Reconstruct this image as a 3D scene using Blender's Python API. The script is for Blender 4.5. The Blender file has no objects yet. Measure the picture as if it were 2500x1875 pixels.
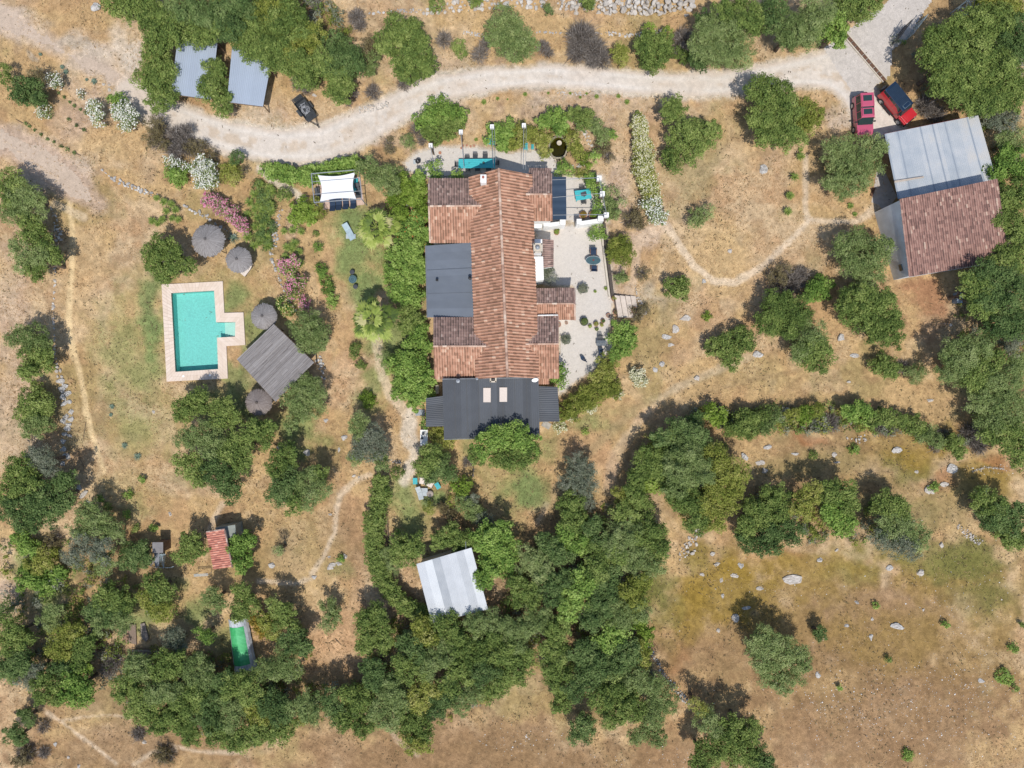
import bpy, math, random
import numpy as np
from mathutils import Vector, Matrix
R = math.radians
scn = bpy.context.scene
# ------------------------------------------------------------------ camera, sky, sun, exposure
CAMH = 75.7                     # flying height in metres
PPM = 22.0                      # photograph pixels (2500 wide) per metre on the ground
cam_d = bpy.data.cameras.new('camera'); cam = bpy.data.objects.new('camera', cam_d)
scn.collection.objects.link(cam); scn.camera = cam
cam.location = (0, 0, CAMH); cam.rotation_euler = (0, 0, 0)
cam_d.sensor_width = 36.0; cam_d.lens = 36.0 * CAMH / (2500 / PPM)
cam_d.clip_start = 0.5; cam_d.clip_end = 6000
SUN_EL = 63.0; SUN_AZ = -83.0   # azimuth measured from +X, counter-clockwise: sun stands low in the picture, a little right
w = bpy.data.worlds.new("World"); scn.world = w; w.use_nodes = True
nt = w.node_tree; bg = nt.nodes['Background']
sky = nt.nodes.new('ShaderNodeTexSky'); sky.sky_type = 'NISHITA'; sky.sun_disc = False
sky.sun_elevation = R(SUN_EL); sky.sun_rotation = R(90 - SUN_AZ)
nt.links.new(sky.outputs[0], bg.inputs[0]); bg.inputs[1].default_value = 0.14
sd = bpy.data.lights.new('sun', 'SUN'); so = bpy.data.objects.new('sun', sd); scn.collection.objects.link(so)
sd.energy = 3.85; sd.angle = R(0.5); sd.color = (1.0, 0.955, 0.89)
sv = Vector((math.cos(R(SUN_AZ)) * math.cos(R(SUN_EL)), math.sin(R(SUN_AZ)) * math.cos(R(SUN_EL)), math.sin(R(SUN_EL))))
so.rotation_euler = sv.to_track_quat('Z', 'Y').to_euler(); so.location = sv * 120
scn.view_settings.view_transform = 'Standard'; scn.view_settings.look = 'None'
scn.view_settings.exposure = 0.0; scn.view_settings.gamma = 1.0
# ------------------------------------------------------------------ helpers
COL = scn.collection
random.seed(7); RNG = np.random.default_rng(11)
OX = (0, 620, 1240, 1860); OY = (0, 460, 920, 1395)
def S(sx, sy, z=0.0):
    k = (CAMH - z) / CAMH
    return Vector(((sx - 1250) / PPM * k, (937.5 - sy) / PPM * k, z))
def D(x, y, z=0.0): return S(x * 1.1302, y * 1.1302, z)
def T(c, r, x, y, z=0.0): return S(OX[c] + x / 3.45625, OY[r] + y / 3.45625, z)
def lattice(seed): return np.random.default_rng(seed).random((256, 256))
def vnoise(x, y, seed):
    L = lattice(seed); xi = np.floor(x).astype(int); yi = np.floor(y).astype(int)
    fx = x - xi; fy = y - yi; fx = fx * fx * (3 - 2 * fx); fy = fy * fy * (3 - 2 * fy)
    a = L[xi % 256, yi % 256]; b = L[(xi + 1) % 256, yi % 256]; c = L[xi % 256, (yi + 1) % 256]; d = L[(xi + 1) % 256, (yi + 1) % 256]
    return (a * (1 - fx) + b * fx) * (1 - fy) + (c * (1 - fx) + d * fx) * fy
def fbm(x, y, wl, octv=4, seed=1):
    s = 0; a = 1; t = 0; f = 1.0 / wl
    for k in range(octv):
        s = s + a * vnoise(np.asarray(x) * f + 31.7 * k, np.asarray(y) * f + 17.3 * k, seed + k); t += a; a *= 0.55; f *= 2.03
    return s / t
def gz(x, y):
    return (fbm(x, y, 9.0, 3, 70) - 0.5) * 0.22
# ---- materials
def new_mat(name):
    m = bpy.data.materials.new(name); m.use_nodes = True
    n = m.node_tree.nodes; return m, n, m.node_tree.links, n['Principled BSDF']
def mat(name, c, rough=0.7, metal=0.0, var=0.12, scale=3.0, bump=0.0, spec=0.3, coat=0.0, dirt=None):
    m, n, l, b = new_mat(name)
    b.inputs['Roughness'].default_value = rough; b.inputs['Metallic'].default_value = metal
    b.inputs['Specular IOR Level'].default_value = spec
    if coat: b.inputs['Coat Weight'].default_value = coat; b.inputs['Coat Roughness'].default_value = 0.08
    g = n.new('ShaderNodeNewGeometry'); tx = n.new('ShaderNodeTexNoise'); tx.inputs['Scale'].default_value = scale
    tx.inputs['Detail'].default_value = 6; l.new(g.outputs['Position'], tx.inputs['Vector'])
    mx = n.new('ShaderNodeMix'); mx.data_type = 'RGBA'
    lo = [max(0, v * (1 - var)) for v in c]; hi = [min(1, v * (1 + var)) for v in c]
    if dirt: lo = dirt
    mx.inputs['A'].default_value = (*lo, 1); mx.inputs['B'].default_value = (*hi, 1)
    mr = n.new('ShaderNodeMapRange'); mr.inputs['From Min'].default_value = 0.3; mr.inputs['From Max'].default_value = 0.7
    l.new(tx.outputs['Fac'], mr.inputs['Value']); l.new(mr.outputs[0], mx.inputs['Factor'])
    l.new(mx.outputs['Result'], b.inputs['Base Color'])
    if bump:
        bp = n.new('ShaderNodeBump'); bp.inputs['Strength'].default_value = bump; bp.inputs['Distance'].default_value = 0.03
        t2 = n.new('ShaderNodeTexNoise'); t2.inputs['Scale'].default_value = scale * 5; l.new(g.outputs['Position'], t2.inputs['Vector'])
        l.new(t2.outputs['Fac'], bp.inputs['Height']); l.new(bp.outputs[0], b.inputs['Normal'])
    return m
def tint_mat(name, cols, rough=0.8, metal=0.0, spec=0.2, noise=0.0, nscale=2.0, transl=0.0, dark=None):
    """colour chosen per face from the 'tint' attribute"""
    m, n, l, b = new_mat(name)
    b.inputs['Roughness'].default_value = rough; b.inputs['Metallic'].default_value = metal
    b.inputs['Specular IOR Level'].default_value = spec
    at = n.new('ShaderNodeAttribute'); at.attribute_name = 'tint'
    cr = n.new('ShaderNodeValToRGB'); e = cr.color_ramp.elements
    while len(e) < len(cols): e.new(0.5)
    for i, c in enumerate(cols): e[i].position = i / (len(cols) - 1); e[i].color = (*c, 1)
    src = at.outputs['Fac']
    if noise:
        g = n.new('ShaderNodeNewGeometry'); tx = n.new('ShaderNodeTexNoise'); tx.inputs['Scale'].default_value = nscale
        tx.inputs['Detail'].default_value = 5; l.new(g.outputs['Position'], tx.inputs['Vector'])
        mm = n.new('ShaderNodeMath'); mm.operation = 'SUBTRACT'; l.new(tx.outputs['Fac'], mm.inputs[0]); mm.inputs[1].default_value = 0.5
        ma = n.new('ShaderNodeMath'); ma.operation = 'MULTIPLY_ADD'; l.new(mm.outputs[0], ma.inputs[0]); ma.inputs[1].default_value = noise
        l.new(at.outputs['Fac'], ma.inputs[2]); src = ma.outputs[0]
    l.new(src, cr.inputs[0]); l.new(cr.outputs[0], b.inputs['Base Color'])
    if transl:
        tr = n.new('ShaderNodeBsdfTranslucent'); ms = n.new('ShaderNodeMixShader'); ms.inputs[0].default_value = transl
        l.new(cr.outputs[0], tr.inputs['Color']); l.new(b.outputs[0], ms.inputs[1]); l.new(tr.outputs[0], ms.inputs[2])
        l.new(ms.outputs[0], n['Material Output'].inputs['Surface'])
    return m
# ---- objects
def tag(o, label=None, cat=None, group=None, kind=None):
    if label: o['label'] = label
    if cat: o['category'] = cat
    if group: o['group'] = group
    if kind: o['kind'] = kind
    return o
def thing(name, label, cat, loc=(0, 0, 0), rz=0.0, group=None, kind=None):
    o = bpy.data.objects.new(name, None); COL.objects.link(o); o.location = loc; o.rotation_euler = (0, 0, rz)
    o.empty_display_size = 0.2
    return tag(o, label, cat, group, kind)
def origin_of(p):
    while p is not None and p.parent is not None: p = p.parent
    return np.array(p.location) if p is not None else np.zeros(3)
def mesh_np(name, V, F, m, parent=None, tint=None, col=None, smooth=False, center=False):
    V = np.asarray(V, dtype=np.float64).reshape(-1, 3); F = np.asarray(F, dtype=np.int32)
    o0 = origin_of(parent); loc = np.zeros(3)
    if parent is None and center: loc = np.array([V[:, 0].mean(), V[:, 1].mean(), V[:, 2].min()])
    V = V - o0 - loc
    me = bpy.data.meshes.new(name); k = F.shape[1]
    me.vertices.add(len(V)); me.vertices.foreach_set('co', V.astype(np.float32).ravel())
    me.loops.add(F.size); me.loops.foreach_set('vertex_index', F.ravel())
    me.polygons.add(len(F)); me.polygons.foreach_set('loop_start', np.arange(0, F.size, k, dtype=np.int32))
    me.polygons.foreach_set('loop_total', np.full(len(F), k, dtype=np.int32))
    me.update(calc_edges=True)
    me.polygons.foreach_set('use_smooth', np.full(len(F), bool(smooth)))
    if tint is not None:
        a = me.attributes.new('tint', 'FLOAT', 'FACE'); a.data.foreach_set('value', np.asarray(tint, dtype=np.float32))
    if col is not None:
        a = me.attributes.new('col', 'FLOAT_COLOR', 'POINT'); c4 = np.ones((len(V), 4), dtype=np.float32); c4[:, :3] = col
        a.data.foreach_set('color', c4.ravel())
    me.materials.append(m)
    o = bpy.data.objects.new(name, me); COL.objects.link(o)
    if parent is not None: o.parent = parent
    else: o.location = loc
    return o
class MB:
    def __init__(s): s.v = []; s.f = []
    def poly(s, pts): i = len(s.v); s.v += [tuple(p) for p in pts]; s.f.append(tuple(range(i, i + len(pts)))); return s
    def hexa(s, b, t):
        i = len(s.v); s.v += [tuple(p) for p in b] + [tuple(p) for p in t]; n = len(b)
        s.f.append(tuple(i + k for k in reversed(range(n)))); s.f.append(tuple(i + n + k for k in range(n)))
        for k in range(n): k2 = (k + 1) % n; s.f.append((i + k, i + k2, i + n + k2, i + n + k))
        return s
    def box(s, c, d, rz=0.0, M=None):
        x, y, z = d[0] / 2, d[1] / 2, d[2] / 2; cr, sr = math.cos(rz), math.sin(rz)
        q = [(-x, -y), (x, -y), (x, y), (-x, y)]
        g = [(c[0] + a * cr - b * sr, c[1] + a * sr + b * cr) for a, b in q]
        bt = [(a, b, c[2] - z) for a, b in g]; tp = [(a, b, c[2] + z) for a, b in g]
        if M: bt = [tuple(M @ Vector(p)) for p in bt]; tp = [tuple(M @ Vector(p)) for p in tp]
        return s.hexa(bt, tp)
    def prism(s, pts, z0, z1):
        return s.hexa([(p[0], p[1], z0) for p in pts], [(p[0], p[1], z1) for p in pts])
    def cyl(s, c, r, h, n=16, r2=None):
        r2 = r if r2 is None else r2
        b = [(c[0] + r * math.cos(2 * math.pi * k / n), c[1] + r * math.sin(2 * math.pi * k / n), c[2]) for k in range(n)]
        t = [(c[0] + r2 * math.cos(2 * math.pi * k / n), c[1] + r2 * math.sin(2 * math.pi * k / n), c[2] + h) for k in range(n)]
        return s.hexa(b, t)
    def tube(s, p, q, r, n=6, r2=None):
        p = Vector(p); q = Vector(q); d = (q - p); r2 = r if r2 is None else r2
        if d.length < 1e-6: return s
        d.normalize(); a = d.orthogonal().normalized(); b = d.cross(a)
        f = lambda c, rr: [tuple(c + (a * math.cos(2 * math.pi * k / n) + b * math.sin(2 * math.pi * k / n)) * rr) for k in range(n)]
        return s.hexa(f(p, r), f(q, r2))
    def lathe(s, c, prof, n=20):
        i = len(s.v)
        for r, z in prof:
            for k in range(n): a = 2 * math.pi * k / n; s.v.append((c[0] + r * math.cos(a), c[1] + r * math.sin(a), c[2] + z))
        for j in range(len(prof) - 1):
            for k in range(n): k2 = (k + 1) % n; s.f.append((i + j * n + k, i + j * n + k2, i + (j + 1) * n + k2, i + (j + 1) * n + k))
        return s
    def build(s, name, m, parent=None, bevel=0.0, smooth=False, label=None):
        o0 = origin_of(parent); me = bpy.data.meshes.new(name)
        loc = Vector((0, 0, 0))
        me.from_pydata([(x - o0[0] - loc[0], y - o0[1] - loc[1], z - o0[2] - loc[2]) for x, y, z in s.v], [], s.f); me.update()
        me.materials.append(m); o = bpy.data.objects.new(name, me); COL.objects.link(o)
        if parent is not None: o.parent = parent
        if smooth:
            for p in me.polygons: p.use_smooth = True
        if bevel:
            md = o.modifiers.new('bevel', 'BEVEL'); md.width = bevel; md.segments = 2; md.limit_method = 'ANGLE'
        if label: o['label'] = label
        return o
def copy_tree(o, parent=None):
    c = o.copy(); COL.objects.link(c)
    if parent is not None: c.parent = parent
    for ch in list(o.children): copy_tree(ch, c)
    return c
def place(o, p, rz=0.0, s=1.0):
    o.location = p; o.rotation_euler = (0, 0, rz); o.scale = (s, s, s); return o
def grid_faces(n, m):
    i = np.arange(n - 1)[:, None] * m + np.arange(m - 1)[None, :]
    return np.stack([i, i + 1, i + m + 1, i + m], -1).reshape(-1, 4)
def dmask_poly(X, Y, pts):
    inside = np.zeros(X.shape, bool); n = len(pts)
    for k in range(n):
        x1, y1 = pts[k]; x2, y2 = pts[(k + 1) % n]
        if y1 == y2: continue
        c = ((Y < y1) != (Y < y2)) & (X < (x2 - x1) * (Y - y1) / (y2 - y1) + x1); inside ^= c
    d = np.full(X.shape, 1e9)
    for k in range(n): d = np.minimum(d, seg_dist(X, Y, pts[k], pts[(k + 1) % n])[0])
    return np.where(inside, d, -d)
def seg_dist(X, Y, a, b):
    ax, ay = a[:2]; bx, by = b[:2]; vx, vy = bx - ax, by - ay; L = vx * vx + vy * vy + 1e-9
    t = np.clip(((X - ax) * vx + (Y - ay) * vy) / L, 0, 1)
    return np.hypot(X - ax - t * vx, Y - ay - t * vy), t
def dmask_line(X, Y, pts):
    """points (x,y,halfwidth): signed distance, positive inside"""
    best = np.full(X.shape, -1e9)
    for a, b in zip(pts[:-1], pts[1:]):
        d, t = seg_dist(X, Y, a, b); best = np.maximum(best, a[2] + (b[2] - a[2]) * t - d)
    return best
def sstep(x, a, b):
    t = np.clip((x - a) / (b - a), 0, 1); return t * t * (3 - 2 * t)
# ------------------------------------------------------------------ GROUND
STEP = 0.17
xs = np.concatenate([[-1600, -700, -320, -160, -100, -78], np.arange(-66, 66.01, STEP), [78, 100, 160, 320, 700, 1600]])
ys = np.concatenate([[-1600, -700, -320, -160, -100, -64], np.arange(-50, 50.01, STEP), [64, 100, 160, 320, 700, 1600]])
GX, GY = np.meshgrid(xs, ys, indexing='ij')
GZ = gz(GX, GY)
wx = GX + (fbm(GX, GY, 3.0, 3, 5) - 0.5) * 3.2; wy = GY + (fbm(GX, GY, 3.0, 3, 9) - 0.5) * 3.2
DX = (wx * PPM + 1250) / 1.1302; DY = (937.5 - wy * PPM) / 1.1302       # wobbled picture-plan coordinates
EX = (GX * PPM + 1250) / 1.1302; EY = (937.5 - GY * PPM) / 1.1302       # straight ones
n1 = fbm(GX, GY, 7.0, 4, 20); n2 = fbm(GX, GY, 1.6, 4, 40); n3 = fbm(GX, GY, 0.5, 3, 60)
def mixc(C, c, m): return C * (1 - m[..., None]) + np.array(c) * m[..., None]
STRAW = (.475, .325, .165); BARE = (.475, .355, .235); BROWN = (.275, .168, .092); GREEN = (.165, .165, .055); OCHRE = (.265, .18, .05); YLAWN = (.33, .275, .115)
LAWN = (.195, .245, .09); PINK = (.47, .355, .275); DARK = (.235, .165, .09); RED = (.33, .165, .095); PALE = (.62, .54, .45)
C = np.ones(GX.shape + (3,)) * np.array(STRAW)
C = mixc(C, BARE, sstep(n1, .48, .62) * .7)
C = mixc(C, BROWN, sstep(n2, .5, .68) * .5)
C = mixc(C, (.40, .235, .125), sstep(fbm(GX, GY, 3.6, 4, 140), .52, .66) * .45)
C = mixc(C, (.56, .41, .25), sstep(fbm(GX, GY, 2.4, 4, 150), .54, .70) * .5)
C = mixc(C, GREEN, sstep(fbm(GX, GY, 5, 4, 88), .55, .72) * .35)
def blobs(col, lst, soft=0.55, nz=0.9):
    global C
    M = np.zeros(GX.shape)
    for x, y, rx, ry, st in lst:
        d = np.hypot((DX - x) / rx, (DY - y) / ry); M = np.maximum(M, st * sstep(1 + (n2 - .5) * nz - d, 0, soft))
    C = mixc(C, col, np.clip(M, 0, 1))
# darker brown dry field at the bottom, ochre meadow bottom right
blobs(BROWN, [(1000, 1660, 560, 110, .85), (1900, 1560, 420, 190, .75), (1560, 1400, 160, 120, .5), (300, 1620, 330, 80, .65), (730, 1180, 60, 120, .5), (620, 1200, 110, 90, .4), (1850, 1360, 380, 170, .7), (1500, 1640, 260, 80, .8), (1120, 1600, 170, 70, .75)])
blobs(OCHRE, [(1560, 1270, 160, 110, .85), (1780, 1230, 210, 60, .7), (1960, 960, 180, 60, .75), (2120, 1030, 110, 60, .75), (2050, 1240, 160, 80, .8), (1700, 1360, 150, 70, .5), (1480, 1330, 70, 80, .8), (1900, 1060, 160, 60, .5), (2150, 1330, 90, 60, .5), (1800, 1470, 140, 60, .3)])
blobs(GREEN, [(2080, 1210, 130, 60, .7), (2100, 1300, 90, 50, .5), (1400, 1250, 60, 60, .7), (1850, 1230, 90, 40, .5), (2000, 1110, 80, 60, .5), (1960, 1000, 60, 40, .4), (1500, 1220, 60, 30, .4), (1700, 1010, 90, 40, .35), (1440, 1310, 40, 60, .5)])
blobs(BROWN, [(1830, 1080, 190, 60, .5), (1780, 960, 190, 26, .6), (800, 1210, 50, 80, .55), (760, 1120, 38, 70, .5), (1240, 790, 40, 40, .2)])
# greener lawns
blobs(YLAWN, [(300, 760, 130, 200, .75), (500, 640, 150, 90, .8), (450, 870, 170, 80, .8), (320, 940, 120, 90, .6), (640, 930, 90, 90, .7), (770, 560, 110, 150, .8), (840, 800, 60, 120, .7), (1110, 1030, 140, 110, .75), (900, 1110, 90, 110, .75), (1300, 920, 110, 60, .55), (600, 430, 80, 50, .4), (640, 1200, 150, 130, .4), (280, 1060, 140, 70, .45), (340, 1340, 130, 90, .6), (90, 1220, 90, 110, .6), (1560, 520, 120, 60, .3), (1640, 800, 140, 60, .3)], soft=.9)
blobs(LAWN, [(330, 690, 42, 150, .95), (510, 660, 60, 60, .75), (560, 720, 60, 80, .8), (500, 830, 60, 60, .7), (540, 870, 70, 50, .7), (250, 740, 70, 160, .42), (320, 800, 60, 60, .5),
             (770, 500, 75, 80, .95), (785, 620, 65, 100, .95), (760, 560, 70, 90, .9), (800, 700, 60, 70, .85), (850, 740, 40, 60, .8), (800, 870, 60, 40, .6), (640, 930, 70, 60, .75), (660, 920, 40, 80, .6),
             (1130, 1060, 75, 85, .95), (1190, 960, 60, 60, .6), (870, 1080, 40, 90, .8), (940, 1080, 60, 40, .95), (880, 1130, 45, 60, .6), (1010, 940, 40, 60, .7), (1270, 920, 60, 30, .6), (1340, 890, 80, 22, .5),
             (1560, 600, 80, 60, .12), (1240, 1080, 60, 60, .3), (450, 880, 60, 40, .5), (300, 900, 80, 60, .3), (820, 820, 30, 60, .6), (600, 420, 50, 40, .3), (880, 850, 30, 60, .6),
             (60, 1210, 50, 90, .8), (110, 1250, 60, 70, .8), (300, 1330, 80, 60, .75), (420, 1330, 50, 50, .8), (290, 1100, 60, 30, .3), (380, 1250, 40, 30, .5), (730, 1240, 40, 40, .4), (480, 1380, 60, 60, .6)], soft=.8)
blobs((.17, .215, .085), [(330, 640, 25, 90, .5), (545, 800, 30, 60, .6), (945, 1085, 40, 30, .6), (640, 960, 30, 40, .5), (1150, 1080, 40, 50, .4), (770, 470, 30, 30, .5), (110, 1290, 40, 60, .7)], soft=.7)
blobs((.24, .15, .075), [(1900, 1420, 420, 240, .75), (1560, 1420, 140, 160, .6), (1100, 1640, 500, 70, .7), (1900, 1000, 330, 80, .4), (300, 1640, 300, 60, .4)], soft=.9)
blobs(OCHRE, [(1620, 1290, 170, 90, .75), (1950, 1380, 260, 110, .5), (1700, 1290, 200, 60, .5), (2120, 1420, 120, 120, .4)], soft=.9)
blobs(BROWN, [(2100, 1520, 140, 130, .55), (1850, 1600, 220, 60, .5), (1950, 1500, 200, 60, .35)], soft=.9)
# bare pinkish earth
blobs(PINK, [(60, 330, 150, 34, .8), (120, 380, 120, 50, .8), (40, 60, 70, 22, .5), (170, 240, 90, 80, .55), (220, 120, 120, 40, .5), (60, 290, 80, 30, .4), (1250, 230, 230, 60, .5), (960, 240, 100, 60, .4), (1330, 400, 50, 120, .7), (1385, 520, 60, 40, .8), (1340, 600, 30, 60, .8),
             (1020, 320, 160, 30, .5), (30, 900, 60, 200, .45), (30, 690, 60, 200, .5), (1690, 320, 60, 80, .2), (1840, 250, 60, 60, .7), (860, 300, 90, 30, .5), (640, 470, 30, 60, .6), (620, 1190, 60, 60, .25), (930, 150, 220, 40, .35), (20, 1300, 40, 60, .75)], soft=.7)
blobs(STRAW, [(200, 40, 130, 50, .6), (90, 150, 90, 40, .5), (1200, 60, 260, 30, .9), (60, 180, 60, 60, .6), (240, 310, 120, 50, .7), (180, 600, 50, 200, .5), (1560, 560, 130, 110, .75), (1600, 260, 90, 120, .3), (1990, 880, 120, 60, .6), (1800, 1480, 80, 30, .4), (640, 1250, 90, 70, .5)])
blobs((.50, .30, .17), [(1400, 900, 160, 40, .5), (1260, 960, 90, 50, .5), (1320, 1020, 30, 90, .6), (740, 760, 40, 120, .45), (700, 600, 30, 90, .5), (790, 1100, 60, 60, .4), (720, 1400, 90, 110, .55), (2130, 900, 100, 60, .4), (620, 620, 40, 80, .2)])
blobs(RED, [(1995, 640, 75, 60, .75), (2020, 700, 60, 40, .4), (2030, 1030, 50, 20, .4), (2160, 1000, 60, 20, .45), (1750, 950, 60, 16, .4), (1060, 345, 0.1, 0.1, 0)])
blobs((.36, .34, .30), [(150, 95, 70, 26, .55), (60, 130, 20, 12, .5)])
# green grass clumps and grey duff under the woods
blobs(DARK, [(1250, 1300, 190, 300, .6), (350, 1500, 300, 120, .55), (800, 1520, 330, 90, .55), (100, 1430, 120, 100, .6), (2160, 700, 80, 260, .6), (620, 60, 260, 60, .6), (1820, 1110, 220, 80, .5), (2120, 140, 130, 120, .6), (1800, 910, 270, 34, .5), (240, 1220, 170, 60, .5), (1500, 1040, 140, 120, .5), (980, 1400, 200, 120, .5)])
blobs((.27, .205, .095), [(1800, 1000, 260, 60, .8), (2060, 1090, 140, 110, .8), (1900, 1090, 240, 70, .7), (1650, 1010, 90, 60, .6), (2000, 1180, 200, 50, .6), (1560, 1190, 60, 30, .6)], soft=1.0)
blobs((.265, .175, .035), [(1500, 1290, 90, 110, .8), (1600, 1230, 190, 50, .75), (1850, 1220, 200, 40, .5), (1980, 985, 120, 40, .7), (2140, 1030, 90, 40, .5), (1560, 1340, 90, 60, .6)], soft=1.0)
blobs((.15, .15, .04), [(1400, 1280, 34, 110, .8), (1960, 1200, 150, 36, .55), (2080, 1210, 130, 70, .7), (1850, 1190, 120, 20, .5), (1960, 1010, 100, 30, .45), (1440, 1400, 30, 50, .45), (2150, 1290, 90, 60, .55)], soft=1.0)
blobs((.33, .155, .07), [(1740, 955, 70, 14, .7), (2020, 1030, 60, 16, .6), (1900, 1060, 50, 16, .4), (1460, 1420, 60, 60, .4), (1680, 1190, 90, 16, .4), (2150, 1005, 50, 16, .6)], soft=1.0)
# worn footpaths
PATHM = np.zeros(GX.shape)
def path(pts, col=PALE, st=.8, soft=5, nz=6):
    global C, PATHM
    d = dmask_line(EX + (n2 - .5) * 9, EY + (n3 - .5) * 5, [(q[0], q[1], q[2] * .85) for q in pts]); m_ = sstep(d + (n2 - .5) * nz, -soft, 2); PATHM = np.maximum(PATHM, m_); C = mixc(C, col, m_ * st * .92)
P2 = (.62, .50, .375)
path([(150, 440, 6), (158, 520, 5), (152, 640, 5), (150, 720, 6), (170, 800, 6), (190, 900, 5), (205, 960, 4), (225, 1020, 3)], (.66, .50, .29), .85)
path([(120, 440, 8), (180, 470, 10)], P2, .5)
path([(1750, 475, 5), (1700, 525, 7), (1640, 580, 7), (1590, 610, 7), (1540, 608, 8), (1500, 575, 7), (1460, 520, 8), (1440, 490, 10)], P2, .8)
path([(1740, 340, 6), (1740, 400, 6), (1738, 450, 6), (1745, 476, 8), (1790, 478, 5), (1850, 480, 5), (1880, 460, 8), (1905, 430, 12)], P2, .75)
path([(1440, 490, 12), (1400, 505, 14), (1375, 530, 12), (1370, 600, 8), (1355, 640, 12)], (.55, .42, .31), .7)
path([(1400, 640, 3), (1480, 650, 3)], P2, .2)
path([(800, 1025, 5), (765, 1040, 6), (735, 1070, 5), (725, 1110, 5), (722, 1150, 5), (700, 1200, 4), (670, 1250, 4), (640, 1262, 4), (560, 1255, 5)], P2, .7)
path([(480, 1090, 6), (463, 1120, 5), (455, 1150, 5)], P2, .6)
path([(560, 365, 7), (580, 385, 7), (620, 405, 7), (655, 430, 8)], PALE, .85)
path([(815, 730, 10), (820, 790, 10), (840, 850, 10), (870, 885, 14), (890, 915, 12)], P2, .6)
path([(885, 890, 14), (878, 940, 15), (895, 970, 12), (885, 1010, 10), (872, 1040, 8)], PALE, .85, 12, 20)
path([(1180, 1090, 6), (1160, 1130, 6)], P2, .3)
path([(105, 1540, 3), (150, 1575, 3), (200, 1610, 3), (250, 1650, 3)], P2, .7)
path([(130, 1558, 2), (190, 1548, 2), (230, 1545, 2), (280, 1550, 2)], P2, .6)
path([(370, 1610, 3), (430, 1625, 3), (520, 1625, 3)], P2, .6)
path([(290, 1650, 3), (330, 1625, 3), (380, 1620, 3)], P2, .6)
path([(1760, 790, 3), (1500, 850, 4), (1400, 900, 4), (1340, 960, 5)], (.30, .21, .115), .5)
path([(1560, 800, 6), (1480, 830, 6), (1380, 880, 7), (1300, 950, 8), (1250, 1000, 8)], (.28, .235, .13), .45, 9)
path([(1620, 770, 8), (1520, 810, 6), (1440, 850, 6), (1380, 910, 8), (1330, 980, 12), (1315, 1060, 12)], P2, .35, 9)
path([(800, 1500, 2), (830, 1560, 4), (860, 1600, 4), (900, 1630, 5)], P2, .4)
path([(1330, 1055, 6), (1380, 1170, 6), (1400, 1200, 8)], (.55, .33, .2), .5)
path([(110, 1555, 3), (60, 1480, 3)], P2, .2)
blobs((.50, .41, .325), [(120, 90, 150, 42, .75), (40, 45, 90, 26, .7), (40, 305, 150, 44, .7), (130, 370, 110, 60, .7), (200, 150, 120, 60, .6)], soft=1.0)
blobs((.56, .475, .39), [(268, 120, 60, 95, .95), (290, 190, 60, 50, .95), (190, 130, 90, 44, .6), (340, 250, 60, 40, .6), (1860, 230, 70, 70, .8), (560, 250, 120, 40, .45), (1910, 290, 60, 30, .8), (1400, 640, 30, 50, .5), (1150, 205, 420, 16, .35)], soft=.9)
# soft pale dust where the road, yards and patios lie
ROAD = [(276, 190, 22), (308, 212, 34), (350, 243, 32), (420, 272, 33), (500, 300, 34), (600, 318, 35), (700, 312, 36), (790, 272, 37), (870, 226, 33), (960, 190, 28), (1060, 172, 25), (1160, 164, 25), (1260, 168, 25), (1360, 177, 25), (1460, 183, 25), (1560, 182, 26), (1660, 168, 29), (1740, 155, 34), (1790, 150, 42)]
ROADJ = [(1800, 150, 40), (1850, 190, 40), (1870, 240, 38), (1930, 285, 30)]
TRACK = [(-60, 12, 22), (0, 38, 24), (60, 68, 22), (110, 95, 20), (170, 130, 16), (230, 150, 16), (290, 190, 22)]
TRACK2 = [(-60, 270, 30), (0, 300, 34), (60, 330, 34), (120, 370, 34), (170, 410, 26), (210, 440, 16)]
dr = np.maximum(dmask_line(EX, EY, ROAD), dmask_line(EX, EY, ROADJ))
wob = (n2 - .5) * 16 + (n3 - .5) * 9 + (n1 - .5) * 14
C = mixc(C, (.57, .50, .42), sstep(dr + wob, -13, 3) * .9)
tr = dmask_line(EX, EY, TRACK); C = mixc(C, (.52, .41, .33), sstep(tr + wob, -14, 6) * .75 * (0.55 + .45 * sstep(n1, .35, .6)))
tr2 = dmask_line(EX, EY, TRACK2); C = mixc(C, (.47, .345, .265), sstep(tr2 + wob, -16, 6) * .8)
PATIO = [(1178, 488), (1212, 486), (1300, 486), (1311, 496), (1320, 560), (1325, 640), (1322, 690), (1312, 722), (1326, 750), (1285, 800), (1240, 830), (1222, 846), (1206, 850), (1206, 810), (1208, 690), (1240, 690), (1240, 620), (1180, 612), (1158, 600), (1158, 490)]
COURT = [(1190, 385), (1300, 380), (1312, 478), (1155, 480), (1150, 400)]
TERR = [(872, 352), (905, 330), (950, 316), (1010, 318), (1040, 322), (1100, 330), (1160, 325), (1190, 330), (1212, 372), (1208, 395), (1180, 400), (1150, 380), (1020, 376), (930, 385), (905, 374), (880, 372)]
dp = np.maximum.reduce([dmask_poly(EX, EY, p) for p in (PATIO, COURT, TERR)])
C = mixc(C, (.55, .49, .42), sstep(dp + wob * .6, -10, 2) * .9)
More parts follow.
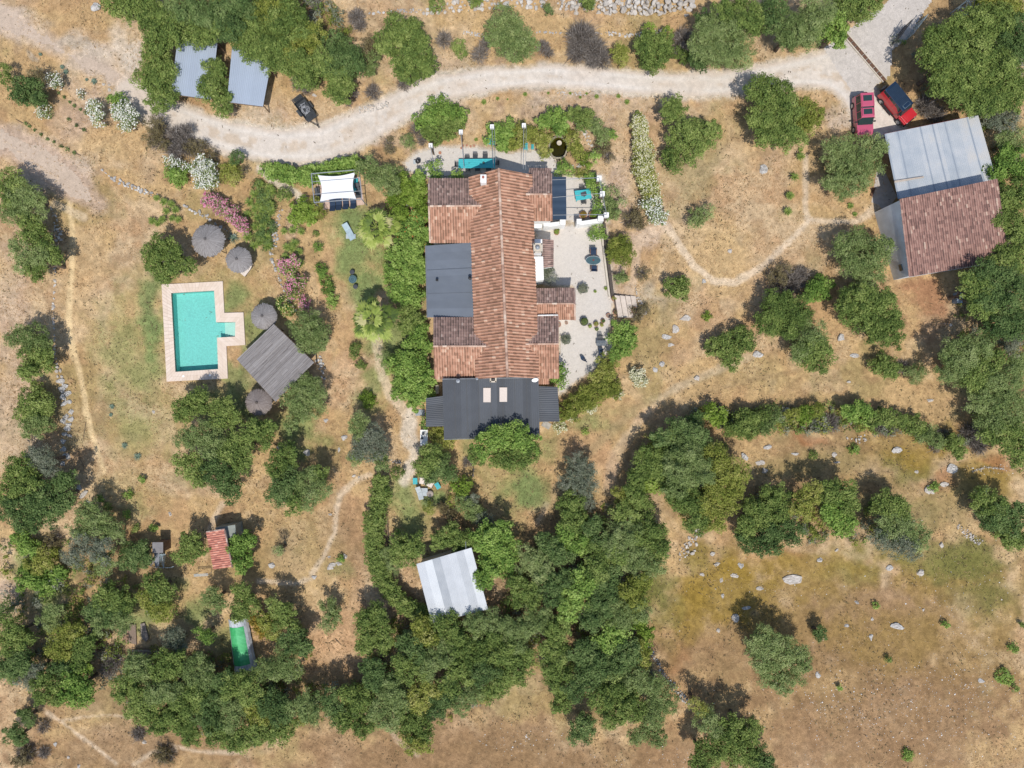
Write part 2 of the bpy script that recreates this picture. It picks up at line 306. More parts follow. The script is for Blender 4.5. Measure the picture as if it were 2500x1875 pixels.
# speckle
fine = fbm(GX, GY, 0.42, 2, 120)
C = C * (0.72 + .56 * fine)[..., None] * (0.90 + .2 * n1)[..., None]
C = np.clip(C * np.array([.97, .965, .93]), .02, .9)
C = mixc(C, (.43, .30, .16), np.maximum(sstep(np.abs(GX), 59, 65.5), sstep(np.abs(GY), 44, 49.5)))
def ground_mat(name, attr=True, c=(.5, .4, .3), s1=2.2, s2=14, s3=55, amt=0.55, bump=.5, specks=None):
    m, n, l, b = new_mat(name); b.inputs['Roughness'].default_value = .95; b.inputs['Specular IOR Level'].default_value = .1
    g = n.new('ShaderNodeNewGeometry')
    if attr:
        a = n.new('ShaderNodeAttribute'); a.attribute_name = 'col'; base = a.outputs['Color']
    else:
        a = n.new('ShaderNodeRGB'); a.outputs[0].default_value = (*c, 1); base = a.outputs[0]
    def nz(sc, det=5, rough=.6, dist=0.0):
        t = n.new('ShaderNodeTexNoise'); t.inputs['Scale'].default_value = sc; t.inputs['Detail'].default_value = det
        t.inputs['Roughness'].default_value = rough; t.inputs['Distortion'].default_value = dist; l.new(g.outputs['Position'], t.inputs['Vector']); return t.outputs['Fac']
    def rng(s, a0, a1, b0, b1):
        r = n.new('ShaderNodeMapRange'); l.new(s, r.inputs['Value'])
        for k, v in zip(('From Min', 'From Max', 'To Min', 'To Max'), (a0, a1, b0, b1)): r.inputs[k].default_value = v
        return r.outputs[0]
    def mul(x, y, op='MULTIPLY'):
        q = n.new('ShaderNodeMath'); q.operation = op; l.new(x, q.inputs[0]); l.new(y, q.inputs[1]); return q.outputs[0]
    A = rng(nz(s1, 8, .72, 1.2), .33, .67, 1 - amt * .5, 1 + amt * .5); B = rng(nz(s2, 4, .65, 2.5), .33, .67, 1 - amt * .8, 1 + amt * .8)
    f = mul(A, B)
    vm = n.new('ShaderNodeVectorMath'); vm.operation = 'SCALE'; l.new(base, vm.inputs[0]); l.new(f, vm.inputs['Scale'])
    out = vm.outputs[0]
    if specks:
        mx = n.new('ShaderNodeMix'); mx.data_type = 'RGBA'; mx.inputs['B'].default_value = (*specks, 1)
        l.new(rng(nz(s3 * .25, 3, .8), .62, .72, 0, .7), mx.inputs['Factor']); l.new(out, mx.inputs['A']); out = mx.outputs['Result']
    l.new(out, b.inputs['Base Color'])
    bp = n.new('ShaderNodeBump'); bp.inputs['Strength'].default_value = bump; bp.inputs['Distance'].default_value = .06
    l.new(nz(s2 * .7, 5, .7), bp.inputs['Height']); l.new(bp.outputs[0], b.inputs['Normal'])
    return m
M_ground = ground_mat('dry_ground', amt=.5, bump=.9)
nx, ny = GX.shape
GF = grid_faces(nx, ny)[:, ::-1]
# cut the swimming pool and the pond out of the ground
POOLW = [S(419.5, 716), S(524, 710), S(529, 787), S(576, 787), S(575, 822), S(531, 824.5), S(534, 901), S(430, 908)]
pond_c = T(2, 0, 425, 1245); pond_r = 0.95
POND = [(pond_c.x + pond_r * math.cos(a), pond_c.y + pond_r * 1.25 * math.sin(a)) for a in np.linspace(0, 2 * math.pi, 24, endpoint=False)]
fx = GX.ravel()[GF].mean(1); fy = GY.ravel()[GF].mean(1)
hole = (dmask_poly(fx, fy, [(p.x, p.y) for p in POOLW]) > -0.25) | (dmask_poly(fx, fy, POND) > -0.2)
V = np.stack([GX, GY, GZ], -1).reshape(-1, 3)
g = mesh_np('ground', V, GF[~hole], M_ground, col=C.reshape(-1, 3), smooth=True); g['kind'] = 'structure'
def sheet(name, mask, m, dz, kind='structure', cc=None):
    inner = mask.ravel() > 0; keep = inner[GF].all(1) & ~hole; F = GF[keep]
    u, inv = np.unique(F.ravel(), return_inverse=True); VV = V[u].copy(); VV[:, 2] += dz
    o = mesh_np(name, VV, inv.reshape(-1, 4), m, smooth=True, col=(cc.reshape(-1, 3)[u] if cc is not None else None)); o['kind'] = kind; return o
M_road = ground_mat('pale_track', True, s1=1.4, s2=11, s3=60, amt=.22, bump=.35, specks=(.50, .38, .27))
RC = np.ones(GX.shape + (3,)) * np.array((.585, .52, .45)); din = dr + wob * .55
RC = mixc(RC, (.52, .42, .325), (1 - sstep(din, 0, 11)) * .8)                       # dusty brown verges
RC = mixc(RC, (.50, .40, .30), sstep(dr, 19, 27) * sstep(fbm(GX, GY, 1.1, 4, 201), .52, .64) * .75)   # grassy crown between the wheel tracks
RC = mixc(RC, (.64, .59, .53), sstep(dr, 8, 12) * (1 - sstep(dr, 15, 19)) * .5)      # polished wheel tracks
RC = mixc(RC, (.55, .46, .37), sstep(fbm(GX, GY, 4.5, 4, 211), .52, .68) * .45); RC = mixc(RC, (.54, .45, .365), (1 - sstep(EX, 300, 430)) * .8)
RC = RC * (.9 + .2 * fine)[..., None]
sheet('road', din, M_road, .012, cc=RC)
M_track = ground_mat('pinkish_earth_track', False, (.475, .375, .29), 1.2, 9, 50, .3, .4)
sheet('dirt_road', np.where(dr + wob * .55 > -3, -1, dmask_line(EX, EY, TRACK) + wob * 1.5 - 5), M_track, .008)
sheet('earth_track', dmask_line(EX, EY, TRACK2) + wob * 1.6 - 8, M_track, .008)
M_conc = ground_mat('worn_concrete', False, (.49, .445, .40), 1.0, 7, 60, .3, .3, specks=(.62, .56, .5))
DRV = [(1776, 102), (1826, 66), (1880, 26), (1935, -14), (1960, -40), (2040, -40), (2015, 4), (1988, 44), (1962, 85), (1927, 112), (1925, 165), (1895, 185), (1880, 205), (1840, 200), (1805, 150)]
sheet('driveway', dmask_poly(EX, EY, DRV) + wob * .25, M_conc, .022)
M_gravel = ground_mat('pale_gravel', False, (.56, .515, .46), 3.0, 20, 90, .2, .5, specks=(.42, .36, .3))
sheet('gravel_patio', dmask_poly(EX, EY, PATIO) + wob * .3, M_gravel, .018)
sheet('gravel_terrace', np.maximum(dmask_poly(EX, EY, TERR), dmask_poly(EX, EY, COURT)) + wob * .3, M_gravel, .018)
# dry grass: short bent blades, pale and brown, thick in the fields and none on the tracks
def grass(name, N, seed, lo, hi, wid, mat_, dens, label, zr=(.02, .12)):
    r = np.random.default_rng(seed); x = r.uniform(-60, 60, N); y = r.uniform(-46, 46, N)
    ix = np.clip(((x - xs[6]) / STEP).astype(int) + 6, 0, nx - 1); iy = np.clip(((y - ys[6]) / STEP).astype(int) + 6, 0, ny - 1)
    k = r.random(N) < dens[ix, iy]; x = x[k]; y = y[k]; n = len(x); z = gz(x, y)
    L = r.uniform(lo, hi, n); a = r.uniform(0, 6.28, n); W = r.uniform(wid * .6, wid * 1.4, n)
    dx, dy = np.cos(a), np.sin(a); px, py = -dy * W / 2, dx * W / 2; h = r.uniform(*zr, n)
    A = np.stack([x + px, y + py, z], -1); B = np.stack([x - px, y - py, z], -1)
    Cc = np.stack([x + dx * L * .5 - px * .8, y + dy * L * .5 - py * .8, z + h], -1); E = np.stack([x + dx * L * .5 + px * .8, y + dy * L * .5 + py * .8, z + h], -1)
    G = np.stack([x + dx * L - px * .2, y + dy * L - py * .2, z + h * .7], -1); Hh = np.stack([x + dx * L + px * .2, y + dy * L + py * .2, z + h * .7], -1)
    VV = np.stack([A, B, Cc, E, G, Hh], 1).reshape(-1, 3); b = np.arange(n)[:, None] * 6
    F = np.concatenate([b + np.array([[0, 1, 2, 3]]), b + np.array([[3, 2, 4, 5]])]); tt = r.random(n)
    o = mesh_np(name, VV, F, mat_, tint=np.concatenate([tt, tt])); tag(o, label, 'grass', kind='stuff'); return o
NOGRASS = [[(345, 610), (485, 605), (490, 670), (530, 670), (535, 750), (495, 750), (496, 820), (358, 828)], [(925, 380), (1195, 380), (1215, 480), (1210, 940), (950, 945), (915, 800), (918, 470)], [(1905, 300), (2130, 250), (2170, 590), (1940, 610)]]
nog = np.zeros(GX.shape)
for p_ in NOGRASS: nog = np.maximum(nog, (dmask_poly(EX, EY, p_) > 0) * 1.0)
nog = np.maximum(nog, (dmask_poly(GX, GY, POND) > -.4) * 1.0)
openm = (1 - nog) * (1 - PATHM * .85) * (1 - .6 * sstep(C[..., 2] / C[..., 0], .48, .62)) * (1 - np.clip(sstep(dr + wob * .5, -8, 2) + sstep(dp, -4, 2) + sstep(tr + wob, -14, 6) * .8 + sstep(tr2 + wob, -14, 6) * .8 + sstep(dmask_poly(EX, EY, DRV), -4, 2), 0, 1))
lum = C.sum(-1); grn = np.clip((C[..., 1] / C[..., 0] - .72) * 4, 0, 1)
M_straw = tint_mat('straw_blades', [(.30, .19, .09), (.47, .31, .16), (.56, .39, .21), (.64, .48, .29)], .9, transl=.25)
grass('dry_grass', 300000, 3, .10, .34, .035, M_straw, np.clip(openm * (.18 + 1.5 * sstep(fbm(GX, GY, 2.2, 4, 33), .42, .66)) * (1 - grn * .75) * (.12 + .88 * sstep(lum, .58, .9)), 0, 1), 'bleached dry grass lying over the open ground')
M_gb = tint_mat('green_blades', [(.10, .12, .035), (.16, .18, .06), (.26, .26, .10)], .9, transl=.25)
grass('green_grass', 260000, 4, .05, .18, .04, M_gb, np.clip(openm * grn * .8, 0, 1), 'short greenish grass on the watered lawns and meadow')
grass('brown_weeds', 50000, 5, .12, .35, .06, tint_mat('weed_blades', [(.10, .075, .045), (.17, .12, .065), (.15, .14, .06)], .9), np.clip(openm * (1.6 * sstep(fbm(GX, GY, 3.1, 4, 53), .5, .7)) + .04, 0, 1), 'dark brown withered weeds among the dry grass', (.03, .2))
# ------------------------------------------------------------------ FOLIAGE
def leafm(name, cols, tr=.28): return tint_mat(name, cols, .75, 0, .12, transl=tr)
LM = {
 'oak': leafm('oak_foliage', [(0.084, 0.133, 0.033), (0.153, 0.220, 0.055), (0.253, 0.322, 0.086), (0.374, 0.433, 0.141)]),
 'olive': leafm('olive_foliage', [(0.114, 0.165, 0.050), (0.193, 0.261, 0.085), (0.291, 0.357, 0.134), (0.403, 0.461, 0.198)]),
 'dark': leafm('dark_foliage', [(0.061, 0.107, 0.035), (0.111, 0.176, 0.054), (0.178, 0.253, 0.084), (0.268, 0.334, 0.126)]),
 'bright': leafm('bright_foliage', [(0.096, 0.173, 0.034), (0.178, 0.290, 0.060), (0.289, 0.409, 0.093), (0.423, 0.546, 0.160)]),
 'lime': leafm('lime_foliage', [(0.092, 0.147, 0.022), (0.173, 0.264, 0.038), (0.273, 0.376, 0.067), (0.397, 0.481, 0.132)]),
 'ygreen': leafm('ygreen_foliage', [(0.133, 0.170, 0.031), (0.230, 0.266, 0.052), (0.353, 0.371, 0.087), (0.513, 0.482, 0.172)]),
 'grey': leafm('grey_foliage', [(0.110, 0.140, 0.089), (0.189, 0.215, 0.142), (0.260, 0.279, 0.200), (0.347, 0.351, 0.271)]),
 'gold': leafm('gold_foliage', [(0.140, 0.127, 0.022), (0.278, 0.216, 0.037), (0.446, 0.292, 0.060), (0.501, 0.380, 0.120)]),
 'dead': tint_mat('bare_twigs', [(.095, .078, .062), (.17, .145, .125), (.25, .22, .195), (.33, .30, .27)], .9),
 'brown': tint_mat('brown_scrub', [(.085, .068, .032), (.15, .12, .055), (.20, .17, .085), (.27, .22, .13)], .9, transl=.1),
}
M_bark = mat('bark', (.13, .10, .075), .95, var=.35, scale=6, bump=.6)
M_white_bl = tint_mat('white_blossom', [(.62, .60, .50), (.80, .79, .72), (.86, .85, .80)], .8, transl=.2)
M_pink_bl = tint_mat('pink_blossom', [(.50, .13, .24), (.66, .24, .36), (.80, .44, .52)], .8, transl=.2)
M_yell_bl = tint_mat('yellow_blossom', [(.60, .50, .12), (.75, .66, .3), (.80, .74, .45)], .8, transl=.2)
M_cream_bl = tint_mat('cream_blossom', [(.55, .52, .32), (.70, .66, .45), (.80, .76, .6)], .8, transl=.2)
M_red_bl = tint_mat('orange_blossom', [(.60, .12, .04), (.75, .22, .08), (.8, .3, .12)], .8, transl=.2)
def leaf_quads(P, N, size, asp, r):
    """P centres, N rough normals -> quads"""
    n = len(P); t = r.normal(size=(n, 3)); t = np.cross(N, t); t /= np.linalg.norm(t, axis=1)[:, None] + 1e-9
    b = np.cross(N, t); L = (size * r.uniform(.6, 1.35, n))[:, None]; t = t * L * .5; b = b * L * .5 * asp
    Q = np.stack([P - t - b * .25, P - b * 1.0 + t * .1, P + t + b * .15, P + b * 1.0 - t * .1], 1)
    return Q.reshape(-1, 3)
def crown_pts(lobes, r, leaf=.2, dens=1.0, clump=.42, knob=True, rise=.78, fill=.22):
    """lobes: (x,y,z,r) -> positions, normals, tint of every leaf"""
    subs = []
    for (x, y, z, rr) in lobes:
        if knob and rr > .9:
            n = int(np.clip(6 + rr * 4.6, 8, 24))
            for k in range(n):
                u = math.sqrt((k + r.uniform(.1, .9)) / n); a = k * 2.39996 + r.uniform(-.5, .5)
                s = rr * r.uniform(.20, .42); d = (rr - s * .78) * u * r.uniform(.8, 1.16)
                zz = rise * math.sqrt(max(0, rr * rr - d * d)) * r.uniform(.25, 1.05) - s * .5
                subs.append((x + d * math.cos(a), y + d * math.sin(a), z + zz, s))
            subs.append((x, y, z - rr * .15, rr * .58))
        else: subs.append((x, y, z, rr))
    Ps, Ns, Ts = [], [], []
    tree_t = r.normal(0, .08)
    A = np.array(subs)
    for (x, y, z, rr) in subs:
        cl = min(clump, rr * .6); nc = max(6, int(dens * 5.0 * rr * rr / (cl * cl)))
        v = r.normal(size=(nc, 3)); v /= np.linalg.norm(v, axis=1)[:, None]; v[:, 2] = np.where(v[:, 2] < -.35, -v[:, 2], v[:, 2])
        c = np.array([x, y, z]) + v * rr * r.uniform(.72, 1.06, nc)[:, None] * np.array([1, 1, rise])
        c[:, 2] = np.maximum(c[:, 2], .08 + r.uniform(0, .25, nc))
        # drop clumps buried in the neighbouring knobs
        dd = np.linalg.norm((c[:, None, :] - A[None, :, :3]) / np.array([1, 1, rise]), axis=2) / A[None, :, 3]
        c = c[(dd.min(1) > .62) | (r.random(nc) < .15)]; nc = len(c)
        if nc == 0: continue
        ct = r.normal(.47, .13, nc) + r.normal(0, .13) + tree_t
        nl = max(9, int((cl / leaf) ** 2 * 5.2)); i = np.repeat(np.arange(nc), nl)
        o = r.normal(size=(nc * nl, 3)); o /= np.linalg.norm(o, axis=1)[:, None]
        P = c[i] + o * (cl * r.uniform(.25, 1.05, nc * nl) ** .8)[:, None] * np.array([1, 1, .7])
        up = (P - np.array([x, y, z])); up /= np.linalg.norm(up, axis=1)[:, None] + 1e-9
        N = up * .5 + o * .35 + np.array([0, 0, .45]) + r.normal(size=P.shape) * .42; N /= np.linalg.norm(N, axis=1)[:, None]
        Ps.append(P); Ns.append(N); Ts.append(ct[i] + r.normal(0, .14, len(P)))
    P = np.concatenate(Ps); P[:, 2] = np.maximum(P[:, 2], .03)
    return P, np.concatenate(Ns), np.clip(np.concatenate(Ts), 0, 1)
def leaf_mesh(name, P, N, Tt, leaf, asp, m, parent, r):
    Q = leaf_quads(P, N, leaf, asp, r); return mesh_np(name, Q, np.arange(len(Q)).reshape(-1, 4), m, parent, tint=Tt)
def twig_mesh(name, lobes, r, m, parent, dens=1.0, th=.022):
    P, E = [], []
    for (x, y, z, rr) in lobes:
        n = int(380 * rr * rr * dens) + 80
        v = r.normal(size=(n, 3)); v[:, 2] = np.abs(v[:, 2]); v /= np.linalg.norm(v, axis=1)[:, None]
        a = np.array([x, y, max(.05, z - rr * .6)]) + v * rr * r.uniform(.15, .7, n)[:, None] * [1, 1, .8]
        d = v + r.normal(size=v.shape) * .55; L = rr * r.uniform(.12, .32, n)
        P.append(a); E.append(a + d * L[:, None])
    P = np.concatenate(P); E = np.concatenate(E); d = E - P; s = np.cross(d, r.normal(size=d.shape)); s /= np.linalg.norm(s, axis=1)[:, None] + 1e-9
    s *= (th * r.uniform(.5, 1.3, len(P)))[:, None]
    Q = np.stack([P - s, P + s, E + s * .3, E - s * .3], 1).reshape(-1, 3); Q[:, 2] = np.maximum(Q[:, 2], .02)
    return mesh_np(name, Q, np.arange(len(Q)).reshape(-1, 4), m, parent, tint=r.random(len(P)))
def trunk_mesh(base, lobes, r, parent, thick=.16):
    mb = MB(); top = max(l[2] for l in lobes); bz = base[2] - .1
    fork = Vector((base[0], base[1], max(.35, min(1.3, top * .4)))); mb.tube((base[0], base[1], bz), fork, thick * 1.35, 8, thick)
    for (x, y, z, rr) in lobes:
        mid = fork.lerp(Vector((x, y, z)), .55) + Vector((r.uniform(-.2, .2), r.uniform(-.2, .2), -.1))
        mb.tube(fork, mid, thick * .75, 6, thick * .5); mb.tube(mid, (x, y, z + rr * .2), thick * .5, 5, thick * .2)
        for k in range(3):
            a = r.uniform(0, 6.28); e = Vector((x + math.cos(a) * rr * .7, y + math.sin(a) * rr * .7, z + rr * .3)); mb.tube(mid, e, thick * .32, 4, thick * .1)
    return mb.build('trunk', M_bark, parent)
FOL = {  # leaf size, aspect, clump radius, density
 'oak': (.175, .60, .36, 1.0), 'olive': (.17, .42, .34, 1.0), 'dark': (.17, .60, .36, 1.0), 'bright': (.21, .62, .38, 1.0), 'lime': (.20, .62, .32, 1.0),
 'ygreen': (.18, .50, .34, 1.0), 'grey': (.17, .40, .34, .9), 'gold': (.19, .60, .34, .95)}
NOUN = {'oak': ('holm_oak', 'tree'), 'olive': ('olive_tree', 'tree'), 'dark': ('dark_oak', 'tree'), 'bright': ('leafy_tree', 'tree'), 'lime': ('leafy_tree', 'tree'),
        'ygreen': ('leafy_tree', 'tree'), 'grey': ('olive_tree', 'tree'), 'gold': ('leafy_tree', 'tree')}
LOOK = {'oak': 'green holm oak', 'olive': 'soft green olive tree', 'dark': 'dark green oak', 'bright': 'bright green leafy tree', 'lime': 'lime green tree', 'ygreen': 'yellowish green tree', 'grey': 'grey-green olive tree', 'gold': 'yellowing tree', 'dead': 'bare grey twiggy shrub', 'brown': 'brown half-dry shrub'}
PLANTS = []     # (obj, auto label wanted, centre, look)
def to_lobes(h, spots, kind):
    out = []; h = h * .92 if h > 2.5 else h
    for (x, y, rp) in spots:
        rr = rp * 1.1302 / PPM * 1.16
        z = max(.25 * rr, h - rr * .80)
        k = (CAMH - (z + rr * .35)) / CAMH; p = D(x, y, z + rr * .35); rr *= k
        out.append((p.x, p.y, z, rr))
    return out
def plant(kind, h, spots, label=None, seed=None, name=None, cat=None, group=None, fl=None, flm=None, low=False, look=None, flpart='blossom', fld=1.0):
    r = np.random.default_rng(seed if seed is not None else int(spots[0][0] * 131 + spots[0][1] * 17))
    lobes = to_lobes(h, spots, kind); cx = sum(l[0] * l[3] for l in lobes) / sum(l[3] for l in lobes); cy = sum(l[1] * l[3] for l in lobes) / sum(l[3] for l in lobes)
    nm, ct = NOUN.get(kind, ('dry_shrub', 'shrub'))
    if kind in ('dead', 'brown') or h < 2.0 or low: nm, ct = ('dry_shrub' if kind in ('dead', 'brown') else 'shrub'), 'shrub'
    nm = name or nm; ct = cat or ct
    lk = look or LOOK[kind]
    if ct == 'shrub': lk = lk.replace('holm oak', 'bush').replace('olive tree', 'bush').replace('leafy tree', 'leafy bush').replace('oak', 'bush').replace('tree', 'bush')
    root = thing(nm, label or 'x', ct, (cx, cy, float(gz(cx, cy))), group=group)
    if not label: PLANTS.append((root, (sum(s[0] for s in spots) / len(spots), sum(s[1] for s in spots) / len(spots)), lk, max(s[2] for s in spots) + 6 * len(spots)))
    if kind == 'dead' or kind == 'brown':
        twig_mesh('twigs', lobes, r, LM['dead'], root, 1.5 if kind == 'dead' else 1.0)
        if kind == 'brown':
            P, N, Tt = crown_pts(lobes, r, .13, .42, .3); leaf_mesh('foliage', P, N, Tt, .13, .5, LM['brown'], root, r)
        return root
    lf, asp, cl, dn = FOL[kind]
    big = sum(s[2] for s in spots)
    if big < 40: lf *= .8; cl *= .8
    P, N, Tt = crown_pts(lobes, r, lf, dn, cl)
    if ct == 'tree': trunk_mesh((cx, cy, float(gz(cx, cy))), lobes, r, root, .10 + .035 * math.sqrt(len(lobes)) * 1.2); nmc = 'crown'
    else:
        nmc = 'foliage'; mb = MB()
        for k in range(5):
            a = k * 1.26; l = lobes[k % len(lobes)]; mb.tube((cx, cy, 0), (l[0] + math.cos(a) * l[3] * .4, l[1] + math.sin(a) * l[3] * .4, l[2]), .04, 4, .015)
        mb.build('stem', M_bark, root)
    leaf_mesh(nmc, P, N, Tt, lf, asp, LM[kind], root, r)
    if fl:
        i = r.choice(len(P), size=min(len(P), int(len(P) * fl)), replace=False); i = i[P[i, 2] > np.median(P[:, 2]) * .5]
        PF = P[i] + (N[i] * .06) + [0, 0, .08]; NF = N[i] * .4 + [0, 0, .8] + r.normal(size=PF.shape) * .25; NF /= np.linalg.norm(NF, axis=1)[:, None]
        leaf_mesh(flpart, PF, NF, r.random(len(PF)), .13, .9, flm, root, r)
    return root
def hedge(kind, h, pts, label, fl=None, flm=None, name='hedge', cat='hedge', step=.6):
    """pts (x,y,r) in picture-plan: a run of overlapping mounds"""
    out = []
    for a, b in zip(pts[:-1], pts[1:]):
        n = max(1, int(math.hypot(b[0] - a[0], b[1] - a[1]) / (a[2] * step)))
        for k in range(n): t = k / n; out.append(tuple(a[j] + (b[j] - a[j]) * t for j in range(3)))
    out.append(pts[-1]); return plant(kind, h, out, label, name=name, cat=cat, fl=fl, flm=flm, low=True)
def rosette(c, rad, r, V, F, Tt, n=26, up=.5, wid=.046, bend=.6):
    for k in range(n):
        a = k * 2.39996 + r.uniform(-.15, .15); e = r.uniform(.1, 1.0) * up + .12; L = rad * r.uniform(.85, 1.1)
        dx, dy = math.cos(a), math.sin(a); w_ = wid * r.uniform(.8, 1.2)
        p = np.array(c); prev = None
        seq = [(0, 0, .6), (.35, e * .5, 1.0), (.7, e * .62, .7), (1.0, e * .62 - bend * .25 * (1.1 - e), .06)]
        for (t, hz, ww) in seq:
            q = p + np.array([dx * L * t, dy * L * t, hz * L]); s = np.array([-dy, dx, 0]) * w_ * ww
            V.append(q - s); V.append(q + s)
        b = len(V) - 8
        for j in range(3): F.append((b + 2 * j, b + 2 * j + 1, b + 2 * j + 3, b + 2 * j + 2)); Tt.append(min(1, max(0, r.uniform(.25, .8) + .12 * j - .1)))
M_agave = tint_mat('agave_leaves', [(.03, .06, .010), (.085, .135, .020), (.17, .22, .04), (.27, .31, .08)], .6, spec=.3)
M_dagave = tint_mat('blue_agave_leaves', [(.06, .10, .06), (.11, .16, .11), (.17, .23, .17)], .55, spec=.4)
def yucca(c, rad, label, group=None, h=.0, n=22, m=None, name='spiky_plant', cat='plant', seed=None):
    r = np.random.default_rng(seed if seed is not None else int(abs(c.x * 97 + c.y * 31)) + 5)
    root = thing(name, label, cat, (c.x, c.y, float(gz(c.x, c.y))), group=group); V, F, Tt = [], [], []
    rosette((c.x, c.y, h + .05), rad, r, V, F, Tt, n)
    if h > .2: MB().tube((c.x, c.y, 0), (c.x, c.y, h), .07, 6).build('stem', M_bark, root)
    mesh_np('leaves', V, F, m or M_agave, root, tint=Tt); return root
def palm(c, rad, h, label):
    r = np.random.default_rng(int(abs(c.x * 10)) + 3); root = thing('fan_palm', label, 'palm tree', (c.x, c.y, 0))
    mb = MB()
    for k in range(8): z = h * k / 8; mb.cyl((c.x, c.y, z), .26 - .008 * k, h / 8, 12, .21 - .006 * k)
    mb.build('trunk', mat('palm_trunk', (.17, .13, .09), .95, var=.4, scale=9, bump=.8), root)
    V, F, Tt = [], [], []
    for k in range(22):
        a = k * 2.39996 + r.uniform(-.2, .2); fk = (k + .5) / 22; el = (.55 - .95 * fk) + r.uniform(-.25, .25)
        d = np.array([math.cos(a) * math.cos(el), math.sin(a) * math.cos(el), math.sin(el)]); dist = rad * (.14 + .50 * fk) * r.uniform(.85, 1.12); hub = np.array([c.x + math.cos(a) * dist, c.y + math.sin(a) * dist, h + .75 - 1.1 * fk])
        side = np.array([-math.sin(a), math.cos(a), 0]); upv = np.cross(d, side); upv = upv if upv[2] > 0 else -upv
        # petiole
        V += [np.array([c.x, c.y, h]) - side * .02, np.array([c.x, c.y, h]) + side * .02, hub + side * .015, hub - side * .015]; b = len(V) - 4; F.append((b, b + 1, b + 2, b + 3)); Tt.append(.5)
        t0 = r.uniform(.0, .8); nb = 17; fr = rad * (.42 + .04 * fk) * r.uniform(.85, 1.15); dry = r.random() < .06
        for j in range(nb):
            f = (j / (nb - 1) - .5) * 2; ang = f * 1.35; dd = d * math.cos(ang) + side * math.sin(ang); ln = fr * (1 - .3 * abs(f)) * r.uniform(.72, 1.12)
            fold = upv * (.02 if j % 2 else -.02); wv = np.cross(dd, upv); wv /= np.linalg.norm(wv); wv *= .085
            m1 = hub + dd * ln * .62 + fold + [0, 0, -.03]; tip = hub + dd * ln + [0, 0, -.18 * ln]
            V += [hub - wv * .3, hub + wv * .3, m1 + wv, m1 - wv, tip + wv * .2, tip - wv * .2]; b = len(V) - 6
            tt = min(1, max(0, t0 + r.uniform(-.12, .12))) if not dry else .98
            F += [(b, b + 1, b + 2, b + 3), (b + 3, b + 2, b + 4, b + 5)]; Tt += [tt, min(1, tt + .1)]
    mesh_np('fronds', V, F, tint_mat('palm_fronds', [(.06, .10, .022), (.14, .20, .035), (.26, .33, .06), (.40, .46, .12), (.50, .46, .22)], .6, spec=.25, transl=.2), root, tint=Tt)
    return root
# ------------------------------------------------------------------ ROCKS
def ico(sub):
    t = (1 + 5 ** .5) / 2; v = [(-1, t, 0), (1, t, 0), (-1, -t, 0), (1, -t, 0), (0, -1, t), (0, 1, t), (0, -1, -t), (0, 1, -t), (t, 0, -1), (t, 0, 1), (-t, 0, -1), (-t, 0, 1)]
    f = [(0, 11, 5), (0, 5, 1), (0, 1, 7), (0, 7, 10), (0, 10, 11), (1, 5, 9), (5, 11, 4), (11, 10, 2), (10, 7, 6), (7, 1, 8), (3, 9, 4), (3, 4, 2), (3, 2, 6), (3, 6, 8), (3, 8, 9), (4, 9, 5), (2, 4, 11), (6, 2, 10), (8, 6, 7), (9, 8, 1)]
    v = [np.array(p) / np.linalg.norm(p) for p in v]
    for _ in range(sub):
        mid = {}; nf = []
        def m(a, b):
            k = (min(a, b), max(a, b))
            if k not in mid: q = v[a] + v[b]; v.append(q / np.linalg.norm(q)); mid[k] = len(v) - 1
            return mid[k]
        for a, b, c in f: x, y, z = m(a, b), m(b, c), m(c, a); nf += [(a, x, z), (b, y, x), (c, z, y), (x, y, z)]
        f = nf
    return np.array(v), np.array(f)
ICO1 = ico(1); ICO2 = ico(2)
M_rock = tint_mat('limestone', [(.22, .205, .19), (.36, .34, .315), (.48, .46, .43), (.58, .56, .53)], .95, noise=.7, nscale=4.5)
M_rockp = tint_mat('pale_limestone', [(.34, .30, .26), (.46, .42, .37), (.58, .54, .49)], .95, noise=.5, nscale=5)
def rock_geo(c, d, r, base=ICO1, rz=None):
    v, f = base; a = r.uniform(0, 6.28) if rz is None else rz
    cut = v.copy()
    for _ in range(9):
        nrm = r.normal(size=3); nrm /= np.linalg.norm(nrm); lim = r.uniform(.4, .8); s = cut @ nrm; cut = cut - np.outer(np.maximum(s - lim, 0), nrm)
    p = cut * (1 + r.normal(0, .05, (len(v), 1))) * np.array(d); ca, sa = math.cos(a), math.sin(a)
    return np.stack([p[:, 0] * ca - p[:, 1] * sa, p[:, 0] * sa + p[:, 1] * ca, p[:, 2]], -1) + np.array(c), f
def rocks_mesh(name, items, m, parent=None, seed=1, base=ICO1, **kw):
    r = np.random.default_rng(seed); VV, FF, TT = [], [], []; k = 0
    for (c, d) in items:
        v, f = rock_geo(c, d, r, base); VV.append(v); FF.append(f + k); k += len(v); TT.append(np.full(len(f), r.uniform(.15, .9)))
    o = mesh_np(name, np.concatenate(VV), np.concatenate(FF), m, parent, tint=np.concatenate(TT), center=(parent is None)); return o
def boulder(x, y, rx, ry, label, m=None, group=None, rz=0.0, dd=True, zz=.5):
    p = D(x, y); r = np.random.default_rng(int(x * 7 + y * 3)); sx = rx * 1.1302 / PPM; sy = ry * 1.1302 / PPM
    v, f = rock_geo((p.x, p.y, float(gz(p.x, p.y)) + min(sx, sy) * .1), (sx * 1.1, sy * 1.05, min(sx, sy) * zz * 1.1), r, ICO2, rz)
    v[:, 2] += (r.normal(0, .02, len(v)))
    o = mesh_np('boulder', v, f, m or M_rock, None, tint=np.clip(r.normal(.55, .2, len(f)), 0, 1), center=True); return tag(o, label, 'rock', group)
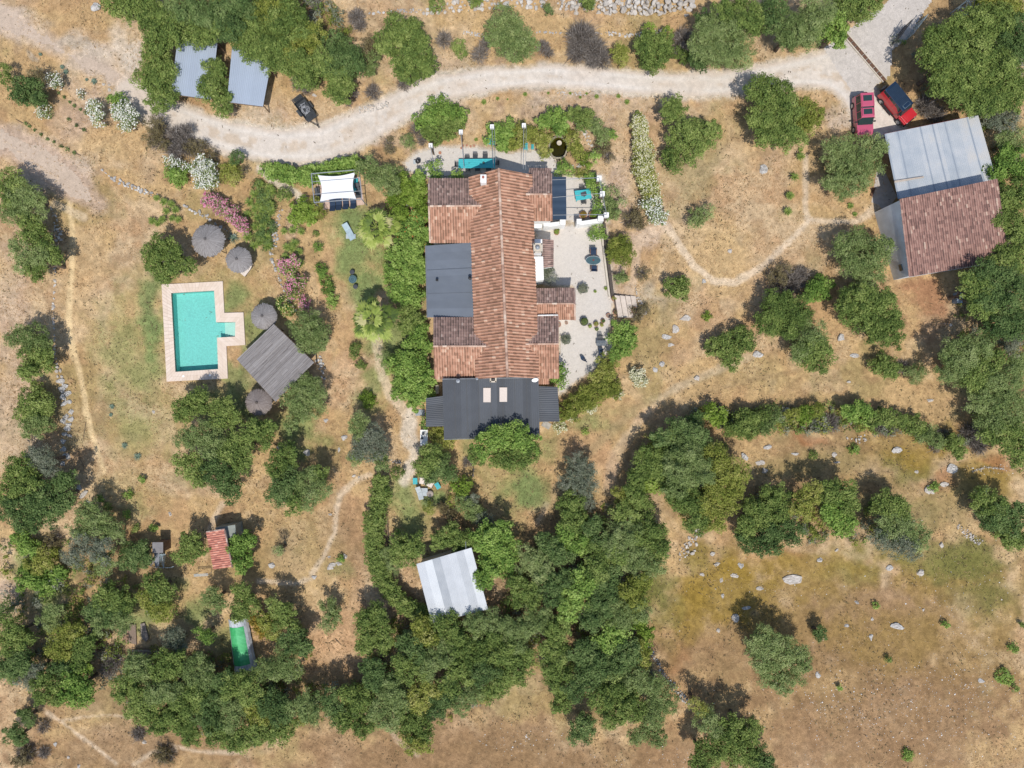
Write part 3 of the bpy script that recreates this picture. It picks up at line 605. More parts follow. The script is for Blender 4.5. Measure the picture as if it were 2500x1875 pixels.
def stone_wall(name, pts, label, size=.28, width=.6, height=.5, m=None, seed=3, cat='stone wall', rnd=.35):
    r = np.random.default_rng(seed); items = []
    for a, b in zip(pts[:-1], pts[1:]):
        A = D(a[0], a[1]); B = D(b[0], b[1]); L = (B - A).length; n = max(1, int(L / (size * 1.2))); d = (B - A).normalized(); s = Vector((-d.y, d.x, 0))
        wd = width if len(a) < 3 else a[2]
        for k in range(n):
            for j in range(max(1, int(wd / size))):
                for q in range(max(1, int(height / (size * .9)))):
                    c = A.lerp(B, (k + r.uniform(0, 1)) / n) + s * ((j + .5) * size - wd / 2 + r.uniform(-.2, .2) * size)
                    e = size * r.uniform(.3, .95); items.append(((c.x, c.y, q * size * .8 + e * .25), (e, e * r.uniform(.6, 1), e * r.uniform(.5, .8))))
    o = rocks_mesh(name, items, m or M_rock, None, seed); return tag(o, label, cat)
# ------------------------------------------------------------------ ROOF SURFACES
M_tile = tint_mat('terracotta_tiles', [(.21, .12, .078), (.39, .205, .135), (.49, .28, .19), (.56, .37, .26), (.62, .49, .37)], .85, noise=.35, nscale=1.3)
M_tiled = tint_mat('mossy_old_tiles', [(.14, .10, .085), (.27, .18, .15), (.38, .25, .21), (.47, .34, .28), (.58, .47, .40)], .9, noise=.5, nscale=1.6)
M_tileb = tint_mat('barn_tiles', [(.12, .075, .065), (.25, .14, .115), (.355, .21, .17), (.44, .30, .235), (.56, .45, .35)], .9, noise=.35, nscale=.8)
M_tilep = tint_mat('pink_tiles', [(.34, .13, .10), (.52, .22, .16), (.60, .29, .21), (.66, .40, .30)], .85, noise=.4, nscale=2)
M_ridge = tint_mat('ridge_tiles', [(.26, .15, .11), (.42, .27, .20), (.54, .38, .29), (.62, .5, .4)], .9, noise=.4, nscale=3)
M_white = mat('whitewash', (.80, .79, .76), .85, var=.07, scale=1.5, bump=.15)
M_cream = mat('cream_render', (.62, .55, .46), .9, var=.12, scale=1.2, bump=.2)
def slope_patch(name, A, B, Cc, Dd, m, parent, pitch=.24, depth=.045, course=.38, step=.028, jit=.012, seed=1, per=6, prof='tile', tint=None, spread=.13):
    """A,B along the top; Dd,Cc along the bottom"""
    A, B, Cc, Dd = [np.array(p, float) for p in (A, B, Cc, Dd)]; r = np.random.default_rng(seed)
    W = max(np.linalg.norm(B - A), np.linalg.norm(Cc - Dd)); L = (np.linalg.norm(Dd - A) + np.linalg.norm(Cc - B)) / 2
    nc = max(2, int(round(W / pitch))); nr = max(1, int(round(L / course)))
    u = np.linspace(0, 1, nc * per + 1); ph = (np.arange(nc * per + 1) % per) / per
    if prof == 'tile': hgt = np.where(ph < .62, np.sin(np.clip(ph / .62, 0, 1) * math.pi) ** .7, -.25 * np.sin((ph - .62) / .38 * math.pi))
    else: hgt = np.sin(ph * 2 * math.pi) * .5
    t = []; off = []
    for j in range(nr): t += [j / nr, (j + 1) / nr]; off += [0, step]
    t = np.array(t); off = np.array(off)
    colj = r.normal(0, jit, nc + 1); n = np.cross(B - A, Dd - A); n /= np.linalg.norm(n)
    if n[2] < 0: n = -n
    U, Tt = np.meshgrid(u, t, indexing='ij')
    P = (A * (1 - U[..., None]) + B * U[..., None]) * (1 - Tt[..., None]) + (Dd * (1 - U[..., None]) + Cc * U[..., None]) * Tt[..., None]
    ci = np.minimum((np.arange(nc * per + 1) // per), nc)
    rj = r.normal(0, jit * .7, (nc + 1, nr)); jj = rj[ci][:, (np.arange(2 * nr) // 2)]
    sag = (fbm(P[..., 0], P[..., 1], 3.0, 2, seed) - .5) * .06 if prof == 'tile' else 0
    P = P + n * (hgt[:, None] * depth + off[None, :] + colj[ci][:, None] + jj + (sag if prof == 'tile' else 0))[..., None]
    F = grid_faces(nc * per + 1, 2 * nr); fi = np.arange(nc * per)[:, None] // per + 0 * np.arange(2 * nr - 1)[None, :]; fj = np.arange(2 * nr - 1)[None, :] // 2 + 0 * fi
    if tint is None:
        tt = r.normal(.42, spread, (nc, nr)); tt = np.where(r.random((nc, nr)) < .03, .85, tt); tv = tt[fi, np.minimum(fj, nr - 1)] - np.where((np.arange(nc * per) % per) / per >= .5, .30, 0)[:, None]  # trough shade put into the tint: channel half of each roll is darker
    else: tv = tint(fi / nc, fj / nr, r)
    return mesh_np(name, P.reshape(-1, 3), F, m, parent, tint=np.clip(tv, 0, 1).ravel())
def slab(mb, A, B, Cc, Dd, th=.1, drop=.05):
    q = [np.array(p, float) - [0, 0, drop] for p in (A, B, Cc, Dd)]; mb.hexa([p - [0, 0, th] for p in q], q)
def ridge(name, A, B, parent, seed=1, rad=.13, m=None):
    r = np.random.default_rng(seed); A = Vector(A); B = Vector(B); L = (B - A).length; n = max(2, int(L / .42)); V, F, Tt = [], [], []
    d = (B - A).normalized(); s = Vector((-d.y, d.x, 0)).normalized()
    for k in range(n):
        p = A.lerp(B, k / n); q = A.lerp(B, (k + 1.12) / n); rr = rad * r.uniform(.9, 1.1); tv = r.uniform(.1, .95); b = len(V)
        for j in range(7):
            a = math.pi * j / 6; o = s * math.cos(a) * rr + Vector((0, 0, math.sin(a) * rr - .02)); V.append(p + o * .85); V.append(q + o + Vector((0, 0, .015)))
        for j in range(6): F.append((b + 2 * j, b + 2 * j + 1, b + 2 * j + 3, b + 2 * j + 2)); Tt.append(tv)
    return mesh_np(name, V, F, m or M_ridge, parent, tint=Tt)
def inset(pts, d):
    c = sum((Vector((p[0], p[1], 0)) for p in pts), Vector()) / len(pts); out = []
    for p in pts: v = Vector((p[0], p[1], 0)) - c; out.append(c + v * (1 - d / v.length))
    return out
M_slate = lambda nm, c, v=.10: tint_mat(nm, [tuple(x * (1 - v * 2) for x in c), tuple(c), tuple(min(1, x * (1 + v * 2)) for x in c)], .55, metal=.0, spec=.4, noise=.5, nscale=.9)
M_bluegrey = M_slate('blue_grey_sheet', (.125, .145, .175), .13)
M_darksheet = M_slate('dark_grey_sheet', (.064, .071, .082), .17)
M_galv = M_slate('galvanised_sheet', (.32, .37, .44), .06)
M_galvw = tint_mat('bleached_metal_sheet', [(.27, .295, .32), (.38, .40, .42), (.48, .50, .52), (.58, .60, .61)], .45, spec=.5, noise=.6, nscale=.7)
M_barnmetal = tint_mat('weathered_barn_sheet', [(.25, .285, .33), (.34, .375, .41), (.42, .44, .46), (.48, .46, .43)], .6, spec=.4, noise=.9, nscale=.8)
def sheets(cols=6, rows=2, lo=.25, hi=.75):
    def f(u, v, r): g = r.uniform(lo, hi, (cols + 1, rows + 1)); return g[np.minimum((u * cols).astype(int), cols), np.minimum((v * rows).astype(int), rows)]
    return f
# ------------------------------------------------------------------ FARMHOUSE
EZ, RZ = 5.0, 6.9
hb = S(1230, 690); house = thing('farmhouse', 'long red-tiled farmhouse with side wings and dark metal roofs', 'house', (hb.x, hb.y, 0))
# main block (true plan from the roof edges)
mTL, mTR, mBR, mBL = S(1145, 432, EZ), S(1299, 426, EZ), S(1316, 924, EZ), S(1162, 926, EZ)
rT, rB = S(1217.5, 411, RZ), S(1239, 920, RZ)
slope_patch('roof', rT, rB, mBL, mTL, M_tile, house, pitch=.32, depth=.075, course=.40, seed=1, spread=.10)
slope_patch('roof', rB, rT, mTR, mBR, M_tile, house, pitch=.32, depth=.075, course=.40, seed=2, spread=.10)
ridge('ridge_tiles', rT, rB, house, 3, .15)
def gable_block(wallname, corners, zt, ends=None, m=M_white):
    mb = MB(); q = inset(corners, .28); mb.prism(q, -.1, zt - .1); return mb.build(wallname, m, house)
gable_block('wall', [mTL, mTR, mBR, mBL], EZ)
for a, b, c, nm in ((mTL, rT, mTR, 'gable_wall'), (mBL, rB, mBR, 'gable_wall')):
    i = (Vector((b.x, b.y, 0)) - Vector((0, 0, 0))); off = Vector((0, -.22, 0)) if a is mTL else Vector((0, .22, 0)); d0 = Vector((0, -.25, 0)) if a is mTL else Vector((0, .25, 0))
    A_, B_, C_ = [Vector(p) + off - Vector((0, 0, .16)) for p in (a.lerp(c, .04), b, c.lerp(a, .04))]
    MB().hexa([A_, B_, C_], [A_ + d0, B_ + d0, C_ + d0]).build(nm, M_white, house)
def wing(xe, xw, yt, yr, yb, za, ze, xin, m1, m2, seed, side, yrin=None, skew=0):
    """gabled side wing; ridge runs along x at row yr from outer edge xe inwards to xin; seen-plan coordinates"""
    yrin = yr if yrin is None else yrin
    Ro, Ri = S(xe, yr, za), S(xin, yrin, za); To, Ti = S(xe + skew * 0, yt, ze), S(xin, yt, ze); Bo, Bi = S(xe + skew, yb, ze), S(xin + skew, yb, ze)
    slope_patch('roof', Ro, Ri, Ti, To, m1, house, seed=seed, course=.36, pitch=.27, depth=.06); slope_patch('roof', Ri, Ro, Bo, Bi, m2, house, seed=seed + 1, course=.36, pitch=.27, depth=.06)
    ridge('ridge_tiles', Ro, Ri, house, seed + 2, .12)
    q = inset([To, Ti, Bi, Bo], .3); mb = MB(); mb.prism(q, -.1, ze - .12); sgn = 1 if side == 'w' else -1
    a, b, c = To.lerp(Bo, .05), Ro, Bo.lerp(To, .05); o = Vector((.2 * sgn, 0, -.15)); d0 = Vector((.2 * sgn, 0, 0)); mb.hexa([a + o, b + o, c + o], [a + o + d0, b + o + d0, c + o + d0])
    return mb.build('wall', M_white, house)
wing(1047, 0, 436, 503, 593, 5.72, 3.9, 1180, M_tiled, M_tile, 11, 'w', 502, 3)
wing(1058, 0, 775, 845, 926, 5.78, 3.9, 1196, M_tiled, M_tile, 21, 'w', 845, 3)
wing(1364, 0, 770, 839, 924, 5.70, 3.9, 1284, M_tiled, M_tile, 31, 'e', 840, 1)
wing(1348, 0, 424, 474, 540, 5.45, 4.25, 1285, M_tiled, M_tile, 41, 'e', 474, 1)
ridge('verge_tiles', S(1047, 440, 4.05), S(1047, 503, 5.82), house, 44, .1, M_tiled); ridge('verge_tiles', S(1047, 503, 5.82), S(1050, 592, 4.02), house, 45, .1)
# small lean-to of dark tiles above the upper right wing
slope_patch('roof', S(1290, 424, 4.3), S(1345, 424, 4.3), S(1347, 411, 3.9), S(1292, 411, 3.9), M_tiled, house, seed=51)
# tile porches on the east side
def gable_x(xw, xe, yt, yr, yb, za, ze, seed):
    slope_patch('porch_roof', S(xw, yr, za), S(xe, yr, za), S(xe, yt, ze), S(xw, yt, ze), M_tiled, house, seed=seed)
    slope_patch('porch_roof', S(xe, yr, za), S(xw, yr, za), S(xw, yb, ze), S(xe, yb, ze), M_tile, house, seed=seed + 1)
    ridge('ridge_tiles', S(xw, yr, za), S(xe, yr, za), house, seed + 2, .11); q = inset([S(xw, yt, ze), S(xe, yt, ze), S(xe, yb, ze), S(xw, yb, ze)], .3)
    MB().prism(q, -.1, ze - .1).build('porch_wall', M_white, house)
gable_x(1300, 1358, 704, 741, 782, 4.4, 3.5, 61); gable_x(1356, 1403, 703, 741, 781, 4.05, 3.1, 65)
ridge('verge_tiles', S(1403, 703, 3.2), S(1403, 741, 4.15), house, 68, .1, M_tiled); ridge('verge_tiles', S(1403, 741, 4.15), S(1404, 781, 3.2), house, 69, .1)
ridge('coping_tiles', S(1313, 770, 4.2), S(1361, 769, 4.2), house, 70, .09, tint_mat('white_coping', [(.6, .58, .54), (.75, .73, .7)], .8))
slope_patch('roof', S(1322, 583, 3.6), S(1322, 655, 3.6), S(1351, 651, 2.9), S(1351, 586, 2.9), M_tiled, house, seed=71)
MB().prism(inset([S(1322, 583, 3), S(1351, 586, 3), S(1351, 651, 3), S(1322, 655, 3)], .2), -.1, 2.75).build('wall', M_white, house)
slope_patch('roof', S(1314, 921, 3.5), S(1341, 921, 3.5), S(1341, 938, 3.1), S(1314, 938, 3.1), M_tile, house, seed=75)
# metal roofs
def metal(name, A, B, Cc, Dd, m, parent, pitch=.2, seed=1, cols=8, rows=1, lo=.3, hi=.7, depth=.03, th=.05):
    o = slope_patch(name, A, B, Cc, Dd, m, parent, pitch=pitch, depth=depth, course=30, step=0, jit=0, seed=seed, prof='wave', tint=sheets(cols, rows, lo, hi))
    return o
f0 = [S(1052, 594, 3.35), S(1150, 592, 3.95), S(1157, 774, 3.95), S(1044, 775, 3.3)]; f0[0] = S(1040, 600, 3.3)
metal('flat_roof', f0[3], f0[0], f0[1], f0[2], M_bluegrey, house, .12, 81, 9, depth=.012)
MB().prism(inset(f0, .35), -.1, 3.15).build('wall', M_cream, house)
MB().poly([f0[0] - Vector((0, 0, .02)), f0[1] - Vector((0, 0, .02)), f0[1] - Vector((0, 0, .2)), f0[0] - Vector((0, 0, .2))]).build('roof_edge', M_bluegrey, house)
M_darksheet0 = mat('dark_seam', (.045, .05, .058), .6); M_grey0 = mat('lead_grey', (.17, .18, .19), .6, var=.2); M_bluegrey0 = mat('blue_grey_seam', (.10, .115, .14), .6)
s0 = [S(1080, 926, 4.5), S(1315, 922, 4.5), S(1317.5, 1064, 3.8), S(1084, 1071, 3.8)]
metal('metal_roof', s0[0], s0[1], s0[2], s0[3], M_darksheet, house, .21, 82, 11, 1, .2, .8, .045)
MB().prism(inset(s0, .3), -.1, 3.65).build('wall', M_white, house)
a0 = [S(1056, 966, 3.1), S(1084, 966, 3.1), S(1084, 1041, 3.0), S(1040, 1042, 3.0)]; a0[0] = S(1040, 972, 3.1)
metal('metal_roof', a0[0], a0[3], a0[2], a0[1], M_darksheet, house, .2, 83, 4)
MB().prism(inset(a0, .3), -.1, 2.85).build('wall', M_cream, house)
b0 = [S(1315, 943, 3.2), S(1361.5, 945, 3.1), S(1366, 1029, 3.1), S(1317, 1030, 3.2)]
metal('metal_roof', b0[3], b0[0], b0[1], b0[2], M_darksheet, house, .2, 84, 4)
MB().prism(inset(b0, .35), -.1, 2.85).build('wall', M_cream, house)
for f_ in (.125, .25, .375, .5, .625, .75, .875):
    a_, b_ = s0[0].lerp(s0[1], f_), s0[3].lerp(s0[2], f_); MB().tube(a_ + Vector((0, 0, .03)), b_ + Vector((0, 0, .03)), .022, 4).build('sheet_seam', M_darksheet0, house)
MB().tube(s0[3] - Vector((0, .07, .03)), s0[2] - Vector((0, .07, .03)), .06, 6).build('gutter', M_grey0, house)
MB().tube(s0[0] + Vector((0, .02, .06)), s0[1] + Vector((0, .02, .06)), .07, 5).build('flashing', M_grey0, house)
for v_ in (.33, .66): MB().tube(f0[3].lerp(f0[0], v_) + Vector((0, 0, .03)), f0[2].lerp(f0[1], v_) + Vector((0, 0, .03)), .018, 4).build('sheet_seam', M_bluegrey0, house)
MB().tube(f0[3] - Vector((.05, 0, .02)), f0[0] - Vector((.05, 0, .02)), .05, 6).build('gutter', M_grey0, house)
M_skyl = mat('skylight_sheet', (.56, .48, .42), .5, var=.06, scale=8)
for (x0, x1, y0, y1) in ((1180, 1198, 947, 982), (1219.5, 1238, 946, 981)):
    zf = lambda y: 4.5 - (y - 924) / 145 * .7 + .07
    MB().hexa([S(x0, y1, zf(y1)), S(x1, y1, zf(y1)), S(x1, y0, zf(y0)), S(x0, y0, zf(y0))], [S(x0, y1, zf(y1) + .04), S(x1, y1, zf(y1) + .04), S(x1, y0, zf(y0) + .04), S(x0, y0, zf(y0) + .04)]).build('skylight', M_skyl, house)
M_black = mat('black_metal', (.02, .02, .022), .45, var=.2, spec=.5)
M_dgrey = mat('dark_grey_plastic', (.05, .055, .06), .6, var=.15)
M_grey = mat('grey_metal', (.32, .34, .36), .45, var=.1, metal=.3)
M_stone = mat('pale_stone', (.55, .49, .40), .9, var=.12, bump=.3)
def chimney(c, w_, d_, z0, z1, m, cap=True, pot=True):
    o = MB().box((c.x, c.y, (z0 + z1) / 2), (w_, d_, z1 - z0)).build('chimney', m, house, bevel=.02)
    if cap:
        q = MB(); t = .09
        for dx, dy, sx, sy in ((0, d_ / 2, w_ + .1, t * 1.6), (0, -d_ / 2, w_ + .1, t * 1.6), (w_ / 2, 0, t * 1.6, d_ + .1), (-w_ / 2, 0, t * 1.6, d_ + .1)): q.box((c.x + dx, c.y + dy, z1 + .06), (sx, sy, .12))
        q.build('chimney_cap', M_stone, o)
        MB().box((c.x, c.y, z1 + .015), (w_ - .08, d_ - .08, .03)).build('chimney_top', M_stone if not pot else mat('sooty_mortar', (.25, .21, .17), .95), o)
    if pot: MB().cyl((c.x, c.y, z1 + .02), .17, .22, 14, .12).lathe((c.x, c.y, z1 + .24), [(.12, 0), (.2, .05), (.12, .16), (.0, .2)], 14).build('chimney_cowl', M_black, o)
    return o
chimney(S(1204, 925, 5.4), .55, .58, 3.8, 5.35, M_white)
c1 = chimney(S(1313.5, 606, 6.6), .78, .85, 3.2, 6.6, M_white, pot=False)
MB().lathe((c1.matrix_basis.translation.x + 0, 0, 0), [(.01, 0), (.02, 0)], 3)
pc = S(1312.5, 604, 6.8); MB().lathe((pc.x, pc.y, 6.62), [(.2, 0), (.2, .16), (.24, .2), (.1, .34), (0, .36)], 16).build('chimney_cowl', M_grey, c1)
# tall white flue breast sloping down from the chimney
w0, w1 = S(1303, 626, 5.2), S(1326, 626, 5.2); w2, w3 = S(1328, 683, 3.0), S(1306, 686, 3.0); t0, t1 = S(1303, 620, 5.8), S(1326, 620, 5.8)
MB().hexa([(w0.x, w0.y, 0), (w1.x, w1.y, 0), (w2.x, w2.y, 0), (w3.x, w3.y, 0)], [w0, w1, w2, w3]).build('chimney_breast', M_white, house, bevel=.05)
u0, u1 = S(1303, 583, 4.9), S(1324, 583, 4.9); MB().box(((u0.x + u1.x) / 2, u0.y - .35, 2.4), (.9, .7, 4.8)).build('chimney_breast', M_white, house, bevel=.05)
c2p = S(1180, 435, 7.05); o = MB().box((c2p.x, c2p.y, 6.4), (.62, .8, 1.2)).build('chimney', M_white, house, bevel=.03)
MB().cyl((c2p.x - .02, c2p.y + .1, 7.0), .13, .12, 12).build('chimney_pot', M_tilep, o)
for (x, y, z, hh, rr) in ((1066.5, 683, 3.3, .75, .09), (1147, 678, 3.9, .8, .11), (1118, 930, 4.6, .9, .13), (1164.5, 924.5, 4.6, .6, .09)):
    p = S(x, y, z + hh); o = MB().cyl((p.x, p.y, z - .1), rr, hh, 12).build('vent_pipe', M_black, house)
    MB().lathe((p.x, p.y, z + hh - .12), [(rr * 1.7, 0), (rr * 1.5, .06), (0.01, .14)], 12).build('pipe_cap', M_black if y < 700 else M_grey, o)
# windows and doors in the walls
M_win = mat('window_glass', (.03, .04, .05), .12, spec=.6); M_shut = mat('green_shutters', (.10, .17, .13), .7, var=.1); M_door = mat('brown_door', (.17, .09, .05), .7, var=.2)
def opening(q, i, f, z, w_, h_, door=False):
    a, b = q[i], q[(i + 1) % len(q)]; c0 = sum((Vector((p.x, p.y, 0)) for p in q), Vector()) / len(q); d = (b - a); d.z = 0; L = d.length; d.normalize(); nrm = Vector((-d.y, d.x, 0))
    p = a + d * L * f; p.z = 0; nrm = nrm if (p - c0).dot(nrm) > 0 else -nrm; ang = math.atan2(d.y, d.x); c = p + nrm * .005
    o = MB().box((c.x, c.y, z), (w_, .06, h_), ang).build('door' if door else 'window', M_door if door else M_win, house)
    e = p + nrm * .02; fr_ = MB()
    for s_ in (-1, 1): t = e + d * (w_ / 2 + .04) * s_; fr_.box((t.x, t.y, z), (.08, .09, h_ + .16), ang)
    for s_ in (-1, 1): fr_.box((e.x, e.y, z + s_ * (h_ / 2 + .04)), (w_, .09, .08), ang)
    if not door: fr_.box((e.x, e.y, z), (.05, .07, h_), ang)
    fr_.build('frame', M_shut, o)
for (pts, d_, lst) in (
    ([mTL, mTR, mBR, mBL], .28, [(1, .30, 3.3, .8, 1.1, False), (1, .42, 1.1, 1.0, 2.1, True), (1, .62, 3.4, .8, 1.0, False), (3, .45, 4.3, .8, .7, False), (3, .62, 4.3, .8, .7, False)]),
    ([S(1284, 770, 3.9), S(1364, 770, 3.9), S(1364, 924, 3.9), S(1284, 924, 3.9)], .3, [(1, .3, 1.6, .9, 1.2, False), (1, .72, 1.6, .9, 1.2, False)]),
    ([S(1047, 436, 3.9), S(1180, 436, 3.9), S(1180, 593, 3.9), S(1047, 593, 3.9)], .3, [(3, .3, 1.7, .9, 1.2, False), (3, .7, 1.7, .9, 1.2, False), (0, .45, 1.7, .9, 1.2, False)]),
    ([S(1058, 775, 3.9), S(1196, 775, 3.9), S(1199, 926, 3.9), S(1061, 926, 3.9)], .3, [(3, .3, 1.7, .9, 1.2, False), (3, .7, 1.7, .9, 1.2, False)]),
    (s0, .3, [(2, .15, 1.1, 1.0, 2.1, True), (2, .5, 1.7, 1.3, 1.2, False), (2, .82, 1.7, 1.3, 1.2, False)]),
    ([S(1356, 703, 3), S(1403, 703, 3), S(1403, 781, 3), S(1356, 781, 3)], .3, [(1, .5, 1.1, .95, 2.1, True)])):
    q_ = inset(pts, d_)
    for t_ in lst: opening(q_, *t_)
# satellite dish on the dark roof
dp0 = S(1306, 926, 5.2); o = MB().tube((dp0.x, dp0.y - .1, 4.3), (dp0.x, dp0.y - .1, 5.0), .03).build('satellite_dish', M_grey, house)
q = MB(); ax = Vector((.15, -.8, .6)).normalized(); sd_ = ax.orthogonal().normalized(); up_ = ax.cross(sd_); cc = Vector((dp0.x, dp0.y, 5.1)); n_ = 18
for j, (rr, zz) in enumerate([(0, 0), (.14, .015), (.27, .05), (.36, .1)]):
    for k in range(n_): a = 2 * math.pi * k / n_; q.v.append(tuple(cc + (sd_ * math.cos(a) + up_ * math.sin(a)) * rr + ax * zz))
for j in range(3):
    for k in range(n_): k2 = (k + 1) % n_; q.f.append((j * n_ + k, j * n_ + k2, (j + 1) * n_ + k2, (j + 1) * n_ + k))
q.tube(cc, cc + ax * .42 + Vector((0, 0, -.12)), .015, 5); q.build('dish', M_white, o)
# ------------------------------------------------------------------ COURTYARD WALL, PERGOLAS
cw = S(1330, 538); court = thing('courtyard_wall', 'white parapet wall with stepped tops closing the courtyard', 'wall', (cw.x, cw.y, 0))
def wallseg(pts, hgt, th=.42, nm='wall'):
    mb = MB()
    for a, b in zip(pts[:-1], pts[1:]):
        A = S(a[0], a[1], hgt); B = S(b[0], b[1], hgt); d = (B - A).normalized(); s = Vector((-d.y, d.x, 0)) * th / 2
        A0, B0 = Vector((A.x, A.y, -.1)), Vector((B.x, B.y, -.1)); A1, B1 = Vector((A.x, A.y, hgt)), Vector((B.x, B.y, hgt)); mb.hexa([A0 - s, B0 - s, B0 + s, A0 + s], [A1 - s, B1 - s, B1 + s, A1 + s])
    return mb.build(nm, M_white, court, bevel=.04)
wallseg([(1304, 552), (1323, 551)], 1.6, .4); wallseg([(1334, 549), (1374, 544)], 1.9, .42); wallseg([(1413, 545), (1470, 537)], 1.7, .42)
def pillar(x, y, s, hgt, par=court, nm='pillar', capm=None):
    p = S(x, y, hgt); mb = MB(); mb.box((p.x, p.y, hgt / 2 - .05), (s, s, hgt + .1)); return mb.build(nm, M_white, par, bevel=.04)
pillar(1334, 545, .62, 2.2); pillar(1374, 541, .62, 2.2); pillar(1414, 540, .55, 2.1); pillar(1467, 533, .6, 2.1)
M_wood0 = mat('brown_post', (.20, .15, .11), .9, var=.3)
# upright white pergola posts with metal rods to the house
perg = thing('courtyard_pergola', 'white pillars and thin rods with a dark blue awning over the courtyard', 'pergola', tuple(S(1420, 480)))
for (x, y, hx, hy) in ((1463, 434, 1347, 439), (1471, 472, 1349, 482), (1481, 524, 1350, 525)):
    hgt = 3.0; p = S(x, y, hgt); MB().box((p.x, p.y, hgt - .28), (.5, .5, .56)).build('post_head', M_white, perg, bevel=.03); MB().box((p.x, p.y, (hgt - .56) / 2), (.3, .3, hgt - .56)).build('post', M_wood0, perg)
    q = S(hx, hy, 3.2); MB().tube((p.x, p.y, hgt + .05), q, .035).build('rod', M_grey, perg)
a1 = S(1463, 434, 3.05); b1 = S(1481, 524, 3.05); MB().tube(a1, b1, .03).build('rod', M_grey, perg)
aw = [S(1347, 432, 3.05), S(1382, 432, 2.95), S(1383, 536, 2.95), S(1349, 536, 3.05)]
slope_patch('awning', aw[0], aw[3], aw[2], aw[1], tint_mat('navy_awning', [(.030, .052, .085), (.045, .070, .110)], .8, noise=.5, nscale=2), perg, pitch=.9, depth=.05, course=30, step=0, jit=.0, prof='wave', seed=9)
tp = thing('terrace_pergola', 'tall white-topped posts with rods over the upper terrace', 'pergola', tuple(S(1180, 370)))
for (x, y, ex, ey) in ((1125, 321, 1133.6, 416), (1051, 354, 1057, 392), (1279, 305, 1277.5, 417), (1201, 308, 1205, 410)):
    hgt = 2.9; p = S(x, y, hgt); q = S(ex, ey, 3.3); MB().box((p.x, p.y, hgt - .2), (.42, .42, .4)).build('post_head', M_white, tp, bevel=.03); MB().box((p.x, p.y, (hgt - .4) / 2), (.16, .16, hgt - .4)).build('post', M_wood0, tp); MB().tube((p.x, p.y, hgt + .03), q, .03).build('rod', M_grey, tp)
    if x in (1279, 1201): MB().tube((p.x + .25, p.y, hgt + .0), q + Vector((.25, 0, 0)), .02).build('rod', M_grey, tp)
# retaining edge of the patio: low dark wall
pe = thing('patio_wall', 'low dark-edged retaining wall along the gravel patio', 'wall', tuple(S(1485, 640)))
for (A, B) in (((1475, 545), (1483, 620)), ((1483, 620), (1496, 722))):
    a, b = S(*A, .5), S(*B, .5); d = (b - a).normalized(); s = Vector((-d.y, d.x, 0)) * .17
    MB().hexa([(a - s) * 1 - Vector((0, 0, .6)), b - s - Vector((0, 0, .6)), b + s - Vector((0, 0, .6)), a + s - Vector((0, 0, .6))], [a - s, b - s, b + s, a + s]).build('coping', M_dgrey if False else mat('dark_coping', (.085, .07, .06), .9, var=.3), pe)
    s2 = Vector((-d.y, d.x, 0)) * -.28; MB().hexa([a - Vector((0, 0, .6)) + s2 - s, b - Vector((0, 0, .6)) + s2 - s, b - Vector((0, 0, .6)) + s2, a - Vector((0, 0, .6)) + s2], [a - Vector((0, 0, .06)) + s2 - s, b - Vector((0, 0, .06)) + s2 - s, b - Vector((0, 0, .06)) + s2, a - Vector((0, 0, .06)) + s2]).build('wall', M_stone, pe)
st = thing('garden_steps', 'broad pinkish garden steps climbing to the gravel patio', 'steps', tuple(S(1525, 750)))
M_risershade = mat('riser_shade', (.10, .07, .055), .9); M_step = mat('step_paving', (.56, .48, .405), .9, var=.12, bump=.3)
for k in range(4):
    x0 = 1497 + k * 13.5; hh = .62 - k * .15
    a, b, c, d = S(x0, 722), S(x0 + 13.4, 724), S(x0 + 22.4, 776), S(x0 + 9, 776)
    MB().hexa([(p.x, p.y, -.1) for p in (d, c, b, a)], [(p.x, p.y, hh) for p in (d, c, b, a)]).build('step', M_step, st); MB().tube((a.x, a.y, hh), (d.x, d.y, hh), .06, 5).build('riser_shade_line', M_risershade, st)  # thin dark strip stands in for the shade line of each riser
# pond with a little fountain
pd = thing('garden_pond', 'round stone-rimmed pond with dark green water', 'pond', (pond_c.x, pond_c.y, 0))
N = 24; V, F = [], []
for rr, zz in ((1.12, -.25), (1.14, .16), (.98, .18), (.92, -.25), (.92, -.6)):
    for k in range(N): a = 2 * math.pi * k / N; e = 1 + .04 * math.sin(5 * a); V.append((pond_c.x + rr * e * pond_r * math.cos(a), pond_c.y + rr * e * 1.25 * pond_r * math.sin(a), zz))
for j in range(4):
    for k in range(N): k2 = (k + 1) % N; F.append((j * N + k, j * N + k2, (j + 1) * N + k2, (j + 1) * N + k))
mesh_np('rim', V, F, mat('mossy_stone', (.30, .27, .20), .9, var=.3, scale=5), pd)
MB().prism([(pond_c.x + .93 * math.cos(a) * pond_r, pond_c.y + .93 * 1.25 * math.sin(a) * pond_r) for a in np.linspace(0, 2 * math.pi, 24, endpoint=False)], -.65, -.55).build('bottom', mat('pond_silt', (.07, .06, .02), .9), pd)
fq = MB(); fq.cyl((pond_c.x + .1, pond_c.y + .45, -.5), .05, .6, 8); fq.lathe((pond_c.x + .1, pond_c.y + .45, .08), [(.05, 0), (.26, .06), (.28, .1), (.05, .06)], 14); fq.build('fountain', M_stone, pd)
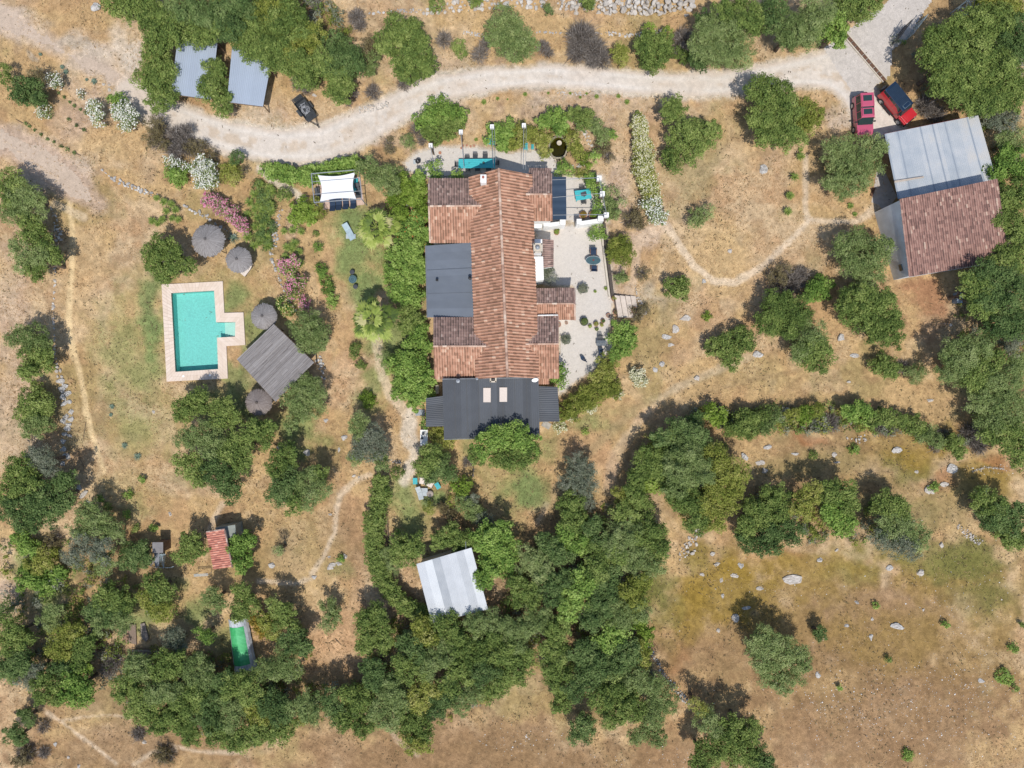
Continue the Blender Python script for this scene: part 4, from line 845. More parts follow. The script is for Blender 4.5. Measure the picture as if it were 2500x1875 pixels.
def water_mat(name, tintc, scale=6, bump=.08, fac=.06):
    m, n, l, b = new_mat(name); tr = n.new('ShaderNodeBsdfTransparent'); tr.inputs[0].default_value = (*tintc, 1)
    gl = n.new('ShaderNodeBsdfGlossy'); gl.inputs['Roughness'].default_value = .05; fr = n.new('ShaderNodeFresnel'); fr.inputs[0].default_value = 1.33
    g_ = n.new('ShaderNodeNewGeometry'); tx = n.new('ShaderNodeTexNoise'); tx.inputs['Scale'].default_value = scale; tx.inputs['Detail'].default_value = 2; tx.inputs['Distortion'].default_value = 1.5
    l.new(g_.outputs['Position'], tx.inputs['Vector']); bp = n.new('ShaderNodeBump'); bp.inputs['Strength'].default_value = bump; bp.inputs['Distance'].default_value = .05
    l.new(tx.outputs['Fac'], bp.inputs['Height']); l.new(bp.outputs[0], fr.inputs['Normal']); l.new(bp.outputs[0], gl.inputs['Normal'])
    ms = n.new('ShaderNodeMixShader'); l.new(fr.outputs[0], ms.inputs[0]); l.new(tr.outputs[0], ms.inputs[1]); l.new(gl.outputs[0], ms.inputs[2]); l.new(ms.outputs[0], n['Material Output'].inputs['Surface']); return m
wo = MB().poly([(x, y, -.02) for x, y in [(pond_c.x + .94 * math.cos(a) * pond_r, pond_c.y + .94 * 1.25 * math.sin(a) * pond_r) for a in np.linspace(0, 2 * math.pi, 24, endpoint=False)]]).build('water', water_mat('pond_water', (.55, .55, .25))); wo['kind'] = 'structure'
# ------------------------------------------------------------------ SWIMMING POOL
pool = thing('swimming_pool', 'turquoise rectangular swimming pool with pale stone coping and a stepped alcove', 'swimming pool', tuple(S(478, 810)))
DECK = [S(396, 695), S(545, 687), S(549, 764), S(595.5, 763), S(600, 842.5), S(554, 845), S(557.5, 924), S(408.5, 931.6)]
M_cop = tint_mat('coping_slabs', [(.62, .50, .40), (.67, .55, .45), (.71, .595, .50)], .85, noise=.8, nscale=2.5)
ZD = .16; V, F, Tt = [], [], []; r_ = np.random.default_rng(5)
n8 = 8; seg = 14
for k in range(n8):
    o0, o1, i0, i1 = DECK[k], DECK[(k + 1) % n8], POOLW[k], POOLW[(k + 1) % n8]; L = (o1 - o0).length; ns = max(3, int(L / .42))
    for j in range(ns):
        a, b = j / ns, (j + 1) / ns - .004
        for (p, q) in ((0, .495), (.505, 1)):
            b4 = len(V)
            for (tt, vv) in ((a, p), (b, p), (b, q), (a, q)): P_ = o0.lerp(o1, tt).lerp(i0.lerp(i1, tt), vv); V.append((P_.x, P_.y, ZD + r_.normal(0, .002)))
            F.append((b4, b4 + 1, b4 + 2, b4 + 3)); Tt.append(r_.uniform(.2, .9))
mesh_np('coping', V, F, M_cop, pool, tint=Tt)
mb = MB()
for k in range(n8):
    o0, o1, i0, i1 = DECK[k], DECK[(k + 1) % n8], POOLW[k], POOLW[(k + 1) % n8]
    z = lambda p, h: (p.x, p.y, h)
    mb.hexa([z(o0, -.2), z(o1, -.2), z(i1, -.2), z(i0, -.2)], [z(o0, ZD - .012), z(o1, ZD - .012), z(i1, ZD - .012), z(i0, ZD - .012)])
mb.build('coping_base', mat('mortar', (.50, .41, .34), .9), pool)
M_mos = mat('turquoise_mosaic', (.235, .56, .53), .5, var=.13, scale=7)  # ripple light of the water put into the basin colour as mottling
M_mos2 = mat('pale_step_mosaic', (.50, .66, .60), .5, var=.1, scale=11)
PZ = -1.05; mb = MB(); main = [POOLW[0], POOLW[1], POOLW[2], POOLW[5], POOLW[6], POOLW[7]]
mb.poly([(p.x, p.y, PZ) for p in reversed(POOLW)])
for k in range(n8): a, b = POOLW[k], POOLW[(k + 1) % n8]; mb.poly([(a.x, a.y, ZD - .012), (b.x, b.y, ZD - .012), (b.x, b.y, PZ), (a.x, a.y, PZ)])
mb.build('basin', M_mos, pool)
for k in range(5):
    f0_, f1_ = .12 + .176 * k, .12 + .176 * (k + 1); a, b = POOLW[2].lerp(POOLW[3], f0_), POOLW[2].lerp(POOLW[3], min(1, f1_)); c, d = POOLW[5].lerp(POOLW[4], min(1, f1_)), POOLW[5].lerp(POOLW[4], f0_)
    zt = -.85 + .19 * k; MB().hexa([(p.x, p.y, PZ) for p in (d, c, b, a)], [(p.x, p.y, zt) for p in (d, c, b, a)]).build('pool_step', M_mos if k < 1 else M_mos2, pool)
for (x, y) in ((449.5, 918.5), (514, 916)): p = S(x, y); MB().cyl((p.x, p.y, ZD), .13, .012, 14).build('skimmer_lid', M_white, pool)
wq = [p for p in POOLW]; V = []
wo = MB().poly([(p.x, p.y, .03) for p in reversed(wq)]).build('water', water_mat('pool_water', (.84, .97, .95), 9, .05)); wo['kind'] = 'structure'
# ------------------------------------------------------------------ THATCH
M_thatch = tint_mat('grey_thatch', [(.125, .113, .108), (.205, .188, .18), (.27, .252, .243), (.345, .325, .315)], .95, noise=.25, nscale=3)
M_thatchb = tint_mat('brown_thatch', [(.11, .092, .080), (.185, .155, .140), (.24, .205, .19), (.31, .275, .26)], .95, noise=.25, nscale=3)
M_wood = mat('weathered_wood', (.16, .11, .075), .85, var=.3, scale=5)
def thatch_round(x, y, rp, h, label, m, seed):
    c = S(x, y, h); rr = rp / PPM * (CAMH - h + .3) / CAMH; r = np.random.default_rng(seed); root = thing('thatched_parasol', label, 'thatched parasol', (c.x, c.y, 0), group=None)
    n, k = 170, 12; V, Tt = [], []; st_ = r.normal(0, 1, n); tv = np.clip(.55 + st_ * .13, 0, 1)
    for j in range(k + 1):
        f = j / k
        for i in range(n):
            a = 2 * math.pi * i / n + r.normal(0, .004); q = rr * f * (1 + (.035 * r.normal() + .012 * math.sin(9 * a)) * (f ** 4)); V.append((c.x + q * math.cos(a), c.y + q * math.sin(a), h - f * .62 * rr * .72 - f ** 8 * .08 + r.normal(0, .005) * (f > 0)))
    F = []
    for j in range(k):
        for i in range(n): i2 = (i + 1) % n; F.append((j * n + i, (j + 1) * n + i, (j + 1) * n + i2, j * n + i2)); Tt.append(min(1, max(0, tv[i] + r.normal(0, .12))))
    mesh_np('thatch', V, F, m, root, tint=Tt)
    MB().lathe((c.x, c.y, h - .05), [(.16, 0), (.12, .1), (.02, .14)], 12).build('thatch_cap', m, root)
    mb = MB(); mb.cyl((c.x, c.y, 0), .08, h - .1, 10)
    for i in range(8): a = i * math.pi / 4; mb.tube((c.x, c.y, h - .25), (c.x + rr * .9 * math.cos(a), c.y + rr * .9 * math.sin(a), h - .35 - .42 * rr), .025, 5)
    mb.build('post', M_wood, root)
    if rr > 1.6:
        for i in range(6): a = i * math.pi / 3 + .3; MB().tube((c.x + rr * .8 * math.cos(a), c.y + rr * .8 * math.sin(a), 0), (c.x + rr * .8 * math.cos(a), c.y + rr * .8 * math.sin(a), h - .3 - .42 * rr), .05, 6).build('leg', M_wood, root)
    return root
thatch_round(500, 583, 40.5, 3.0, 'largest round grey thatch roof, beside the pink oleanders', M_thatch, 1)
thatch_round(576.6, 631.6, 32, 2.6, 'round grey thatch parasol below right of the largest one', M_thatch, 2)
thatch_round(639, 771, 32, 2.6, 'round grey thatch parasol touching the rectangular thatch roof', M_thatch, 3)
thatch_round(626, 982.5, 33, 2.6, 'round brownish thatch parasol at the bottom corner of the rectangular roof', M_thatchb, 4)
rth = thing('thatched_pergola', 'large rectangular grey thatched roof beside the pool', 'pergola', tuple(S(672, 880)))
q4 = [S(578, 877, 2.9), S(668, 791, 2.9), S(767, 885, 2.9), S(673, 981, 2.9)]
o = slope_patch('thatch', q4[1], q4[2], q4[3], q4[0], M_thatch, rth, pitch=.07, depth=.03, course=.8, step=.03, jit=.02, seed=8, per=2, prof='wave', tint=lambda u, v, r: np.clip(r.normal(.5, .17, u.shape[0])[:, None] + r.normal(0, .07, u.shape) + .0 * v, 0, 1))
for j in range(5):
    a, b = q4[1].lerp(q4[0], j / 4), q4[2].lerp(q4[3], j / 4); MB().tube(a.lerp(b, .04) - Vector((0, 0, .12)), a.lerp(b, .96) - Vector((0, 0, .12)), .06, 6).build('beam', M_wood, rth)
for (u, v) in ((.06, .06), (.5, .06), (.94, .06), (.06, .94), (.5, .94), (.94, .94)):
    p = q4[1].lerp(q4[2], u).lerp(q4[0].lerp(q4[3], u), v); MB().tube((p.x, p.y, 0), (p.x, p.y, 2.78), .09, 8).build('post', M_wood, rth)
# ------------------------------------------------------------------ SHADE SAIL
sl = thing('shade_sail', 'white shade sail stretched in a grey metal frame over loungers', 'shade sail', tuple(S(820, 455)))
cs = [S(776, 428, 2.7), S(867, 421, 2.7), S(870, 486, 2.6), S(780.6, 493, 2.6)]; n = 14; V, F = [], []
for i in range(n + 1):
    for j in range(n + 1):
        u, v = i / n, j / n; bu = .09 * math.sin(math.pi * v) * (1 - 2 * u) * 1; bv = .09 * math.sin(math.pi * u) * (1 - 2 * v)
        P_ = cs[0].lerp(cs[1], u + bu * (1 - abs(1 - 2 * u) * 0) * .9).lerp(cs[3].lerp(cs[2], u + bu * .9), v + bv * .9)
        V.append((P_.x, P_.y, P_.z - .12 * math.sin(math.pi * u) * math.sin(math.pi * v) + .015 * math.sin(9 * u + 5 * v)))
F = grid_faces(n + 1, n + 1); M_sail = tint_mat('white_sailcloth', [(.78, .79, .82), (.86, .87, .88)], .8, transl=.15); mesh_np('sail', V, F, M_sail, sl, tint=np.full(len(F), .6), smooth=True)
fr = [S(760, 424, 2.75), S(877, 414, 2.75), S(883, 486, 2.7), S(767, 494, 2.7)]
for a, b in ((0, 1), (1, 2), (2, 3), (3, 0)): MB().tube(fr[a], fr[b], .05, 6).build('rail', M_grey, sl)
for v in (.28, .72): MB().tube(fr[0].lerp(fr[3], v), fr[1].lerp(fr[2], v), .03, 6).build('rail', M_grey, sl)
for p in fr: MB().tube((p.x, p.y, 0), p, .05, 8).build('post', M_grey, sl)
for a, b in zip(cs, fr): MB().tube(a, b, .012, 4).build('rope', M_grey, sl)
dk = [S(772, 440), S(880, 432), S(890, 500), S(785, 513)]; MB().prism([dk[3], dk[2], dk[1], dk[0]], -.1, .1).build('paved_floor', mat('pinkish_paving', (.52, .38, .31), .9, var=.15, scale=4), tag(thing('sail_terrace', 'small pinkish paved floor under the white shade sail', 'terrace', tuple(S(830, 475)))))
# ------------------------------------------------------------------ CARPORTS, SHEDS, BARN
def posts(pts, h, m, root, r=.06):
    for p in pts: MB().tube((p.x, p.y, -.1), (p.x, p.y, h), r, 6).build('post', m, root)
def carport(q, label, seed, z0=2.7, z1=2.45):
    A, B, Cc, Dd = S(*q[0], z0), S(*q[1], z0), S(*q[2], z1), S(*q[3], z1); c = (A + B + Cc + Dd) / 4
    root = thing('carport', label, 'carport', (c.x, c.y, 0)); metal('roof', A, B, Cc, Dd, M_galv, root, .22, seed, 5, 2, .35, .7, .03)
    posts([A.lerp(Cc, .05), B.lerp(Dd, .05), Cc.lerp(A, .05), Dd.lerp(B, .05)], z1 - .05, M_wood, root)
    for a, b in ((A, B), (Dd, Cc)): MB().tube(a.lerp(b, .02) - Vector((0, 0, .12)), a.lerp(b, .98) - Vector((0, 0, .12)), .05).build('beam', M_wood, root)
    return root
carport([(435.5, 81), (532, 94), (515, 243), (416.7, 229)], 'left-hand blue-grey metal carport roof, under the trees', 5)
carport([(567, 111), (661, 158), (642, 260), (554, 249)], 'right-hand blue-grey metal carport roof, next to the trailer', 6)
def shed_white():
    q = [(1016.5, 1377), (1151, 1337), (1191.5, 1487.5), (1054, 1522)]; A, B, Cc, Dd = S(*q[0], 2.9), S(*q[1], 3.1), S(*q[2], 2.9), S(*q[3], 2.7); c = (A + B + Cc + Dd) / 4
    root = thing('metal_shed', 'shed with a bleached white corrugated metal roof amid trees', 'shed', (c.x, c.y, 0))
    metal('roof', A, B, Cc, Dd, M_galvw, root, .18, 7, 7, 2, .05, .95, .03); MB().prism(inset([A, Dd, Cc, B], .35), -.1, 2.55).build('wall', M_cream, root)
    p = S(1137, 1322, 3.2); MB().tube(S(1137, 1322, 2.9), B.lerp(A, .1), .03).build('antenna_rod', M_grey, root)
shed_white()
def tile_shed():
    z = 2.3; A, B, Cc, Dd = S(503.5, 1299, z), S(548, 1292, z + .25), S(567, 1384, z + .25), S(521, 1390, z); c = (A + Cc) / 2; root = thing('tile_shed', 'small garden shed with a pink-red tile roof', 'shed', (c.x, c.y, 0))
    slope_patch('roof', B, Cc, Dd, A, M_tilep, root, pitch=.25, depth=.07, seed=90, spread=.2)
    ridge('verge_tiles', A, B, root, 91, .1, M_tiled); ridge('verge_tiles', B, Cc, root, 92, .1, M_tiled)
    MB().prism(inset([A, Dd, Cc, B], .25), -.1, 2.15).build('wall', M_cream, root)
    a = [S(524, 1283, 1.9), S(574, 1279, 1.9), S(579, 1315, 1.9), S(556, 1318, 1.9), S(545, 1290, 1.9)]; MB().prism([S(524, 1289, 1.9), S(556, 1322, 1.9), S(578, 1318, 1.9), S(574, 1281, 1.9)], -.1, 1.9).build('flat_annex', mat('grey_green_felt', (.24, .26, .23), .9, var=.12), root)
tile_shed()
def cage():
    z = 1.9; p = [S(372, 1324, z), S(398, 1324, z), S(398, 1350, z), S(372, 1350, z)]; root = thing('wire_cage', 'small grey-roofed hut with a curved wire mesh run', 'animal pen', ((p[0].x + p[2].x) / 2, (p[0].y + p[2].y) / 2, 0))
    MB().prism([p[3], p[2], p[1], p[0]], 1.82, 1.9).build('roof', mat('grey_board', (.20, .19, .19), .8, var=.15), root); MB().prism(inset([p[3], p[2], p[1], p[0]], .12), -.05, 1.8).build('wall', M_wood, root)
    a, b, c, d = S(376, 1350, 1.5), S(389, 1350, 1.5), S(388, 1383, 1.5), S(378, 1383, 1.5); MB().hexa([x - Vector((0, 0, .05)) for x in (d, c, b, a)], [d, c, b, a]).build('board', mat('grey_board', (.20, .21, .23), .8), root)
    pts = [(372, 1352), (365, 1362), (363, 1372), (367, 1382), (380, 1386), (400, 1386), (415, 1386), (424, 1383)]; mb = MB()
    for zz in (.1, .8, 1.45):
        for u, v in zip(pts[:-1], pts[1:]): mb.tube(S(*u, zz), S(*v, zz), .025, 4)
    for u in pts: mb.tube(S(*u, .0), (S(*u, 1.45).x, S(*u, 1.45).y, 1.45), .03, 4)
    top = [S(*u, 1.45) for u in pts]
    for k in range(1, 6):
        for j in range(7): mb.tube(top[k], top[k].lerp(S(380 + j * 4, 1352, 1.45), 1.0), .007, 3)
    mb.tube(S(395, 1352, 1.45), top[5], .02, 4); mb.build('mesh_run', mat('pale_blue_wire', (.35, .45, .50), .6), root)
cage()
def tunnel():
    root = thing('netted_tunnel', 'translucent plastic grow tunnel with bright green netting', 'greenhouse', tuple(S(586, 1580)))
    A, B, Cc, Dd = S(551, 1514, 1.0), S(597.5, 1511, 1.0), S(622, 1638, 1.0), S(566, 1645, 1.0); n, k = 16, 14; V = []
    def P(u, v, e=0):
        b = A.lerp(B, u).lerp(Dd.lerp(Cc, u), v); return (b.x, b.y, .25 + 1.05 * math.sin(math.pi * u) ** .6 + .03 * math.sin(40 * v + 9 * u) * math.sin(17 * u) + e)
    V = [P(i / n, j / k) for i in range(n + 1) for j in range(k + 1)]; F = grid_faces(n + 1, k + 1); mesh_np('plastic_sheet', V, F, tint_mat('silver_plastic', [(.38, .42, .46), (.58, .62, .66)], .3, spec=.6), root, tint=np.random.default_rng(3).random(len(F)))
    V = [P(.13 + .72 * i / n, .14 + .72 * j / k, .03) for i in range(n + 1) for j in range(k + 1)]; tt = (np.arange(n)[:, None] // 8 * .5 + np.arange(k)[None, :] // 3 % 2 * .3 + 0.1).ravel()
    mesh_np('green_netting', V, F, tint_mat('green_net', [(.05, .36, .12), (.12, .50, .22)], .6), root, tint=tt)
    MB().tube(S(566, 1645, .3), S(555, 1662, .1), .02).build('guy_rod', M_grey, root)
tunnel()
# barn
def barn():
    root = thing('barn', 'barn with a weathered metal roof half and a red tile roof half', 'barn', tuple(S(2290, 480)))
    z = 3.0; A, B0, B, Cc, Dd = S(2159.5, 327, z), S(2372, 284, z), S(2398, 303, z), S(2433, 440, z - .1), S(2192, 486, z - .1)
    def tn(u, v, r):
        g = r.uniform(.2, .8, (10, 3)); q = g[np.minimum((u * 9).astype(int), 9), np.minimum((v * 2.2).astype(int), 2)]; return np.where(np.abs((u * 8) % 1 - .5) > .44, .05, q)
    o = slope_patch('metal_roof', A, S(2388, 281, z), Cc, Dd, M_barnmetal, root, pitch=.2, depth=.03, course=30, step=0, jit=0, prof='wave', per=6, seed=33, tint=tn)
    # cut off the corner
    posts([A.lerp(Cc, .03), B.lerp(Dd, .05), A.lerp(B, .5) * 1], z - .1, M_wood, root, .09)
    MB().tube(A - Vector((0, 0, .1)), B0 - Vector((0, 0, .1)), .06).build('red_beam', mat('rust_red_paint', (.28, .05, .04), .7), root)
    w0 = inset([S(2290, 310, z), S(2390, 300, z), S(2425, 440, z), S(2300, 470, z)], .3); MB().prism([w0[3], w0[2], w0[1], w0[0]], -.1, 2.75).build('wall', M_cream, root)
    MB().hexa([S(2184, 446.5, 3.09), S(2256, 434, 3.09), S(2256, 430, 3.09), S(2184, 441, 3.09)], [S(2184, 446.5, 3.17), S(2256, 434, 3.17), S(2256, 430, 3.17), S(2184, 441, 3.17)]).build('loose_plank', mat('pale_plank', (.42, .36, .30), .8), root)
    zh, zl = 5.2, 3.1; E, F_, G, H_ = S(2196, 486, zh), S(2436, 436, zh), S(2462, 634, zl), S(2219, 676, zl)
    slope_patch('tile_roof', E, F_, G, H_, M_tileb, root, pitch=.25, depth=.06, course=.38, seed=34, spread=.11, jit=.02)
    # grey-blue plastered walls under the tiles
    k = lambda p, zz: (p.x, p.y, zz); q = [E.lerp(G, .012), F_.lerp(H_, .012), G.lerp(E, .012), H_.lerp(F_, .012)]; Mw = mat('blue_grey_plaster', (.60, .64, .68), .85, var=.12, scale=1.2)
    MB().hexa([k(q[3], -.1), k(q[2], -.1), k(q[1], -.1), k(q[0], -.1)], [k(q[3], zl - .12), k(q[2], zl - .12), k(q[1], zh - .12), k(q[0], zh - .12)]).build('wall', Mw, root)
    a, b = Vector(q[0]), Vector(q[3]); d = (b - a); d.z = 0; f = .86; p = Vector((a.x, a.y, 0)).lerp(Vector((b.x, b.y, 0)), f); ang = math.atan2(d.y, d.x)
    o = MB().box((p.x - .03, p.y, 2.0), (.7, .1, .55), ang).build('window', mat('dark_window', (.03, .05, .06), .2, spec=.6), root)
    mb = MB()
    for i in range(5): e = Vector((math.cos(ang), math.sin(ang), 0)) * (-.3 + .15 * i); mb.tube(p + e + Vector((-.1, 0, 1.7)), p + e + Vector((-.1, 0, 2.3)), .012, 4)
    mb.build('window_bars', M_black, o)
    MB().prism([S(2127, 494), S(2145, 500), S(2160, 520), S(2190, 480), S(2150, 400), S(2140, 420)], -.05, .03).build('concrete_floor', mat('pale_slab', (.46, .42, .38), .9, var=.12), root)
barn()
# garden beds and cold frame among the lower trees
def bed(pts, label, m):
    o = MB().prism(pts, -.05, .16).build('garden_bed', m); tag(o, label, 'garden bed'); return o
MS1 = mat('tilled_soil', (.24, .18, .14), .95, var=.25, scale=12, bump=.8)
bed([T(0, 3, 1090, 600), T(0, 3, 1158, 612), T(0, 3, 1150, 445), T(0, 3, 1095, 438)], 'greyish-brown soil bed, the middle of three narrow beds', MS1)
bed([T(0, 3, 1040, 600), T(0, 3, 1086, 606), T(0, 3, 1092, 455), T(0, 3, 1055, 470)], 'reddish soil bed, left of three narrow beds', mat('reddish_soil', (.30, .19, .13), .95, var=.2, scale=12, bump=.8))
bed([T(0, 3, 1200, 560), T(0, 3, 1240, 590), T(0, 3, 1260, 560), T(0, 3, 1225, 430), T(0, 3, 1190, 440)], 'grey soil bed, right of three narrow beds', mat('grey_soil', (.27, .23, .20), .95, var=.2, scale=12, bump=.8))
cf = thing('cold_frame', 'weathered wooden frame of four bays under the lower trees', 'planter frame', tuple(T(0, 3, 1240, 700)))
mb = MB(); a, b, c, d = T(0, 3, 1120, 668, .6), T(0, 3, 1370, 675, .6), T(0, 3, 1370, 745, .6), T(0, 3, 1120, 738, .6)
for u, v in ((a, b), (b, c), (c, d), (d, a)): mb.tube(u, v, .04, 5)
for f in (.35, .62): mb.tube(a.lerp(b, f), d.lerp(c, f), .035, 5)
for p in (a, b, c, d): mb.tube((p.x, p.y, 0), p, .04, 5)
mb.build('frame', mat('pale_old_wood', (.36, .32, .28), .9), cf); MB().prism([d, c, b, a], -.05, .25).build('soil', MS1, cf)
# ------------------------------------------------------------------ VEHICLES
M_glass = mat('car_glass', (.025, .045, .045), .08, var=.05, spec=.7)
M_rubber = mat('tyre_rubber', (.028, .028, .03), .8, var=.2)
M_alloy = mat('wheel_alloy', (.45, .45, .46), .4, metal=.6)
def loft(secs, m, name, parent, bevel=.04):
    """secs: list of (x, halfwidth_bottom, halfwidth_top, z0, z1)"""
    mb = MB(); V = []
    for (x, wb, wt, z0, z1) in secs: V += [(x, -wb, z0), (x, wb, z0), (x, wt, z1), (x, -wt, z1)]
    mb.v = V; n = len(secs)
    for k in range(n - 1):
        a, b = k * 4, k * 4 + 4
        for j in range(4): j2 = (j + 1) % 4; mb.f.append((a + j, a + j2, b + j2, b + j))
    mb.f.append((3, 2, 1, 0)); mb.f.append(tuple(4 * (n - 1) + j for j in range(4)))
    return mb.build(name, m, parent, bevel=bevel)
def wheel(root, x, y, r=.38, w_=.24, name='wheel'):
    q = MB(); n = 20
    for yy, rr in ((-w_ / 2, r * .92), (-w_ / 2 + .03, r), (w_ / 2 - .03, r), (w_ / 2, r * .92)):
        for k in range(n): a = 2 * math.pi * k / n; q.v.append((x + rr * math.cos(a), y + yy, r + rr * math.sin(a)))
    for j in range(3):
        for k in range(n): k2 = (k + 1) % n; q.f.append((j * n + k, j * n + k2, (j + 1) * n + k2, (j + 1) * n + k))
    q.f.append(tuple(range(n))); q.f.append(tuple(3 * n + k for k in range(n))); o = q.build(name, M_rubber, root)
    h = MB(); h.tube((x, y - w_ / 2 - .012, r), (x, y + w_ / 2 + .012, r), r * .58, 14); h.build('rim', M_alloy, o); return o
def suv():
    root = thing('parked_car', 'parked pinkish-red off-road car with two dark sunroofs', 'car'); P = mat('rose_red_paint', (.48, .085, .15), .28, var=.05, spec=.6, coat=.6, scale=.8)
    loft([(-2.2, .86, .88, .42, .95), (-2.12, .89, .90, .34, 1.12), (1.55, .89, .90, .34, 1.12), (2.1, .86, .82, .36, 1.02), (2.25, .80, .76, .42, .90)], P, 'body', root, .05)
    loft([(-2.16, .86, .70, 1.1, 1.86), (-1.2, .87, .71, 1.1, 1.94), (.35, .87, .70, 1.1, 1.80), (1.05, .85, .80, 1.08, 1.13)], M_glass, 'windows', root, .02)
    loft([(-2.14, .73, .71, 1.83, 1.93), (-.72, .74, .72, 1.86, 1.96), (-.66, .74, .72, 1.80, 1.88), (.42, .73, .70, 1.78, 1.86), (.50, .72, .69, 1.75, 1.80)], P, 'roof', root, .03)
    for y in (-.80, .80):
        for x in (-2.05, -1.2, -.3, .5): MB().tube((x, y * 1.08, 1.1), (x + .04, y * .90, 1.84), .035, 4).build('pillar', P, root)
    for (x, w_) in ((-1.55, .62), (-.12, .58)): MB().box((x, 0, 1.955 if x < -1 else 1.875), (w_, .95, .03)).build('sunroof', M_glass, root, bevel=.01)
    for y in (-.62, .62): MB().box((-.75, y, 1.97), (2.2, .035, .04)).build('roof_rail', P, root)
    MB().box((1.62, 0, 1.105), (.95, 1.15, .05)).build('bonnet', P, root, bevel=.03)
    MB().tube((.72, -.4, 1.42), (.95, .25, 1.24), .012).tube((.72, .2, 1.42), (.95, .7, 1.22), .012).build('wiper', M_black, root)
    for y in (-1.02, 1.02): MB().box((.72, y, 1.18), (.14, .24, .16)).build('mirror', M_black, root, bevel=.03)
    for x in (-1.35, 1.3):
        for y in (-.82, .82): wheel(root, x, y)
    for y in (-.62, .62): MB().box((2.24, y, .74), (.06, .32, .18)).build('headlight', M_alloy, root, bevel=.02)
    MB().box((2.25, 0, .5), (.16, 1.7, .2)).build('bumper', M_dgrey, root, bevel=.04); MB().box((-2.26, 0, .5), (.16, 1.7, .2)).build('bumper', M_dgrey, root, bevel=.04)
    q = MB(); q.tube((-2.2, .1, 1.05), (-2.42, .1, 1.05), .37, 18); q.build('spare_wheel', M_rubber, root); return root
c = suv(); place(c, S(2098, 291), R(-90 + 3.5)); 
def offroader():
    root = thing('parked_car', 'red boxy off-road vehicle with navy roof rack and rear spare wheel', 'car'); P = mat('bright_red_paint', (.50, .025, .035), .3, var=.06, spec=.6, coat=.5, scale=.8)
    NV = mat('navy_roof', (.012, .030, .065), .35, var=.1, spec=.5, coat=.3)
    loft([(-2.15, .88, .88, .5, 1.2), (1.15, .88, .88, .5, 1.2), (1.25, .80, .80, .5, 1.2), (2.25, .76, .74, .55, 1.12)], P, 'body', root, .03)
    for y in (-.8, .8): MB().box((1.72, y, .93), (1.0, .22, .2)).build('wing', P, root, bevel=.04)
    MB().box((1.72, 0, 1.20), (.92, 1.12, .06)).build('bonnet', P, root, bevel=.03); MB().box((1.68, 0, 1.245), (.6, .7, .03)).build('bonnet_panel', P, root, bevel=.015)
    loft([(-2.13, .84, .74, 1.2, 1.84), (.85, .84, .74, 1.2, 1.84), (1.22, .82, .74, 1.2, 1.30)], M_glass, 'windows', root, .01)
    for y in (-1, 1):
        MB().hexa([(-2.12, y * .86, 1.2), (.9, y * .86, 1.2), (.9, y * .83, 1.2), (-2.12, y * .83, 1.2)], [(-2.12, y * .80, 1.55), (.2, y * .80, 1.55), (.2, y * .77, 1.55), (-2.12, y * .77, 1.55)]).build('side_panel', P, root)
        for x in (-2.1, -1.15, -.2, .75): MB().tube((x, y * .87, 1.2), (x, y * .76, 1.84), .035, 4).build('pillar', P, root)
    loft([(-2.15, .76, .74, 1.82, 1.93), (.95, .76, .74, 1.82, 1.93)], NV, 'roof', root, .04)
    q = MB()
    for k in range(9): q.box((-.75, -.6 + .15 * k, 1.985), (2.1, .045, .025))
    for x in (-1.8, -1.1, -.4, .3): q.box((x, 0, 1.965), (.04, 1.35, .03))
    q.build('roof_rack', mat('rack_slats', (.035, .06, .10), .5), root); MB().box((.62, 0, 1.945), (.42, .85, .03)).build('sunroof_frame', mat('pale_seal', (.20, .27, .32), .6), root, bevel=.02); MB().box((.62, 0, 1.965), (.36, .79, .025)).build('sunroof', NV, root)
    for y in (-1.0, 1.0):
        MB().box((.95, y * 1.02, 1.45), (.12, .2, .22)).build('mirror', M_black, root, bevel=.03)
        MB().box((-.35, y * .93, .46), (1.9, .2, .05)).build('side_step', M_black, root)
    for x in (-1.35, 1.55):
        for y in (-.80, .80): wheel(root, x, y, .41, .26)
    MB().box((2.3, 0, .62), (.16, 1.75, .18)).build('bumper', M_black, root, bevel=.02)
    for y in (-.55, .55): MB().cyl((2.26, y, .9), .1, .0, 12) and MB().tube((2.24, y, .92), (2.3, y, .92), .1, 14).build('headlight', M_alloy, root)
    o = MB().tube((-2.2, -.25, 1.15), (-2.45, -.25, 1.15), .42, 18).build('spare_wheel', M_rubber, root); MB().tube((-2.44, -.25, 1.15), (-2.47, -.25, 1.15), .22, 14).build('rim', M_alloy, o); return root
c = offroader(); place(c, S(2180, 263), R(-50.5), 1.0)
